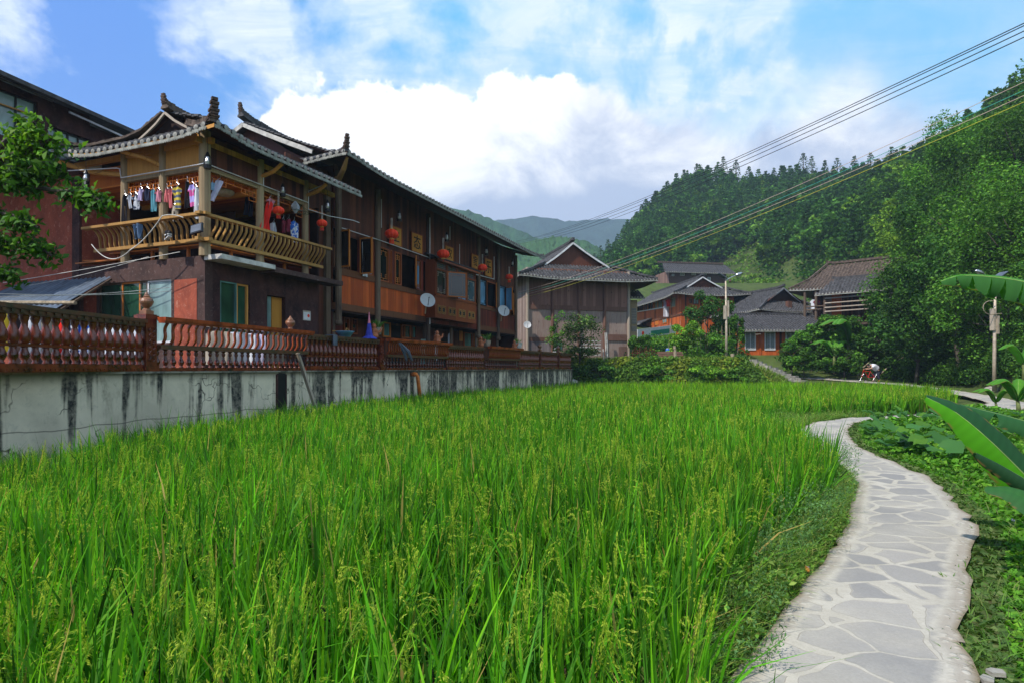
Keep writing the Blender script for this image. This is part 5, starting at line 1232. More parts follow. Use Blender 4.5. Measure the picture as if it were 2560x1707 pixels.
t_, z_ = HT(490, 571, -.62); o = thing('floodlight', 'flat square floodlight fixed to the corner of the balcony rail', 'floodlight', H(-.62, t_, z_), HROT-R(90)-R(8)); o.rotation_euler = (R(-18), R(-12), HROT-R(90)+R(10))
mb = MB(); mb.box((-.17, 0, -.13), (.17, .06, .13)); mb.build('housing', M['dark metal'], o); mb = MB(); mb.box((-.15, -.008, -.10), (.15, -.001, .10)); mb.build('glass', M['slate metal'], o)
o = thing('power_cable', 'grey cable hanging in a loop below the balcony corner', 'cable', P0, HROT); mb = MB()
def cat(a, b, sag, n=14): a, b = Vector(a), Vector(b); return [tuple(a.lerp(b, i/n)-Vector((0, 0, sag*4*(i/n)*(1-i/n)))) for i in range(n+1)]
mb.tube(cat((-.7, .7, 5.55), (-.7, 1.9, 4.75), .1)[:], .014, 5); mb.tube(cat((-.7, 1.9, 4.75), (-.6, 3.6, 5.05), .32), .014, 5); mb.tube(cat((-.7, .7, 5.55), (-.65, .0, 5.45), -.05), .014, 5); mb.tube(cat((-.5, .3, 4.62), (-1.2, 6.5, 4.05), .02), .009, 5); mb.tube(cat((-.4, 1.6, 4.60), (-.8, 6.0, 4.0), .06), .009, 5)
mb.build('cable', M['lime beam'], o)
for k, (y0_, y1_, lab) in enumerate(((742, 718, 'upper washing line running left from the plaster corner'), (735, 731, 'lower washing line crossing in front of the left windows'))):
    a = W(0, y0_, 9.6); b = W(430, y1_-3*k, 13.6); o = thing('washing_line', lab, 'wire', a, 0, 'thin washing lines over the terrace'); mb = MB(); a2 = W(-200, y0_+4, 8.6)-a; mb.tube([tuple(a2), (0, 0, 0)]+cat((0, 0, 0), tuple(b-a), .05), .006, 5); mb.build('line', M['lime beam'], o)
# ------------------------------------------------------------------ things standing on the balustrade and the terrace
def on_wall(px, z=WTOP+1.05, off=-.1): a, d = wall_at(px); q = Vector((d.y, -d.x, 0)); return Vector((a.x, a.y, z))+q*off
o = thing('basin', 'pale blue plastic basin on the balustrade cap', 'basin', on_wall(869), 0); mb = MB(); mb.lathe([(.17, 0), (.21, .08), (.27, .17), (.30, .18), (.27, .15), (.2, .05)], (0, 0, 0), 20); mb.build('bowl', M['teal glass'] if False else M['blue curtain and light'], o, smooth=True)
mb = MB(); mb.box((-.38, -.08, .17), (-.05, .06, .20)); mb.tube([(0, 0, .1), (.05, 0, .28), (.12, .03, .22)], .02, 5); mb.build('washing_board', M['rail wood'], o)
o = thing('parasol_base', 'blue cloth cone with a pink tip standing on the balustrade', 'folded parasol', on_wall(929), 0); mb = MB(); mb.lathe([(.28, 0), (.24, .04), (.13, .10), (.09, .3), (.06, .52)], (0, 0, 0), 12, rib=.12); mb.build('cover', plain('parasol blue', (.05, .06, .40), .7, .2, 8), o)
mb = MB(); mb.lathe([(.05, 0), (.035, .15), (.012, .38)], (0, 0, .52), 8); mb.build('tip', plain('parasol pink', (.75, .22, .30), .6, .2, 8), o)
def pot_plant(p, lab, r=.16, col='terracotta', n=60, hgt=.4, grp='potted plants on the balustrade'):
    o = thing('potted_plant', lab, 'potted plant', p, 0, grp); m_ = MB(); m_.lathe([(r*.65, 0), (r*.9, r*.9), (r, r*1.4), (r*1.08, r*1.45), (r*.9, r*1.5)], (0, 0, 0), 14); m_.build('pot', M[col], o, smooth=True)
    az = rng.uniform(0, 6.28, n); b0 = np.c_[np.cos(az)*r*.4, np.sin(az)*r*.4, np.full(n, r*1.4)]
    v, f, c = blades(b0, rng.uniform(.5, 1, n)*hgt, np.full(n, .03), rng.uniform(.1, .6, n), az, rng.uniform(.1, .8, n), pal(n, [(.10, .22, .03), (.16, .26, .05), (.06, .14, .03)]), 4); npmesh('foliage', v, f, M['leaf'], o, cols=c)
pot_plant(on_wall(951, WTOP+1.22), 'potted grassy plant in a pale pot on the post beside the blue cone', .16, 'pale plank')
pot_plant(on_wall(1222, WTOP+1.10), 'potted leafy plant, left of the two near the farthest bench rail', .2, 'pale plank', 40, .5); pot_plant(on_wall(1299, WTOP+1.08), 'white pot with a small leafy plant, right of the farthest bench rail', .24, 'white paint', 40, .35)
def figurine(p, lab, k=1.0):
    o = thing('clay_figure', lab, 'ornament', p, .6, 'clay ornaments on the balustrade'); m_ = MB(); m_.lathe([(.13*k, 0), (.15*k, .05*k), (.11*k, .16*k), (.12*k, .24*k), (.06*k, .30*k), (.08*k, .36*k), (.05*k, .43*k), (.01*k, .45*k)], (0, 0, 0), 9, rib=.18); m_.build('body', M['terracotta'], o)
    m_ = MB(); m_.tube([(.1*k, 0, .14*k), (.22*k, 0, .22*k), (.25*k, 0, .34*k)], [.05*k, .04*k, .02*k], 7); m_.build('spout', M['terracotta'], o)
figurine(on_wall(941, WTOP+1.1), 'terracotta ornament leaning by the potted grass, beside the blue cone', 1.1); figurine(on_wall(1098, WTOP+1.12), 'terracotta ornament with a curved spout on the middle bench rail', 1.1); figurine(on_wall(1207, WTOP+1.1), 'terracotta ornament left of the potted plants', 1.0); figurine(on_wall(1290, WTOP+1.1), 'small terracotta ornament beside the white pot', 1.0)
o = thing('folded_umbrella', 'two dark folded umbrellas hooked over the middle bench slats', 'umbrella', on_wall(972, WTOP+.95, .42), 0); 
for q in (0, 1): 
    m_ = MB(); m_.tube([(q*.05, 0, 0), (.16+q*.14, .15, -.3), (.22+q*.2, .3, -.62)], [.02, .07, .03], 7); m_.build('canopy', M['slate metal'], o)
o = thing('hanging_cloth', 'dark rag hanging over the balustrade cap left of the blue basin', 'cloth', on_wall(829, WTOP+1.06, .05), math.atan2(.95, .32)); mb = MB(); mb.box((-.09, -.10, -.30), (.09, -.06, .01)); mb.box((-.09, -.06, -.01), (.09, .2, .02)); mb.build('rag', M['slate metal'], o)
# coloured washing and a quilt seen through the balusters
z4 = lambda x, y: (x/2.94, 600+y/2.94)
for i, (x0, x1, col, lab) in enumerate(((20, 85, 'yellow', 'yellow and black cloth behind the leftmost balusters'), (225, 275, 'white', 'white cloth behind the near balusters, left of the red one'), (315, 360, 'khaki', 'beige cloth behind the near balusters beside the red cloth'), (405, 470, 'red', 'red cloth glimpsed through the near balusters'), (505, 555, 'patterned', 'dark patterned cloth behind the near balusters, right of the red one'), (590, 640, 'blueprint', 'blue and white cloth behind the near balusters'), (830, 1010, 'white', 'pale cloth behind the last near balusters by the urn post'))):
    a, _ = z4(x0, 0); b, _ = z4(x1, 0); Y = wall_at((a+b)/2)[0].y+1.0+.1*i; p = W((a+b)/2, 800, Y); p.z = 2.55; garment('towel', p, (b-a)/F*Y*1.5, .75, col, lab, .25, hang=False, seed=i, grp='washing on the terrace behind the near balustrade')
for i, (px, wd, col, lab) in enumerate(((585, .8, 'white', 'white quilt over a rack behind the near bench slats'), (632, .5, 'lavender', 'pale violet sheet beside the white quilt'), (548, .5, 'khaki', 'rolled beige mat behind the near bench slats'), (690, .4, 'khaki', 'beige cloth near the right end of the near bench slats'))):
    p = W(px, 850, wall_at(px)[0].y+1.3); p.z = 2.55; garment('towel', p, wd*1.3, .85, col, lab, .35, hang=False, seed=i+4, wave=.06, grp='bedding airing behind the near bench slats')
def dish(p, r, rz, lab, tilt=25, arm=.4):
    o = thing('satellite_dish', lab, 'satellite dish', p, rz, 'grey satellite dishes'); q = Vector((0, -math.cos(R(tilt)), math.sin(R(tilt)))); m_ = MB()
    m_.lathe([(.02*r, .02), (.45*r, .05*r), (.8*r, .16*r), (r, .27*r), (r*1.02, .27*r), (.8*r, .13*r), (.4*r, .02*r), (.02*r, 0)], (0, 0, 0), 28, axis=q); m_.build('reflector', M['dish'], o, smooth=True)
    m_ = MB(); tip = q*r*.95; m_.tube([tuple(Vector((0, 0, -r))+q*.25*r), tuple(tip)], .022*r*2, 6); m_.lathe([(.07*r, -.08*r), (.07*r, .1*r)], tuple(tip), 8, axis=q); m_.build('feed_arm', M['dark metal'], o)
    m_ = MB(); m_.tube([tuple(-q*.05), tuple(-q*.2-Vector((0, 0, .2*r))), tuple(Vector((0, .35, -1.6*r)))], .03, 7); m_.build('bracket', M['galvanised'], o)
s_, z_ = HS(1068, 753, .45); dish(H(s_, .45, z_), .35, R(24), 'largest satellite dish, on the inn wall at the left of the box bay', 22)
s_, z_ = HS(1258, 779, .45); dish(H(s_, .45, z_), .36, R(24), 'satellite dish on the inn wall near its far corner', 22)
a, za = HS(1069, 785, 2.0); b, zb = HS(1084, 796, 2.0); o = thing('shop_plate', 'small wooden plate under the eave near the inn entrance', 'sign', H((a+b)/2, 1.95, (za+zb)/2), HROT); mb = MB(); mb.box((-.25, 0, -.12), (.25, .03, .12)); mb.build('plate', M['sign wood'], o); mb = MB(); mb.box((-.22, -.006, -.09), (.22, -.001, -.07)); mb.build('line', M['frame wood'], o)
o = thing('entrance_plate', 'yellow plate hanging above the inn entrance under the bay', 'sign', H(HS(1153, 795, 1.9)[0], 1.9, 3.45), HROT); mb = MB(); mb.box((-.2, 0, -.3), (.2, .03, .3)); mb.build('plate', M['sign wood'], o); mb = MB(); mb.box((-.14, -.006, -.22), (.14, -.001, .22)); mb.build('panel', M['yellow frame'], o)
s_, z_ = HS(1059, 835, 1.2); o = thing('glass_notice', 'tall pale notice sheet on the post beside the inn entrance', 'notice', H(s_, 1.2, 2.45), HROT); mb = MB(); mb.box((-.22, 0, -.75), (.22, .02, .55)); mb.build('sheet', M['pale glass'], o); mb = MB(); mb.box((-.16, -.006, .1), (.16, -.001, .2)); mb.build('caption', M['black'], o)
for px, col in ((1090, 'white'), (1124, 'grey')):
    s_, z_ = HS(px, 815, 1.7); garment('towel', H(s_, 1.7, 3.5), .22, 1.5, col, 'pale curtain strip at the %s of the inn entrance' % ('left' if px < 1100 else 'right'), HROT, hang=False, seed=px, grp='curtain strips at the entrance')
s_, z_ = HS(908, 640, .9); o = garment('towel', H(s_+.1, .88, 6.72), .42, 1.45, 'white', 'white curtain blowing out of the first upper window', HROT, hang=False, seed=8, grp=None); o.name = 'curtain'; o['category'] = 'curtain'
# ------------------------------------------------------------------ barn and village houses
class Fr:                                              # a house frame: local x points away (or along), local y to its left
    def __init__(s, px, Y, ang, z=0): s.o = Vector(((px-CX)/F*Y, Y, 0)); s.a = ang; s.u = Vector((math.cos(ang), math.sin(ang), 0)); s.v = Vector((-math.sin(ang), math.cos(ang), 0))
    def onx(s, px, py, c=0):                           # plane local x = c -> (y, z)
        k = (px-CX)/F; b = s.o+s.u*c; t = (k*b.y-b.x)/(s.v.x-k*s.v.y); Y = b.y+t*s.v.y; return t, EYE+(CY-py)/F*Y
    def ony(s, px, py, c=0):                           # plane local y = c -> (x, z)
        k = (px-CX)/F; b = s.o+s.v*c; t = (k*b.y-b.x)/(s.u.x-k*s.u.y); Y = b.y+t*s.u.y; return t, EYE+(CY-py)/F*Y
    def P(s, x, y, z): return s.o+s.u*x+s.v*y+Vector((0, 0, z))
def xieshan(o, X0, X1, YL, YR, zE, g0, g1, yr, zR, sk, mat='tile', pitch=.3, course=.25, barge='white paint', up=.25, gapx=.25, seed=1, back=True, fascia='lime', conc=.7, hf=.52):
    """gable-and-hip roof: ridge along local x at y = yr between g0 and g1, eaves at X0..X1, YR..YL (YR < yr < YL); front skirt at X0"""
    DL, DR = YL-yr, yr-YR
    def zf(d, D): q = d/D; return zE+(zR-zE)*(conc*q+(1-conc)*q*q)
    sd = sk                                             # plan depth of the front skirt
    hL = DL*hf; hR = DR*hf; zs = zE+(zR-zE)*(conc*hf+(1-conc)*hf**2)
    def upx(x): return up*(math.exp(-((x-X0)/1.6)**2)+math.exp(-((x-X1)/1.6)**2))
    def clip(h, D):
        def f(x):
            if x < g0-gapx: return max(0, (x-X0)/(g0-gapx-X0)*h)
            if x > g1+gapx: return max(0, (X1-x)/(X1-g1-gapx)*h)
            return D-.02
        return f
    tiles(o, X0, X1, clip(hR, DR), lambda x, y: Vector((x, YR+y, zf(y, DR)+upx(x)*(1-y/DR))), (1, 0, 0), (0, -1, 0), pitch, course, mat, seed=seed, fascia=fascia)
    tiles(o, X0, X1, clip(hL, DL), lambda x, y: Vector((x, YL-y, zf(y, DL)+upx(x)*(1-y/DL))), (-1, 0, 0), (0, 1, 0), pitch, course, mat, seed=seed+1, fascia=fascia)
    def skz(d, t): return zE+(zs-zE)*(d/sd)+up*(math.exp(-((t-YR)/1.6)**2)+math.exp(-((t-YL)/1.6)**2))*(1-d/sd)
    f_ = lambda t: max(0, min((t-YR)/hR*sd, sd, (YL-t)/hL*sd))
    tiles(o, YR, YL, f_, lambda t, y: Vector((X0+y, t, skz(y, t))), (0, 1, 0), (-1, 0, 0), pitch, course, mat, seed=seed+2, fascia=fascia)
    if back:
        tiles(o, YR, YL, f_, lambda t, y: Vector((X1-y, t, skz(y, t))), (0, -1, 0), (1, 0, 0), pitch, course, mat, seed=seed+3, caps=False)
    for gx, sg in ((g0, -1), (g1, 1)):
        mb = MB(); mb.poly([(gx, YR+hR*.9, zs-.3), (gx, YR+DR*.75, zf(DR*.75, DR)-.15), (gx, yr, zR-.15), (gx, YL-DL*.75, zf(DL*.75, DL)-.15), (gx, YL-hL*.9, zs-.3)], .08, (1, 0, 0)); mb.build('gable_wall', M['dark wood'], o)
        for D, s_, Y_ in ((DR, 1, YR), (DL, -1, YL)):
            q = [(gx+sg*(gapx+.04), Y_+s_*D*t, zf(D*t, D)-.07) for t in (hf, hf*.66+.34, hf*.33+.67, 1.0)]; mb = MB()
            for a, b in zip(q[:-1], q[1:]): mb.beam(a, b, .06, .13)
            mb.build('bargeboard', M[barge], o)
    ridge_line(o, [(g0-gapx-.1, yr, zR+.2), (g0+.6, yr, zR+.05), (g1-.6, yr, zR+.05), (g1+gapx+.1, yr, zR+.2)], .24, .2, mat=mat)
    for (xx, gg) in ((X0, g0-gapx),)+(((X1, g1+gapx),) if back else ()):
        for Y_, h_ in ((YR, hR), (YL, -hL)):
            ridge_line(o, [(xx+.02*(1 if gg > xx else -1), Y_, zE+up+.08), ((xx*.6+gg*.4), Y_+h_*.4, zE+(zs-zE)*.4+up*.35+.08), (gg, Y_+h_, zs+.1)], .2, .14, mat=mat, name='hip_ridge')
    return zs
# --- grey barn
B = Fr(1318, 46, R(105))
barn = thing('timber_barn', 'weathered grey brown plank barn with a big white edged gable, beyond the wall', 'barn', B.o, B.a)
yR = B.onx(1572, 800)[0]; zE = B.onx(1470, 699, -1.1)[1]; zB = 2.05; yc_, zR = B.onx(1433, 606, .7)
YL_, YR_ = B.onx(1299, 690, -1.1)[0], B.onx(1645, 700, -1.1)[0]
zs = xieshan(barn, -1.1, 10.5, YL_, YR_, zE, 1.0, 8.8, yc_, zR, 2.0, pitch=.26, course=.2, seed=31, up=.18, conc=.62)
def bbox_(name, mat, x0, x1, y0, y1, z0, z1, par=None): mb = MB(); mb.box((x0, y0, z0), (x1, y1, z1)); return mb.build(name, M[mat], par or barn)
M['barn y'] = wood('barn y', (.38, .28, .225), (.115, .072, .055), .27, axis=1, knots=2.2, seam=.6, weather=(.21, .115, .09))
M['barn eave shade y'] = wood('barn eave shade y', (.24, .125, .095), (.12, .06, .045), .27, axis=1, knots=2.2, seam=.6)
wood('barn lower', (.24, .20, .20), (.12, .095, .10), .22, axis=1, seam=.6)
z1_ = B.onx(1400, 764)[1]; z2_ = B.onx(1400, 775)[1]; zt = zE+.9
bbox_('upper_boards', 'barn eave shade y', 0, .08, yR, 0, z1_, zt); bbox_('tie_beam', 'barn beam', -.05, .1, yR, 0, z2_, z1_); bbox_('wall_boards', 'barn y', .02, .1, yR, 0, 3.4 if False else zB, z2_)  # upper boards are darker: the shadow under the eave is put into their colour
ya = B.onx(1378, 800)[0]; zl0, zl1 = B.onx(1350, 853)[1], B.onx(1350, 843)[1]
bbox_('low_beam', 'barn beam', -.05, .02, ya, 0, zl0, zl1); bbox_('lower_boards', 'barn lower', -.02, .02, ya, 0, zB-.8, zl0)
for p0, p1, y0, y1 in ((1516, 1566, 836, 852), ): a, za = B.onx(p0, y0); b, zb = B.onx(p1, y1); bbox_('low_beam', 'barn beam', -.06, .02, a, b, zb, za)
bbox_('wall_boards', 'barn y', 0, 8, .0, .06, zB-.8, zt, None); bbox_('wall_boards', 'barn y', 0, 8, yR-.06, yR, zB, zt); bbox_('rear_wall', 'barn y', 8, 8.1, yR, 0, zB, zt)
barn.children[-3].data.materials[0] = M['barn wood']; barn.children[-2].data.materials[0] = M['barn wood']
for px in (1318, 1381, 1447, 1511, 1571):
    y = B.onx(px, 800)[0]; mb = MB(); mb.tube([(-.05, y, zB-.5), (-.05, y, zt)], .13, 8); mb.build('post', M['pale plank' if px in (1318, 1571) else 'barn beam'], barn)
a, za = B.onx(1547, 866); b, zb = B.onx(1566, 892); bbox_('hanging_board', 'far plank', -.12, -.06, a, b, zb, za)
a, za = B.onx(1393, 857); b, zb = B.onx(1404, 872); bbox_('window', 'teal glass', -.03, 0, a, b, zb, za)
mb = MB()
for py in (852, 860, 868, 876, 886, 898): (a, z_), (b, _) = B.onx(1448, py, -.9), B.onx(1502, py+1, -.9); mb.beam((-.9, a, z_), (-.9, b, z_), .06, .09)
o = mb.build('step_rail', M['lime beam'], barn)
mb = MB(); 
for px, y0 in ((1513, 832), (1517, 832), (1508, 872)): (a, z0), (b, z1) = B.onx(px, y0, -.5), B.onx(px+3, 903, -.6); mb.beam((-.5, a, z0), (-.55, b, z1), .12, .05)
mb.build('leaning_batten', M['lime beam'], barn)
y_, z_ = B.onx(1318, 813, -.35); dish(B.P(-.35, y_, z_), .29, R(10), 'smallest satellite dish, on the corner post of the grey barn', 20)
y_, z_ = B.onx(1390, 878, -1.4); o = thing('white_sheet', 'crumpled white sheet behind the far urn post', 'sheet', B.P(-1.6, y_, 0), B.a); (a, za), (b, zb) = B.onx(1379, 869, -1.6), B.onx(1411, 888, -1.6); a -= y_; b -= y_
mb = MB(); mb.poly([(0, a, zb-.5), (0, a*.9+b*.1, zb+.25), (0, a*.72+b*.28, za), (0, a*.6+b*.4, za-.04), (0, a*.5+b*.5, zb+.22), (0, b*.9+a*.1, zb+.15), (0, b, zb-.5)], .05, (1, 0, 0)); mb.build('sheet', M['white paint'], o)
# --- narrow lattice lean-to beside the barn
N_ = Fr(1576, 50, R(97)); o = thing('lattice_annex', 'narrow ochre annex with tall lattice window between the grey barn and the orange house', 'annex', N_.o, N_.a); b, z0 = N_.onx(1593, 856); z1 = N_.onx(1585, 751)[1]
mb = MB(); mb.box((0, b, z0), (.2, 0, z1)); mb.build('wall', M['post wood'], o)
for y0, y1 in ((771, 810), (816, 828)):
    za, zb = N_.onx(1580, y0)[1], N_.onx(1580, y1)[1]; mb = MB(); mb.box((-.03, b*.85, zb), (-.005, b*.15, za)); w_ = mb.build('window', M['green glass'], o)
    mb = MB()
    for k in range(6): mb.beam((-.04, b*(.15+.14*k), zb), (-.04, b*(.15+.14*k), za), .02, .02)
    for k in range(7): mb.beam((-.04, b*.85, zb+(za-zb)*k/6), (-.04, b*.15, zb+(za-zb)*k/6), .02, .02)
    mb.build('lattice', M['pale plank'], w_)
tiles(o, b-.5, .4, lambda x: 1.6, lambda t, y: Vector((-.5+y, t, z1+.15+.5*y)), (0, 1, 0), (-1, 0, 0), .25, .25, 'tile', seed=50)
# --- long orange house
O = Fr(1703, 68, R(96.8)); oh = thing('orange_timber_house', 'long two storey orange timber house with grey tiled roof, behind the grey barn', 'house', O.o, O.a)
zE = O.onx(1703, 737, -1.1)[1]; LX = O.ony(1584, 780)[0]; RY = O.onx(1835, 760)[0]; yr, zR = O.onx(1757, 692, .6); zf0 = 5.0
xieshan(oh, -1.2, LX+2, 1.3, 2*yr-1.3-.8, zE, .9, LX, yr, zR, 2.0, pitch=.32, course=.3, seed=35, up=.2, conc=.8, back=False)
def hb(name, mat, fr, par, x0, x1, y0, y1, z0, z1): mb = MB(); mb.box((x0, y0, z0), (x1, y1, z1)); return mb.build(name, M[mat], par)
M['house orange y'] = wood('house orange y', (.55, .13, .028), (.36, .07, .016), .3, axis=1, seam=.3)
hb('wall', 'house orange', O, oh, 0, LX, -.1, 0, zf0-2, zE+.5); hb('wall', 'house orange y', O, oh, 0, .1, RY, -.1, zf0-2, zE+.5)
def pw(fr, px0, px1, py0, py1, par, frame='yellow frame', pane='dark glass', side='y', name='window', out=.06, **k):
    """window measured on a house wall: side 'y' -> plane y = 0 (faces +y), side 'x' -> plane x = 0 (faces -x)"""
    g = fr.ony if side == 'y' else fr.onx; (a, za), (b, zb) = g(px0, py0), g(px1, py1); a, b = min(a, b), max(a, b); z0, z1 = min(za, zb), max(za, zb); f = min(.12, (b-a)*.14)
    def bx(m, u0, u1, z_0, z_1, d0, d1): m.box(*( ((u0, d0, z_0), (u1, d1, z_1)) if side == 'y' else ((-d1, u0, z_0), (-d0, u1, z_1)) ))
    m = MB(); bx(m, a, a+f, z0, z1, 0.01, out); bx(m, b-f, b, z0, z1, .01, out); bx(m, a+f, b-f, z0, z0+f, .01, out); bx(m, a+f, b-f, z1-f, z1, .01, out); bx(m, (a+b)/2-f*.3, (a+b)/2+f*.3, z0+f, z1-f, .01, out*.9)
    o = m.build(name, M[frame], par); p = MB(); bx(p, a+f, b-f, z0+f, z1-f, .012, .02); p.build('pane', M[pane], o)
    if k.get('bars'):
        l = MB(); n = k['bars']
        for q in range(1, n): u = a+f+(b-a-2*f)*q/n; bx(l, u-.015, u+.015, z0+f, z1-f, out, out+.02)
        l.build('bars', M['white paint'], o)
    return o
for p0, p1, fr_, pn in ((1589, 1600, 'frame wood', 'dark glass'), (1601, 1609, 'frame wood', 'dark glass'), (1610, 1620, 'yellow frame', 'dark glass'), (1621, 1633, 'frame wood', 'dark glass'), (1636, 1645, 'yellow frame', 'pale glass'), (1646, 1656, 'frame wood', 'pale glass'), (1678, 1689, 'post wood', 'pale glass')):
    sl = (p0-1584)*.105; pw(O, p0, p1, 770-sl*.9, (776+(1700-p0)*.0) + (0), oh, fr_, pn) if False else pw(O, p0, p1, interp(p0, [1584, 1700], [763, 743]), interp(p0, [1584, 1700], [780, 764]), oh, fr_, pn)
for p0, p1, y0, y1, pn in ((1617, 1630, 797, 814, 'amber wood'), (1638, 1647, 799, 812, 'amber wood'), (1656, 1668, 794, 808, 'pale glass'), (1600, 1610, 800, 816, 'dark glass')): pw(O, p0, p1, y0, y1, oh, 'yellow frame', pn)
pw(O, 1722, 1731, 746, 761, oh, 'yellow frame', 'dark glass', 'x'); pw(O, 1732, 1747, 746, 762, oh, 'frame wood', 'pale glass', 'x'); pw(O, 1757, 1768, 748, 762, oh, 'frame wood', 'dark glass', 'x')
mb = MB(); (xa, za) = O.ony(1590, 781); (xb, zb) = O.ony(1668, 768); mb.beam((xa, .08, za), (xb, .08, zb), .1, .12); mb.build('balcony_rail', M['white paint'], oh)
for side, pts in (('y', (1613, 1638, 1680)), ('x', (1714, 1752, 1790))):
    for px in pts:
        mb = MB()
        if side == 'y': x = O.ony(px, 800)[0]; mb.box((x-.08, 0, zf0-1), (x+.08, .06, zE+.3))
        else: y = O.onx(px, 800)[0]; mb.box((-.06, y-.08, zf0-1), (0, y+.08, zE+.3))
        mb.build('post', M['brown beam'], oh)
mb = MB(); z_ = O.onx(1703, 786)[1]; mb.box((0, .0, z_-.12), (LX, .07, z_+.12)); mb.box((-.07, RY, z_-.12), (0, 0, z_+.12)); mb.build('floor_band', M['brown beam'], oh)
for k, (px, col, lab) in enumerate(((1664, 'lilac', 'violet top drying on the orange house balcony'), (1671, 'red', 'red top drying on the orange house balcony'), (1665, 'white', 'white sheet drooping from the orange house balcony'))):
    x_, z_ = O.ony(px, 748 if k < 2 else 765, .5); garment('tee' if k < 2 else 'towel', O.P(x_, .5, z_), .7, .9 if k < 2 else 1.3, col, lab, R(186), seed=k, hang=False, grp='washing on the orange house')
tiles(oh, LX*.55, LX*1.0, lambda x: 1.5, lambda x, y: Vector((x, 1.6-y, 7.3+.45*y)), (-1, 0, 0), (0, 1, 0), .3, .3, 'tile', seed=51, name='porch_roof')
# --- banner
(p0, p1) = W(1594, 824, 61), W(1690, 812, 66); d = p1-p0; o = thing('banner', 'white roadside banner board with a green field in front of the orange house', 'banner', p0, math.atan2(d.y, d.x)); L = math.hypot(d.x, d.y)
mb = MB(); mb.poly([(0, 0, 0), (L, 0, d.z), (L, 0, d.z-.95), (0, 0, -.95)], .05, (0, 1, 0)); mb.build('board', M['white paint'], o)
mb = MB(); mb.poly([(L*.33, -.01, d.z*.33-.32), (L*.82, -.01, d.z*.82-.32), (L*.82, -.01, d.z*.82-.82), (L*.33, -.01, d.z*.33-.82)], .008, (0, 1, 0)); mb.build('green_field', plain('banner green', (.02, .22, .13), .5, .1, 4), o)
mb = MB(); mb.lathe([(.22, 0), (.2, .01)], (L*.13, -.012, -.35), 10, axis=(0, -1, 0)); mb.build('red_flower', M['coral'] if 'coral' in M else M['lantern red'], o)
for q in (.02, .5, .98): mb = MB(); mb.tube([(L*q, .08, -2.5), (L*q, .08, d.z*q)], .05, 6); mb.build('post', M['old post'], o)
# --- grey roofed house
Gf = Fr(1905, 62, R(107.7)); gh = thing('grey_roofed_house', 'low house of which mostly the broad grey tiled roof shows, behind the street lamp', 'house', Gf.o, Gf.a)
zE = Gf.onx(1905, 777, -1)[1]; yr, zR = Gf.onx(1957, 720, .8); LX = Gf.ony(1735, 790)[0]
xieshan(gh, -1.1, LX, 1.2, 2*yr-1.2, zE, .9, LX-3, yr, zR, 2.1, pitch=.32, course=.3, seed=41, up=.15, conc=.85, back=False)
hb('wall', 'far plank', Gf, gh, 0, LX-1, -.1, 0, 2, zE+.4); hb('wall', 'far plank', Gf, gh, 0, .1, 2*yr, -.1, 2, zE+.4)
a, za = Gf.onx(1965, 762, .2); mb = MB(); mb.box((-.4, a-.25, za-1.1), (.0, a+.25, za+.3)); mb.build('chimney', M['barn beam'], gh)
# --- small orange house with barred windows
S_ = Fr(1850, 54, R(91)); so = thing('small_orange_house', 'small bright orange house with white barred windows under a shallow grey roof', 'house', S_.o, S_.a)
zE = S_.onx(1930, 825, -.8)[1]; zB = S_.onx(1930, 897)[1]; yR = S_.onx(2062, 850)[0]; zR = S_.onx(1950, 786, 3.2)[1]
tiles(so, yR-.6, .4, lambda x: 4.0, lambda t, y: Vector((-.8+y, t, zE-.05+(zR-zE)/4.0*y)), (0, 1, 0), (-1, 0, 0), .27, .28, 'tile', seed=44)
tiles(so, yR-.6, .4, lambda x: 4.0, lambda t, y: Vector((7.2-y, t, zE-.05+(zR-zE)/4.0*y)), (0, -1, 0), (1, 0, 0), .27, .28, 'tile', seed=45, caps=False)
hb('wall', 'house orange y', S_, so, 0, .15, yR, 0, zB-.4, zE+.25); hb('wall', 'house orange', S_, so, .15, 6, -.15, 0, zB-.4, zE+.6); hb('wall', 'house orange', S_, so, .15, 6, yR, yR+.15, zB-.4, zE+.6)
for p0, p1 in ((1862, 1889), (1911, 1938), (1963, 1990)): pw(S_, p0, p1, 829, 875, so, 'white paint', 'green glass', 'x', bars=9)
for px in (1951, 1900): 
    y = S_.onx(px, 850)[0]; mb = MB(); mb.box((-.08, y-.09, zB-.4), (0, y+.09, zE)); mb.build('post', M['dark wood' if px == 1951 else 'house orange'], so)
(a, za) = S_.onx(1886, 838, -.5); (b, _) = S_.onx(1900, 836, -.5); mb = MB(); mb.beam((-.02, a, za), (-.7, (a+b)/2, za+.05), .05, .05); mb.beam((-.7, a, za+.05), (-.7, b, za+.1), .06, .06); mb.build('awning_arm', M['pale plank'], so)
hb('lower_band', 'terracotta', S_, so, -.02, 0, yR, 0, zB-.4, zB+.25)
ridge_line(so, [(3.2, .4, zR+.02), (3.2, yR-.6, zR+.02)], .22, .12)
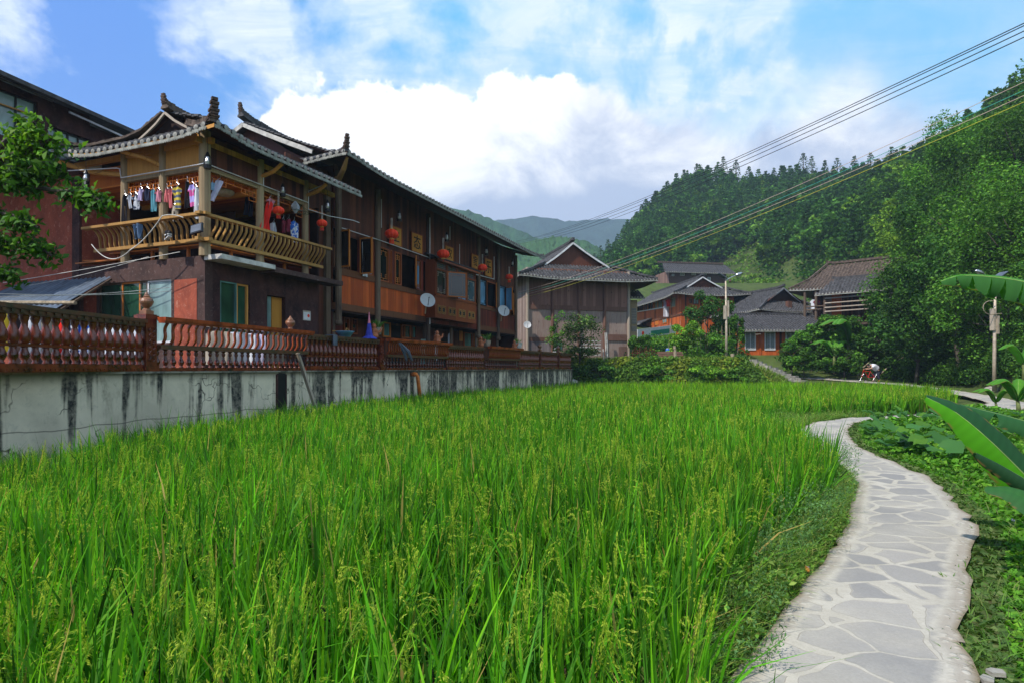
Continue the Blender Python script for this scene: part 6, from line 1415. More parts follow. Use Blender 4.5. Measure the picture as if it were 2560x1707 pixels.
# --- brown roofed house on the right, half hidden by trees
Rf = Fr(2012, 58, math.atan2(-.68, .733)); rh = thing('brown_roofed_house', 'open galleried timber house with two tiled roofs, half hidden by the trees on the right', 'house', Rf.o, Rf.a)
xL, zE = Rf.ony(1972, 729, -1.6); xr0, zRr = Rf.ony(2070, 664, 3.0); xr1 = Rf.ony(2222, 650, 3.0)[0]
def rz(d): q = d/4.6; return zE+(zRr-zE)*(.62*q+.38*q*q)
tiles(rh, xL, 14, lambda x: min(4.6, max(0, (x-xL)/(xr0-xL)*4.6)), lambda x, y: Vector((x, -1.6+y, rz(y)+.12*math.exp(-((x-xL)/1.2)**2))), (1, 0, 0), (0, -1, 0), .3, .27, 'tile brown', seed=61)
tiles(rh, -1.6, 7.6, lambda t: max(0, min((t+1.6), (7.6-t))/4.6*(xr0-xL)), lambda t, y: Vector((xL+y, t, rz(y/(xr0-xL)*4.6))), (0, 1, 0), (-1, 0, 0), .3, .27, 'tile brown', seed=62)
ridge_line(rh, [(xr0, 3, zRr+.25), (xr0+.6, 3, zRr+.1), (xr1, 3, zRr+.1)], .24, .2, 'tile brown'); horn(rh, (xr0-.1, 3, zRr+.2), (-1, 0, 0), .3, .16)
ridge_line(rh, [(xL, -1.6, zE+.2), (xL*.5+xr0*.5, .7, rz(2.3)+.08), (xr0, 3, zRr+.15)], .2, .13, 'tile brown', name='hip_ridge')
x2, z2 = Rf.ony(2036, 738, -3.0); xa2, zr2 = Rf.ony(2087, 702, -1.2)
tiles(rh, x2, 13, lambda x: min(2.1, max(0, (x-x2)/(xa2-x2)*2.1)), lambda x, y: Vector((x, -3.0+y, z2+(zr2-z2)/1.8*y)), (1, 0, 0), (0, -1, 0), .28, .25, 'tile', seed=63)
ridge_line(rh, [(xa2-.3, -1.0, zr2+.25), (xa2+.2, -1, zr2+.12), (13, -1, zr2+.12)], .2, .22, 'tile'); horn(rh, (xa2-.3, -1, zr2+.2), (-1, 0, 0), .25, .16)
hb('rear_wall', 'dark wood', Rf, rh, 0, 13, 2.4, 2.5, 3, zE+.6); hb('inner_wall', 'far plank', Rf, rh, 1.6, 2.6, .3, .4, zE-3.6, zE+.2); hb('wall', 'house orange', Rf, rh, 2.6, 3.4, -.8, -.7, zE-3.4, zE-.5); hb('lower_wall', 'dark wood', Rf, rh, .2, 13, -.5, -.4, 1, zE-3.4)
for px in (2012, 2040, 2062, 2148): x = Rf.ony(px, 760, -1.4 if px != 2062 else -2.6)[0]; yy = -1.4 if px != 2062 else -2.6; mb = MB(); mb.tube([(x, yy, 2), (x, yy, zE+.1 if px != 2062 else z2+.1)], .12, 8); mb.build('post', M['old post'], rh)
mb = MB()
for py in (747, 759, 770, 780): x_, z_ = Rf.ony(2062, py, -2.7); mb.tube([(x_, -2.7, z_), (12.5, -2.7, z_+.1)], .06, 6)
mb.build('gallery_rail', M['pale plank'], rh)
mb = MB()
for py in (768, 776): x_, z_ = Rf.ony(2016, py, -1.5); mb.tube([(x_, -1.5, z_), (x_+2.6, -1.6, z_)], .06, 6)
mb.build('gallery_rail', M['old post'], rh)
hb('gallery_floor', 'old post', Rf, rh, .0, 13, -2.8, 2, zE-3.55, zE-3.35)
for k, (px, col) in enumerate(((2033, 'white'), (2041, 'maroon'))): x_, z_ = Rf.ony(px, 749, -1.0); garment('tee', Rf.P(x_, -1.0, z_), .6, .9, col, '%s shirt hanging in the gallery of the brown roofed house' % col, Rf.a, seed=k, hang=False, grp='shirts in the gallery')
# --- distant house on the slope
D = Fr(1672, 110, R(92+8)); dh = thing('hillside_house', 'lone long plank house high on the slope below the forest', 'house', D.o, D.a)
yR = D.onx(1815, 690)[0]; zE = D.onx(1740, 682, -1)[1]; zR = D.onx(1740, 660, 3)[1]; zB = D.onx(1740, 712)[1]
tiles(dh, yR-1.6, 1.2, lambda x: min(4.2, max(.1, (1.2-x)*3)), lambda t, y: Vector((-1+y, t, zE+(zR-zE)/4.2*y)), (0, 1, 0), (-1, 0, 0), .4, .4, 'tile', seed=71)
hb('wall', 'far plank', D, dh, 0, .2, yR, 0, zB-4, zE+.4); hb('side_wall', 'far plank', D, dh, .2, 6, -.2, 0, zB-4, zE+.4); ridge_line(dh, [(3.1, .8, zR), (3.1, yR-1.2, zR+.1)], .3, .3, 'tile brown')
for p0, p1, y0, y1 in ((1679, 1685, 686, 691), (1700, 1711, 684, 690), (1728, 1739, 684, 689), (1757, 1766, 683, 688), (1783, 1792, 681, 686), (1768, 1776, 694, 703)): pw(D, p0, p1, y0, y1, dh, 'white paint', 'pale glass', 'x', out=.15)
# --- street lamps
def street_lamp(p, h, rz, lab):
    o = thing('street_lamp', lab, 'street lamp', p, rz, 'solar street lamps by the path'); m_ = MB(); m_.tube([(0, 0, 0), (0, 0, h*.35), (-.06, 0, h)], [.11, .09, .05], 10); m_.build('pole', M['galvanised'], o, smooth=True)
    m_ = MB(); m_.box((-.20, -.12, h*.50), (-.06, .12, h*.66)); m_.build('battery_box', M['galvanised'], o); m_ = MB(); m_.box((.05, -.12, h*.53), (.17, .12, h*.72)); m_.build('battery_box', M['galvanised'], o)
    m_ = MB(); m_.beam((-.62, 0, h+.28), (.02, 0, h-.12), .5, .04, up=(.6, 0, 1)); m_.build('solar_panel', M['slate metal'], o)
    m_ = MB(); m_.tube([(-.03, 0, h-.25), (.35, 0, h-.02), (.75, 0, h+.15)], .03, 7); m_.build('arm', M['steel'], o)
    m_ = MB(); m_.lathe([(.03, 0), (.10, .08), (.13, .3), (.09, .52), (.02, .6)], (.68, 0, h+.12), 12, axis=(1, 0, .35)); m_.build('lamp_head', M['steel'], o, smooth=True)
    m_ = MB(); m_.lathe([(.04, 0), (.10, .08), (.08, .25)], (.25, -.06, h-.42), 9); m_.build('insulator', M['old post'], o); return o
z_ = 2.1; Y = 46; p = W(1816, 0, Y); street_lamp(Vector((p.x, Y, z_)), 6.45, 0, 'solar street lamp with grey pole standing on the bank before the grey roofed house')
Y = 33; p = W(2486, 0, Y); street_lamp(Vector((p.x, Y, .35)), 6.25, R(190), 'solar street lamp at the right edge, its head hidden behind a torn banana leaf')
o = thing('hoop', 'thin bent cane hoop around the pole of the right street lamp', 'hoop', W(2482, 770, 32.8), .2); mb = MB(); mb.tube([(-.1+.55*math.cos(a*.35+1.2), 0, .38*math.sin(a*.35+1.2)) for a in range(12)]+[(.6, 0, -.3)], .022, 5); mb.build('cane', M['dead wood'], o)
# --- power lines
def line(p, q, sag, col, lab, r=.02, grp='overhead cables'):
    o = thing('overhead_cable', lab, 'cable', p, 0, grp); m_ = MB(); m_.tube(cat((0, 0, 0), tuple(q-p), sag, 40), r, 5); m_.build('wire', M[col], o)
plain('wire green', (.08, .42, .30), .5, .05); plain('wire yellow', (.55, .50, .06), .5, .05); plain('wire pink', (.60, .45, .36), .5, .05)
for k, (y0, y1, lab) in enumerate(((28, 603, 'topmost of the dark power lines crossing the sky at the upper right'), (34, 604, 'second dark power line, running close under the topmost'), (48, 607, 'third dark power line from the top'), (64, 610, 'lowest of the four dark power lines'))):
    line(W(2680, y0-26, 17), W(1290, y1, 105), 1.1+.1*k, 'black', lab, .017, 'dark power lines')
for k, (y0, y1, col, lab) in enumerate(((150, 731, 'wire pink', 'pinkish cable, highest of the coloured cables ending at the inn corner'), (172, 736, 'wire green', 'turquoise green cable running down to the far inn corner'), (186, 741, 'wire pink', 'pinkish cable between the green and the lowest yellow one'), (203, 747, 'wire yellow', 'yellow cable, lowest of all overhead cables'))):
    line(W(2680, y0, 12), W(1296, y1, 41), .48, col, lab, .0075, 'coloured cables to the inn')
# ------------------------------------------------------------------ vegetation
def TZv(P): return np.array([TZ(x, y) for x, y in P])
DK = [(.030, .095, .014), (.045, .12, .016), (.020, .065, .014), (.065, .15, .02)]
MID = [(.055, .155, .016), (.08, .20, .018), (.038, .11, .016), (.11, .225, .022)]
LT = [(.11, .26, .02), (.15, .30, .022), (.07, .19, .02), (.19, .32, .03)]
def crown_pts(n, rx, ry, rz, k, seed, hollow=.55, bias=.25):
    """leaf centres spread over k lumpy clumps that fill an ellipsoid; returns points and outward directions"""
    r = np.random.default_rng(seed); c = r.normal(0, 1, (k, 3)); c /= np.linalg.norm(c, axis=1)[:, None]; c *= r.uniform(.25, .95, (k, 1))**.6
    c[:, 2] = c[:, 2]*.9+bias*.3; cr = r.uniform(.20, .42, k); i = r.integers(0, k, n)
    d = r.normal(0, 1, (n, 3)); d /= np.linalg.norm(d, axis=1)[:, None]; d[:, 2] = d[:, 2]*.75
    p = c[i]+d*(cr[i, None]*(hollow+(1-hollow)*r.random((n, 1)))); return p*np.array([rx, ry, rz]), d, i
def trunk_mesh(parent, h, r, limbs, spread, seed, base_h=.0, mat='bark', lean=(0, 0)):
    rr = random.Random(seed); m_ = MB(); pts = []; x = y = 0
    for q in range(6): t = q/5; pts.append((x+lean[0]*t*h, y+lean[1]*t*h, base_h+h*t)); x += rr.uniform(-.06, .06)*h*.3; y += rr.uniform(-.06, .06)*h*.3
    m_.tube(pts, [r*(1-.13*q) for q in range(6)], 8)
    for k in range(limbs):
        q = rr.randint(2, 5); a = rr.uniform(0, 6.28); b = Vector(pts[q]); L = spread*rr.uniform(.5, .95); d = Vector((math.cos(a), math.sin(a), rr.uniform(.35, .9)))
        m_.tube([tuple(b), tuple(b+d*L*.35+Vector((0, 0, .05*L))), tuple(b+d*L*.7), tuple(b+d*L+Vector((0, 0, .1*L)))], [r*.5, r*.36, r*.22, r*.06], 6)
    return m_.build('trunk', M[mat], parent, smooth=True)
def tree(name, lab, cat, p, h, rx, ry, rz, n, size, cols, seed, group=None, cz=None, k=22, trunk=True, up=.55, tr=None, aspect=.55, mat='leaf', lean=(0, 0), var=.2, hollow=.5):
    o = thing(name, lab, cat, p, 0, group); cz = cz if cz is not None else h-rz*.85
    if trunk: trunk_mesh(o, max(cz*1.05, .4), tr or max(.05, h*.022), 7, max(rx, rz)*.8, seed, lean=lean)
    c, d, ci = crown_pts(n, rx, ry, rz, k, seed, hollow); c[:, 2] += cz; c[:, 0] += lean[0]*h; c[:, 1] += lean[1]*h
    col = pal(n, cols, var); kk = np.random.default_rng(seed).uniform(.5, 1.5, k); col = col*kk[ci][:, None]
    v, f, cc = leaves(c, size*rng.uniform(.6, 1.35, n), up, col, aspect, out=d*.55)
    npmesh('crown', v, f, M[mat], o, cols=cc); return o
def conifer(name, lab, p, h, r, n, size, cols, seed, group, cat='tree'):
    o = thing(name, lab, cat, p, 0, group); m_ = MB(); m_.tube([(0, 0, -1), (0, 0, h*.5), (0, 0, h*.97)], [h*.02, h*.014, h*.004], 6); m_.build('trunk', M['bark'], o)
    q = np.random.default_rng(seed); wh = 15; t = q.integers(0, wh, n)/wh; t = 1-(1-t)*.82; a = q.integers(0, 9, n)/9*6.283+t*17+q.normal(0, .10, n); rad = r*(1-t)**.75*1.15*q.random(n)**.55+.05
    z = h*(t+.02)-rad*.22+q.normal(0, h*.008, n); c = np.c_[rad*np.cos(a), rad*np.sin(a), z]
    v, f, cc = leaves(c, size*q.uniform(.6, 1.3, n), .6, pal(n, cols, .22), .42); npmesh('crown', v, f, M['far leaf'], o, cols=cc); return o
# --- hillside forest: one mass, the skyline trees apart from it
def forest():
    r = np.random.default_rng(21); parts = []; trunks = MB(); cnt = 0
    N = 5200; pxs = r.uniform(1340, 3100, N); ff = r.random(N)**.8; order = []
    pts = []
    for px, f_ in zip(pxs, ff):
        yf, yc = Yf(px), Yc(px); Y = yf+3+(yc+4-yf)*f_; w_ = Y/160.0
        if r.random() > w_*1.0: continue
        if 1740 < px < 1910 and Y < 160: continue
        if px < 2010 and Y < (128 if px > 1600 else 140): continue
        x = (px-CX)/F*Y
        if any((x-a)**2+(Y-b)**2 < 9 for a, b in pts[-260:]): continue
        pts.append((x, Y))
    for x, Y in pts:
        z = TZ(x, Y); fir = r.random() < .5; px = CX+F*x/Y; near = Y < 95
        h = r.uniform(7, 11.5) if fir else r.uniform(5.5, 8.5); n = 330 if not near else (900 if Y > 70 else 2200); n = int(n*(1.0 if Y < 170 else .8)); sz = (.95 if Y > 130 else .72) if not near else (.46 if Y > 70 else .0058*Y)
        if fir:
            t = r.integers(0, 11, n)/11; t = 1-(1-t)*.85; a = r.integers(0, 8, n)/8*6.283+t*19+r.normal(0, .12, n); R_ = h*.25; rad = R_*(1-t)**.7*1.2*r.random(n)**.5
            c = np.c_[x+rad*np.cos(a), Y+rad*np.sin(a), z+h*(t+.03)-rad*.25+r.normal(0, .1, n)]; col = pal(n, [(.034, .095, .020), (.050, .125, .022), (.022, .065, .018)], .25)
        else:
            rx = h*r.uniform(.32, .48); c, d, ci = crown_pts(n, rx, rx, h*.42, 9, int(r.integers(1e6)), .6); c += np.array([x, Y, z+h*.58])
            base_ = [(.05, .13, .018), (.07, .17, .02), (.036, .10, .016)] if r.random() < .7 else [(.09, .19, .02), (.12, .22, .024), (.08, .15, .02)]
            col = pal(n, base_, .22)
        col = col*r.uniform(.9, 1.65)
        if near or px > 2150: col = col*np.array([1.25, 1.15, .9])
        v, f, cc = leaves(c, sz*r.uniform(.6, 1.3, n), .55, col, .55); parts.append((v, f, cc)); cnt += 1
    # low scrub that closes the floor under the trees
    for q in range(1800):
        px = r.uniform(1340, 3000); yf, yc = Yf(px), Yc(px); Y = yf-6+(yc-yf+6)*r.random(); 
        if Y < 62: continue
        if px < 2010 and Y < 120 and not (1500 < px < 1950 and Y > 78): continue
        x = (px-CX)/F*Y; z = TZ(x, Y); n = 70; c = np.c_[x+r.normal(0, 1.3, n), Y+r.normal(0, 1.3, n), z+np.abs(r.normal(0, .8, n))+.1]
        light = 1640 < px < 1930 and Y < 165
        if light: c[:, 2] = z+np.abs(r.normal(0, .35, n))
        cols = [(.09, .21, .02), (.12, .25, .025), (.18, .25, .05)] if light else ([(.05, .14, .014), (.08, .19, .018)] if px < 1700 and Y < 175 else DK)
        v, f, cc = leaves(c, r.uniform(.4, .9, n), .6, pal(n, cols, .2), .6); parts.append((v, f, cc))
    v, f, c = join(parts); o = npmesh('forest', v, f, M['far leaf'], cols=c); tag(o, 'dense dark green forest covering the hillside above the village', 'forest', kind='stuff'); print('forest trees', cnt, len(f))
forest()
sky_pos = [(1475, 640, 12), (1486, 625, 10), (1502, 605, 12), (1520, 590, 11), (1560, 555, 9), (1640, 470, 9), (1710, 418, 9), (1742, 402, 8), (1808, 382, 9), (1840, 390, 8), (2008, 372, 15), (2030, 380, 11), (2093, 385, 14), (2135, 380, 10), (2176, 370, 10), (2228, 355, 14), (2240, 362, 10), (2285, 355, 12), (2325, 345, 13), (2340, 342, 12), (2505, 232, 12), (1590, 525, 9), (1960, 405, 9), (1935, 412, 8), (2062, 392, 9)]
for i, (px, yt, h) in enumerate(sky_pos):
    Y = Yc(px)+1; p = W(px, yt, Y); zg = TZ(p.x, Y)-.5; h_ = max(p.z-zg, 6)*.93; zg -= .3
    conifer('skyline_tree', ('dark fir on the ridge line, %s from the left on the skyline' % ('first', 'second', 'third', 'fourth', 'fifth', 'seventh', 'eighth', 'ninth', 'tenth', 'eleventh', 'fourteenth', 'fifteenth', 'seventeenth', 'eighteenth', 'nineteenth', 'twentieth', 'twenty first', 'twenty second', 'twenty third', 'twenty fourth', 'last', 'sixth', 'thirteenth', 'twelfth', 'sixteenth')[i]), Vector((p.x, Y, zg)), h_, h_*.24 if i not in (10, 12) else h_*.3, 420, .75 if Y > 130 else .5, [(.034, .085, .02), (.05, .12, .022), (.024, .06, .018)], 100+i, 'firs along the ridge line')
# --- big trees of the near right slope
big = [  # px, py(top), Y, crown radius x, z radius, palette, label
    (2262, 665, 50, 3.2, 4.0, MID, 'pale tipped bushy tree leaning over the brown roofed house'), (2300, 580, 49, 3.6, 5.0, MID, 'tall leafy tree right of the brown roofed house'), (2360, 480, 50, 4.4, 5.5, DK, 'dark broad tree behind the right street lamp, left of it'), (2400, 330, 58, 5.5, 8.0, MID, 'tall tree with a light top on the slope under the cables'), (2490, 290, 56, 6, 8.0, DK, 'high tree reaching the skyline at the right edge'), (2590, 200, 50, 6, 9, MID, 'sunlit tree cut by the upper right edge'), (2480, 470, 43, 5, 5.5, MID, 'dense tree in the middle of the right slope'), (2580, 420, 38, 4.6, 5.5, MID, 'yellow green tree at the right edge above the banana leaf'), (2400, 600, 41, 4.0, 4.0, DK, 'dark tree directly behind the right street lamp pole'), (2290, 735, 43, 3.0, 2.8, DK, 'shady spreading tree above the cyclist'), (2520, 640, 36, 4.0, 4.0, MID, 'leafy tree right of the street lamp behind the banana leaf'), (2200, 800, 47, 2.2, 2.2, DK, 'low dark tree overhanging the cyclist'), (2085, 790, 48, 1.9, 2.1, MID, 'young leafy tree in front of the small orange house, right side'), (2030, 815, 49, 1.4, 1.6, MID, 'light green bushy tree beside the barred windows')]
for i, (px, yt, Y, rx, rz_, cols, lab) in enumerate(big):
    p = W(px, yt, Y); zg = TZ(p.x, Y)-.3; h = max(p.z-zg, rz_*1.6); n = int(3600*rx*rz_/6 if rx > 2.5 else 5000)
    tree('slope_tree', lab, 'tree', Vector((p.x, Y, zg)), h, rx, rx*.8, rz_, min(n, 26000), .25 if Y > 40 else .19, cols, 200+i, 'broadleaf trees on the right slope', k=34, var=.26)
# understorey on the right: dark thicket from the path edge upwards
def thicket():
    r = np.random.default_rng(5); parts = []
    for q in range(760):
        Y = r.uniform(25, 52); xa = interp(Y, [25, 27, 31, 36, 41, 46, 52], [22.8, 24.6, 26.6, 28.6, 29.6, 29.0, 22.0]); x = xa+abs(r.normal(0, 1))*5
        if Y > 47 and x < 27: x = r.uniform(24.5, 30)
        z = TZ(x, Y); n = 300; R_ = r.uniform(.5, 1.3); hh = R_*(1.1+.5*min(3, (x-xa))*.5); d = r.normal(0, 1, (n, 3)); d /= np.linalg.norm(d, axis=1)[:, None]
        c = np.array([x, Y, z+hh*.5])+d*np.array([R_, R_, hh*.6])*r.uniform(.7, 1, (n, 1)); c[:, 2] = np.maximum(c[:, 2], z+.05)
        col = pal(n, DK if r.random() < .6 else MID, .25)*r.uniform(.7, 1.25); v, f, cc = leaves(c, r.uniform(.09, .21, n), .5, col, .6, out=d*.4); parts.append((v, f, cc))
    v, f, c = join(parts); tag(npmesh('undergrowth', v, f, M['leaf'], cols=c), 'dark thicket of shrubs at the foot of the right slope', 'undergrowth', kind='stuff')
thicket()
# --- grassy bank below the barn and the gardens on it
def bank():
    r = np.random.default_rng(9); parts = []
    N = 9000; x = r.uniform(2.2, 19.0, N); t = r.random(N); y = 42.9+1.5*t; x = np.where(x > 18.5, x, x)
    z = -.1+2.25*t+.12*np.sin(x*1.7); z *= np.where(x > 17.2, np.clip(1-(x-17.2)/2.2, .15, 1), 1); 
    c = np.c_[x, y-.35-.25*r.random(N), z+r.random(N)*.28]; lump = .5+.5*np.sin(x*1.15+1.2*np.sin(z*2))*np.cos(x*.43+2)
    col = pal(N, [(.09, .19, .02), (.13, .24, .028), (.06, .13, .018)], .25); yel = (lump > .62); col[yel] = col[yel]*np.array([1.7, 1.1, 1.0]); v, f, cc = leaves(c, r.uniform(.14, .32, N), .35, col*(.75+.5*lump[:, None]), .6, out=np.array([0, -.5, 0])); parts.append((v, f, cc))
    N = 9000; x = r.uniform(2.2, 20.0, N); y = r.uniform(42.7, 44.6, N); z = np.array([TZ(a, b) for a, b in zip(x, y)]); parts.append(blades(np.c_[x, y, z], r.uniform(.2, .5, N), np.full(N, .05), r.uniform(.1, .5, N), r.uniform(0, 6.28, N), r.uniform(.1, .7, N), pal(N, [(.12, .24, .025), (.17, .27, .035), (.24, .27, .06)], .2), 2))
    for q in range(60):                                    # bush clumps breaking the outline
        xc = r.uniform(2.4, 17.2); zc = r.uniform(.0, 2.2); n = 200; R_ = r.uniform(.35, .8); d = r.normal(0, 1, (n, 3)); d /= np.linalg.norm(d, axis=1)[:, None]
        c = np.array([xc, 43.15+zc*.45, zc])+d*R_*np.array([1.2, .7, .8]); col = pal(n, [DK, MID, LT][r.integers(0, 3)], .2); parts.append(leaves(c, r.uniform(.12, .26, n), .5, col, .6, out=d*.5))
    # small blocks of scrub among the village houses
    for q in range(420):
        px = r.uniform(1585, 1990); Y = r.uniform(46, 66); xc = (px-CX)/F*Y
        if px > 1850 and (Y > 50 or px < 1975): continue
        if Y > 60 and px > 1700: continue
        zc = TZ(xc, Y); n = 110; R_ = r.uniform(.3, .9); d = r.normal(0, 1, (n, 3)); d /= np.linalg.norm(d, axis=1)[:, None]; c = np.array([xc, Y, zc+R_*.5])+d*R_*np.array([1.1, 1, .8]); col = pal(n, [DK, MID, LT, MID][r.integers(0, 4)], .22); parts.append(leaves(c, r.uniform(.12, .28, n), .5, col, .6, out=d*.5))
    v, f, c = join(parts); tag(npmesh('bank_vegetation', v, f, M['leaf'], cols=c), 'overgrown grassy bank between the rice field and the village', 'bank plants', kind='stuff')
bank()
def shrub(px, pb, Y, rx, rz_, n, size, cols, lab, seed, name='shrub', cat='shrub', group='shrubs on the bank', **k):
    p = W(px, pb, Y); zg = min(p.z, TZ(p.x, Y)+.3) if k.pop('snap', True) else p.z; return tree(name, lab, cat, Vector((p.x, Y, zg-.1)), rz_*2.1, rx, rx*.8, rz_, n, size, cols, seed, group, **k)
shrub(1450, 900, 43.6, 2.15, 2.0, 3600, .17, [(.05, .12, .02), (.08, .16, .03), (.03, .08, .015), (.13, .19, .05)], 'shrubby fruit tree with slanting crown in front of the grey barn', 301, 'fruit_tree', 'tree', None, cz=2.3, k=26, hollow=.3)
p = W(1398, 800, 43.5); o = tree('fruit_tree', 'thin outlying branches of a second fruit tree leaning left of the barn tree', 'tree', Vector((p.x-.2, 43.6, 2)), 3.6, .9, .7, 1.1, 520, .15, MID, 302, None, k=12, tr=.05)
for i, (px, pb, Y, rx, rz_, cols, lab) in enumerate(((1400, 930, 43.2, 1.5, .75, DK, 'dark green bush below the barn steps at the end of the wall'), (1500, 935, 43.1, 1.7, .8, DK, 'dark fern like bush below the grey barn, right of the first'), (1640, 940, 43.1, 1.5, .7, MID, 'broad bush on the bank below the wooden fence'), (1760, 935, 43.1, 1.6, .75, LT, 'light green bush on the bank below the street lamp'), (1835, 935, 43.2, 1.0, .55, MID, 'bush at the left side of the stone steps'), (2010, 915, 46, 1.2, .9, MID, 'bush right of the stone steps before the orange house'), (1715, 860, 47, 1.3, 1.4, LT, 'bright leafy garden bush in front of the banner'), (1790, 880, 47.5, 1.5, 1.0, MID, 'garden bush left of the street lamp pole'), (1842, 800, 50, .9, 2.0, MID, 'tall bush right of the street lamp, before the small house'), (1770, 740, 51, 2.0, 2.5, DK, 'feathery green tree in front of the grey tiled roof'), (1602, 850, 47.2, .9, .9, MID, 'bush at the right corner of the grey barn'), (2110, 900, 45.3, 1.5, 1.1, MID, 'bush behind the cyclist on the left'), (1980, 870, 46.5, 1.4, 1.3, MID, 'leafy bush under the young tree by the small house'))):
    shrub(px, pb, Y, rx, rz_, int(1100*rx*rz_)+500, .20, cols, lab, 320+i)
# bamboo canes, pole and plank fence in the garden
for i in range(16):
    px = 1670+i*11+(i*37 % 9); Y = 47.5+(i % 4)*.4; p = W(px, 880, Y); o = thing('bean_pole', 'one of the thin cane bean poles standing in the garden left of the street lamp', 'pole', Vector((p.x, Y, 2.1)), 0, 'bean poles'); m_ = MB(); rr = random.Random(i); m_.tube([(0, 0, 0), (rr.uniform(-.25, .25), 0, rr.uniform(1.8, 3.4))], [.03, .015], 5); m_.build('cane', M['dead wood'], o)
p = W(1690, 905, 44.6); o = thing('garden_post', 'thick pale stake at the edge of the garden on the bank', 'post', Vector((p.x, 44.6, 2.0)), 0); m_ = MB(); m_.tube([(0, 0, -.2), (-.12, 0, 1.25)], [.13, .10], 8); m_.build('stake', M['dead wood'], o); m_ = MB(); m_.beam((-.1, -.1, 1.0), (-.1, .1, 1.0), .3, .04); m_.build('tie', M['old post'], o)
p = W(1834, 895, 45.5); o = thing('garden_post', 'short pale stump right of the street lamp foot', 'post', Vector((p.x, 45.5, 2.0)), 0); m_ = MB(); m_.tube([(0, 0, -.2), (-.1, 0, .7)], [.16, .14], 8); m_.build('stake', M['dead wood'], o)
p = W(1578, 880, 45.2); o = thing('picket_fence', 'dark picket fence beside the grey barn corner', 'fence', Vector((p.x, 45.2, 2.05)), .05)
for k in range(14): m_ = MB(); m_.beam((.1+k*.13, 0, 0), (.1+k*.13, 0, .95+.12*((k*7) % 3)), .08, .03); m_.build('picket', M['dark wood'], o)
m_ = MB(); m_.beam((0, .03, .7), (2, .03, .7), .04, .08); m_.build('rail', M['dark wood'], o)
o = thing('stacked_timber', 'low stack of old grey boards between picket fence and garden stake', 'timber stack', Vector((p.x+2.0, 45.3, 2.02)), .05)
for k in range(5): m_ = MB(); m_.box((0, -.02*k, .17*k), (2.2-.08*k, .12-.02*k, .17*k+.155)); m_.build('board', M['barn beam'], o)
o = thing('plastic_drum', 'small blue drum on the garden wall behind the stacked boards', 'drum', W(1669, 878, 47)-Vector((0, 0, .3)), 0); m_ = MB(); m_.lathe([(.14, 0), (.16, .05), (.16, .42), (.12, .5)], (0, 0, 0), 12); m_.build('body', M['c_blueprint'] if False else plain('drum blue', (.04, .14, .55), .4, .1), o); m_ = MB(); m_.lathe([(.1, .5), (.1, .54)], (0, 0, 0), 12); m_.build('lid', M['white paint'], o)
# stone steps
st = thing('stone_steps', 'rough stone steps climbing the bank towards the small orange house', 'steps', (0, 0, 0))
for k in range(11):
    t = k/10; a = Vector((21.3, 44.7, .72)).lerp(Vector((18.3, 46.3, 2.28)), t); m_ = MB(); rr = random.Random(k); m_.v = []; pts = [(a.x+math.cos(q*.9)*.75*rr.uniform(.8, 1.1), a.y+math.sin(q*.9)*.32*rr.uniform(.8, 1.1), a.z-.16) for q in range(7)]; m_.poly(pts, .17, (0, 0, 1)); m_.build('step', M['stone'], st)
for k, (px, py, Y, lab) in enumerate(((1430, 950, 41.5, 'pale boulder at the far end of the retaining wall'), (2440, 945, 34, 'grey stone at the path edge under the right slope'))):
    p = W(px, py, Y); o = thing('boulder', lab, 'stone', Vector((p.x+(.9 if px > 2000 else 0), Y, TZ(p.x+.9, Y)-.12 if px > 2000 else p.z-.3)), 0); m_ = MB(); m_.lathe([(.4, 0), (.45, .15), (.36, .32), (.12, .38)], (0, 0, 0), 8, rib=.12); m_.build('rock', M['stone'], o)
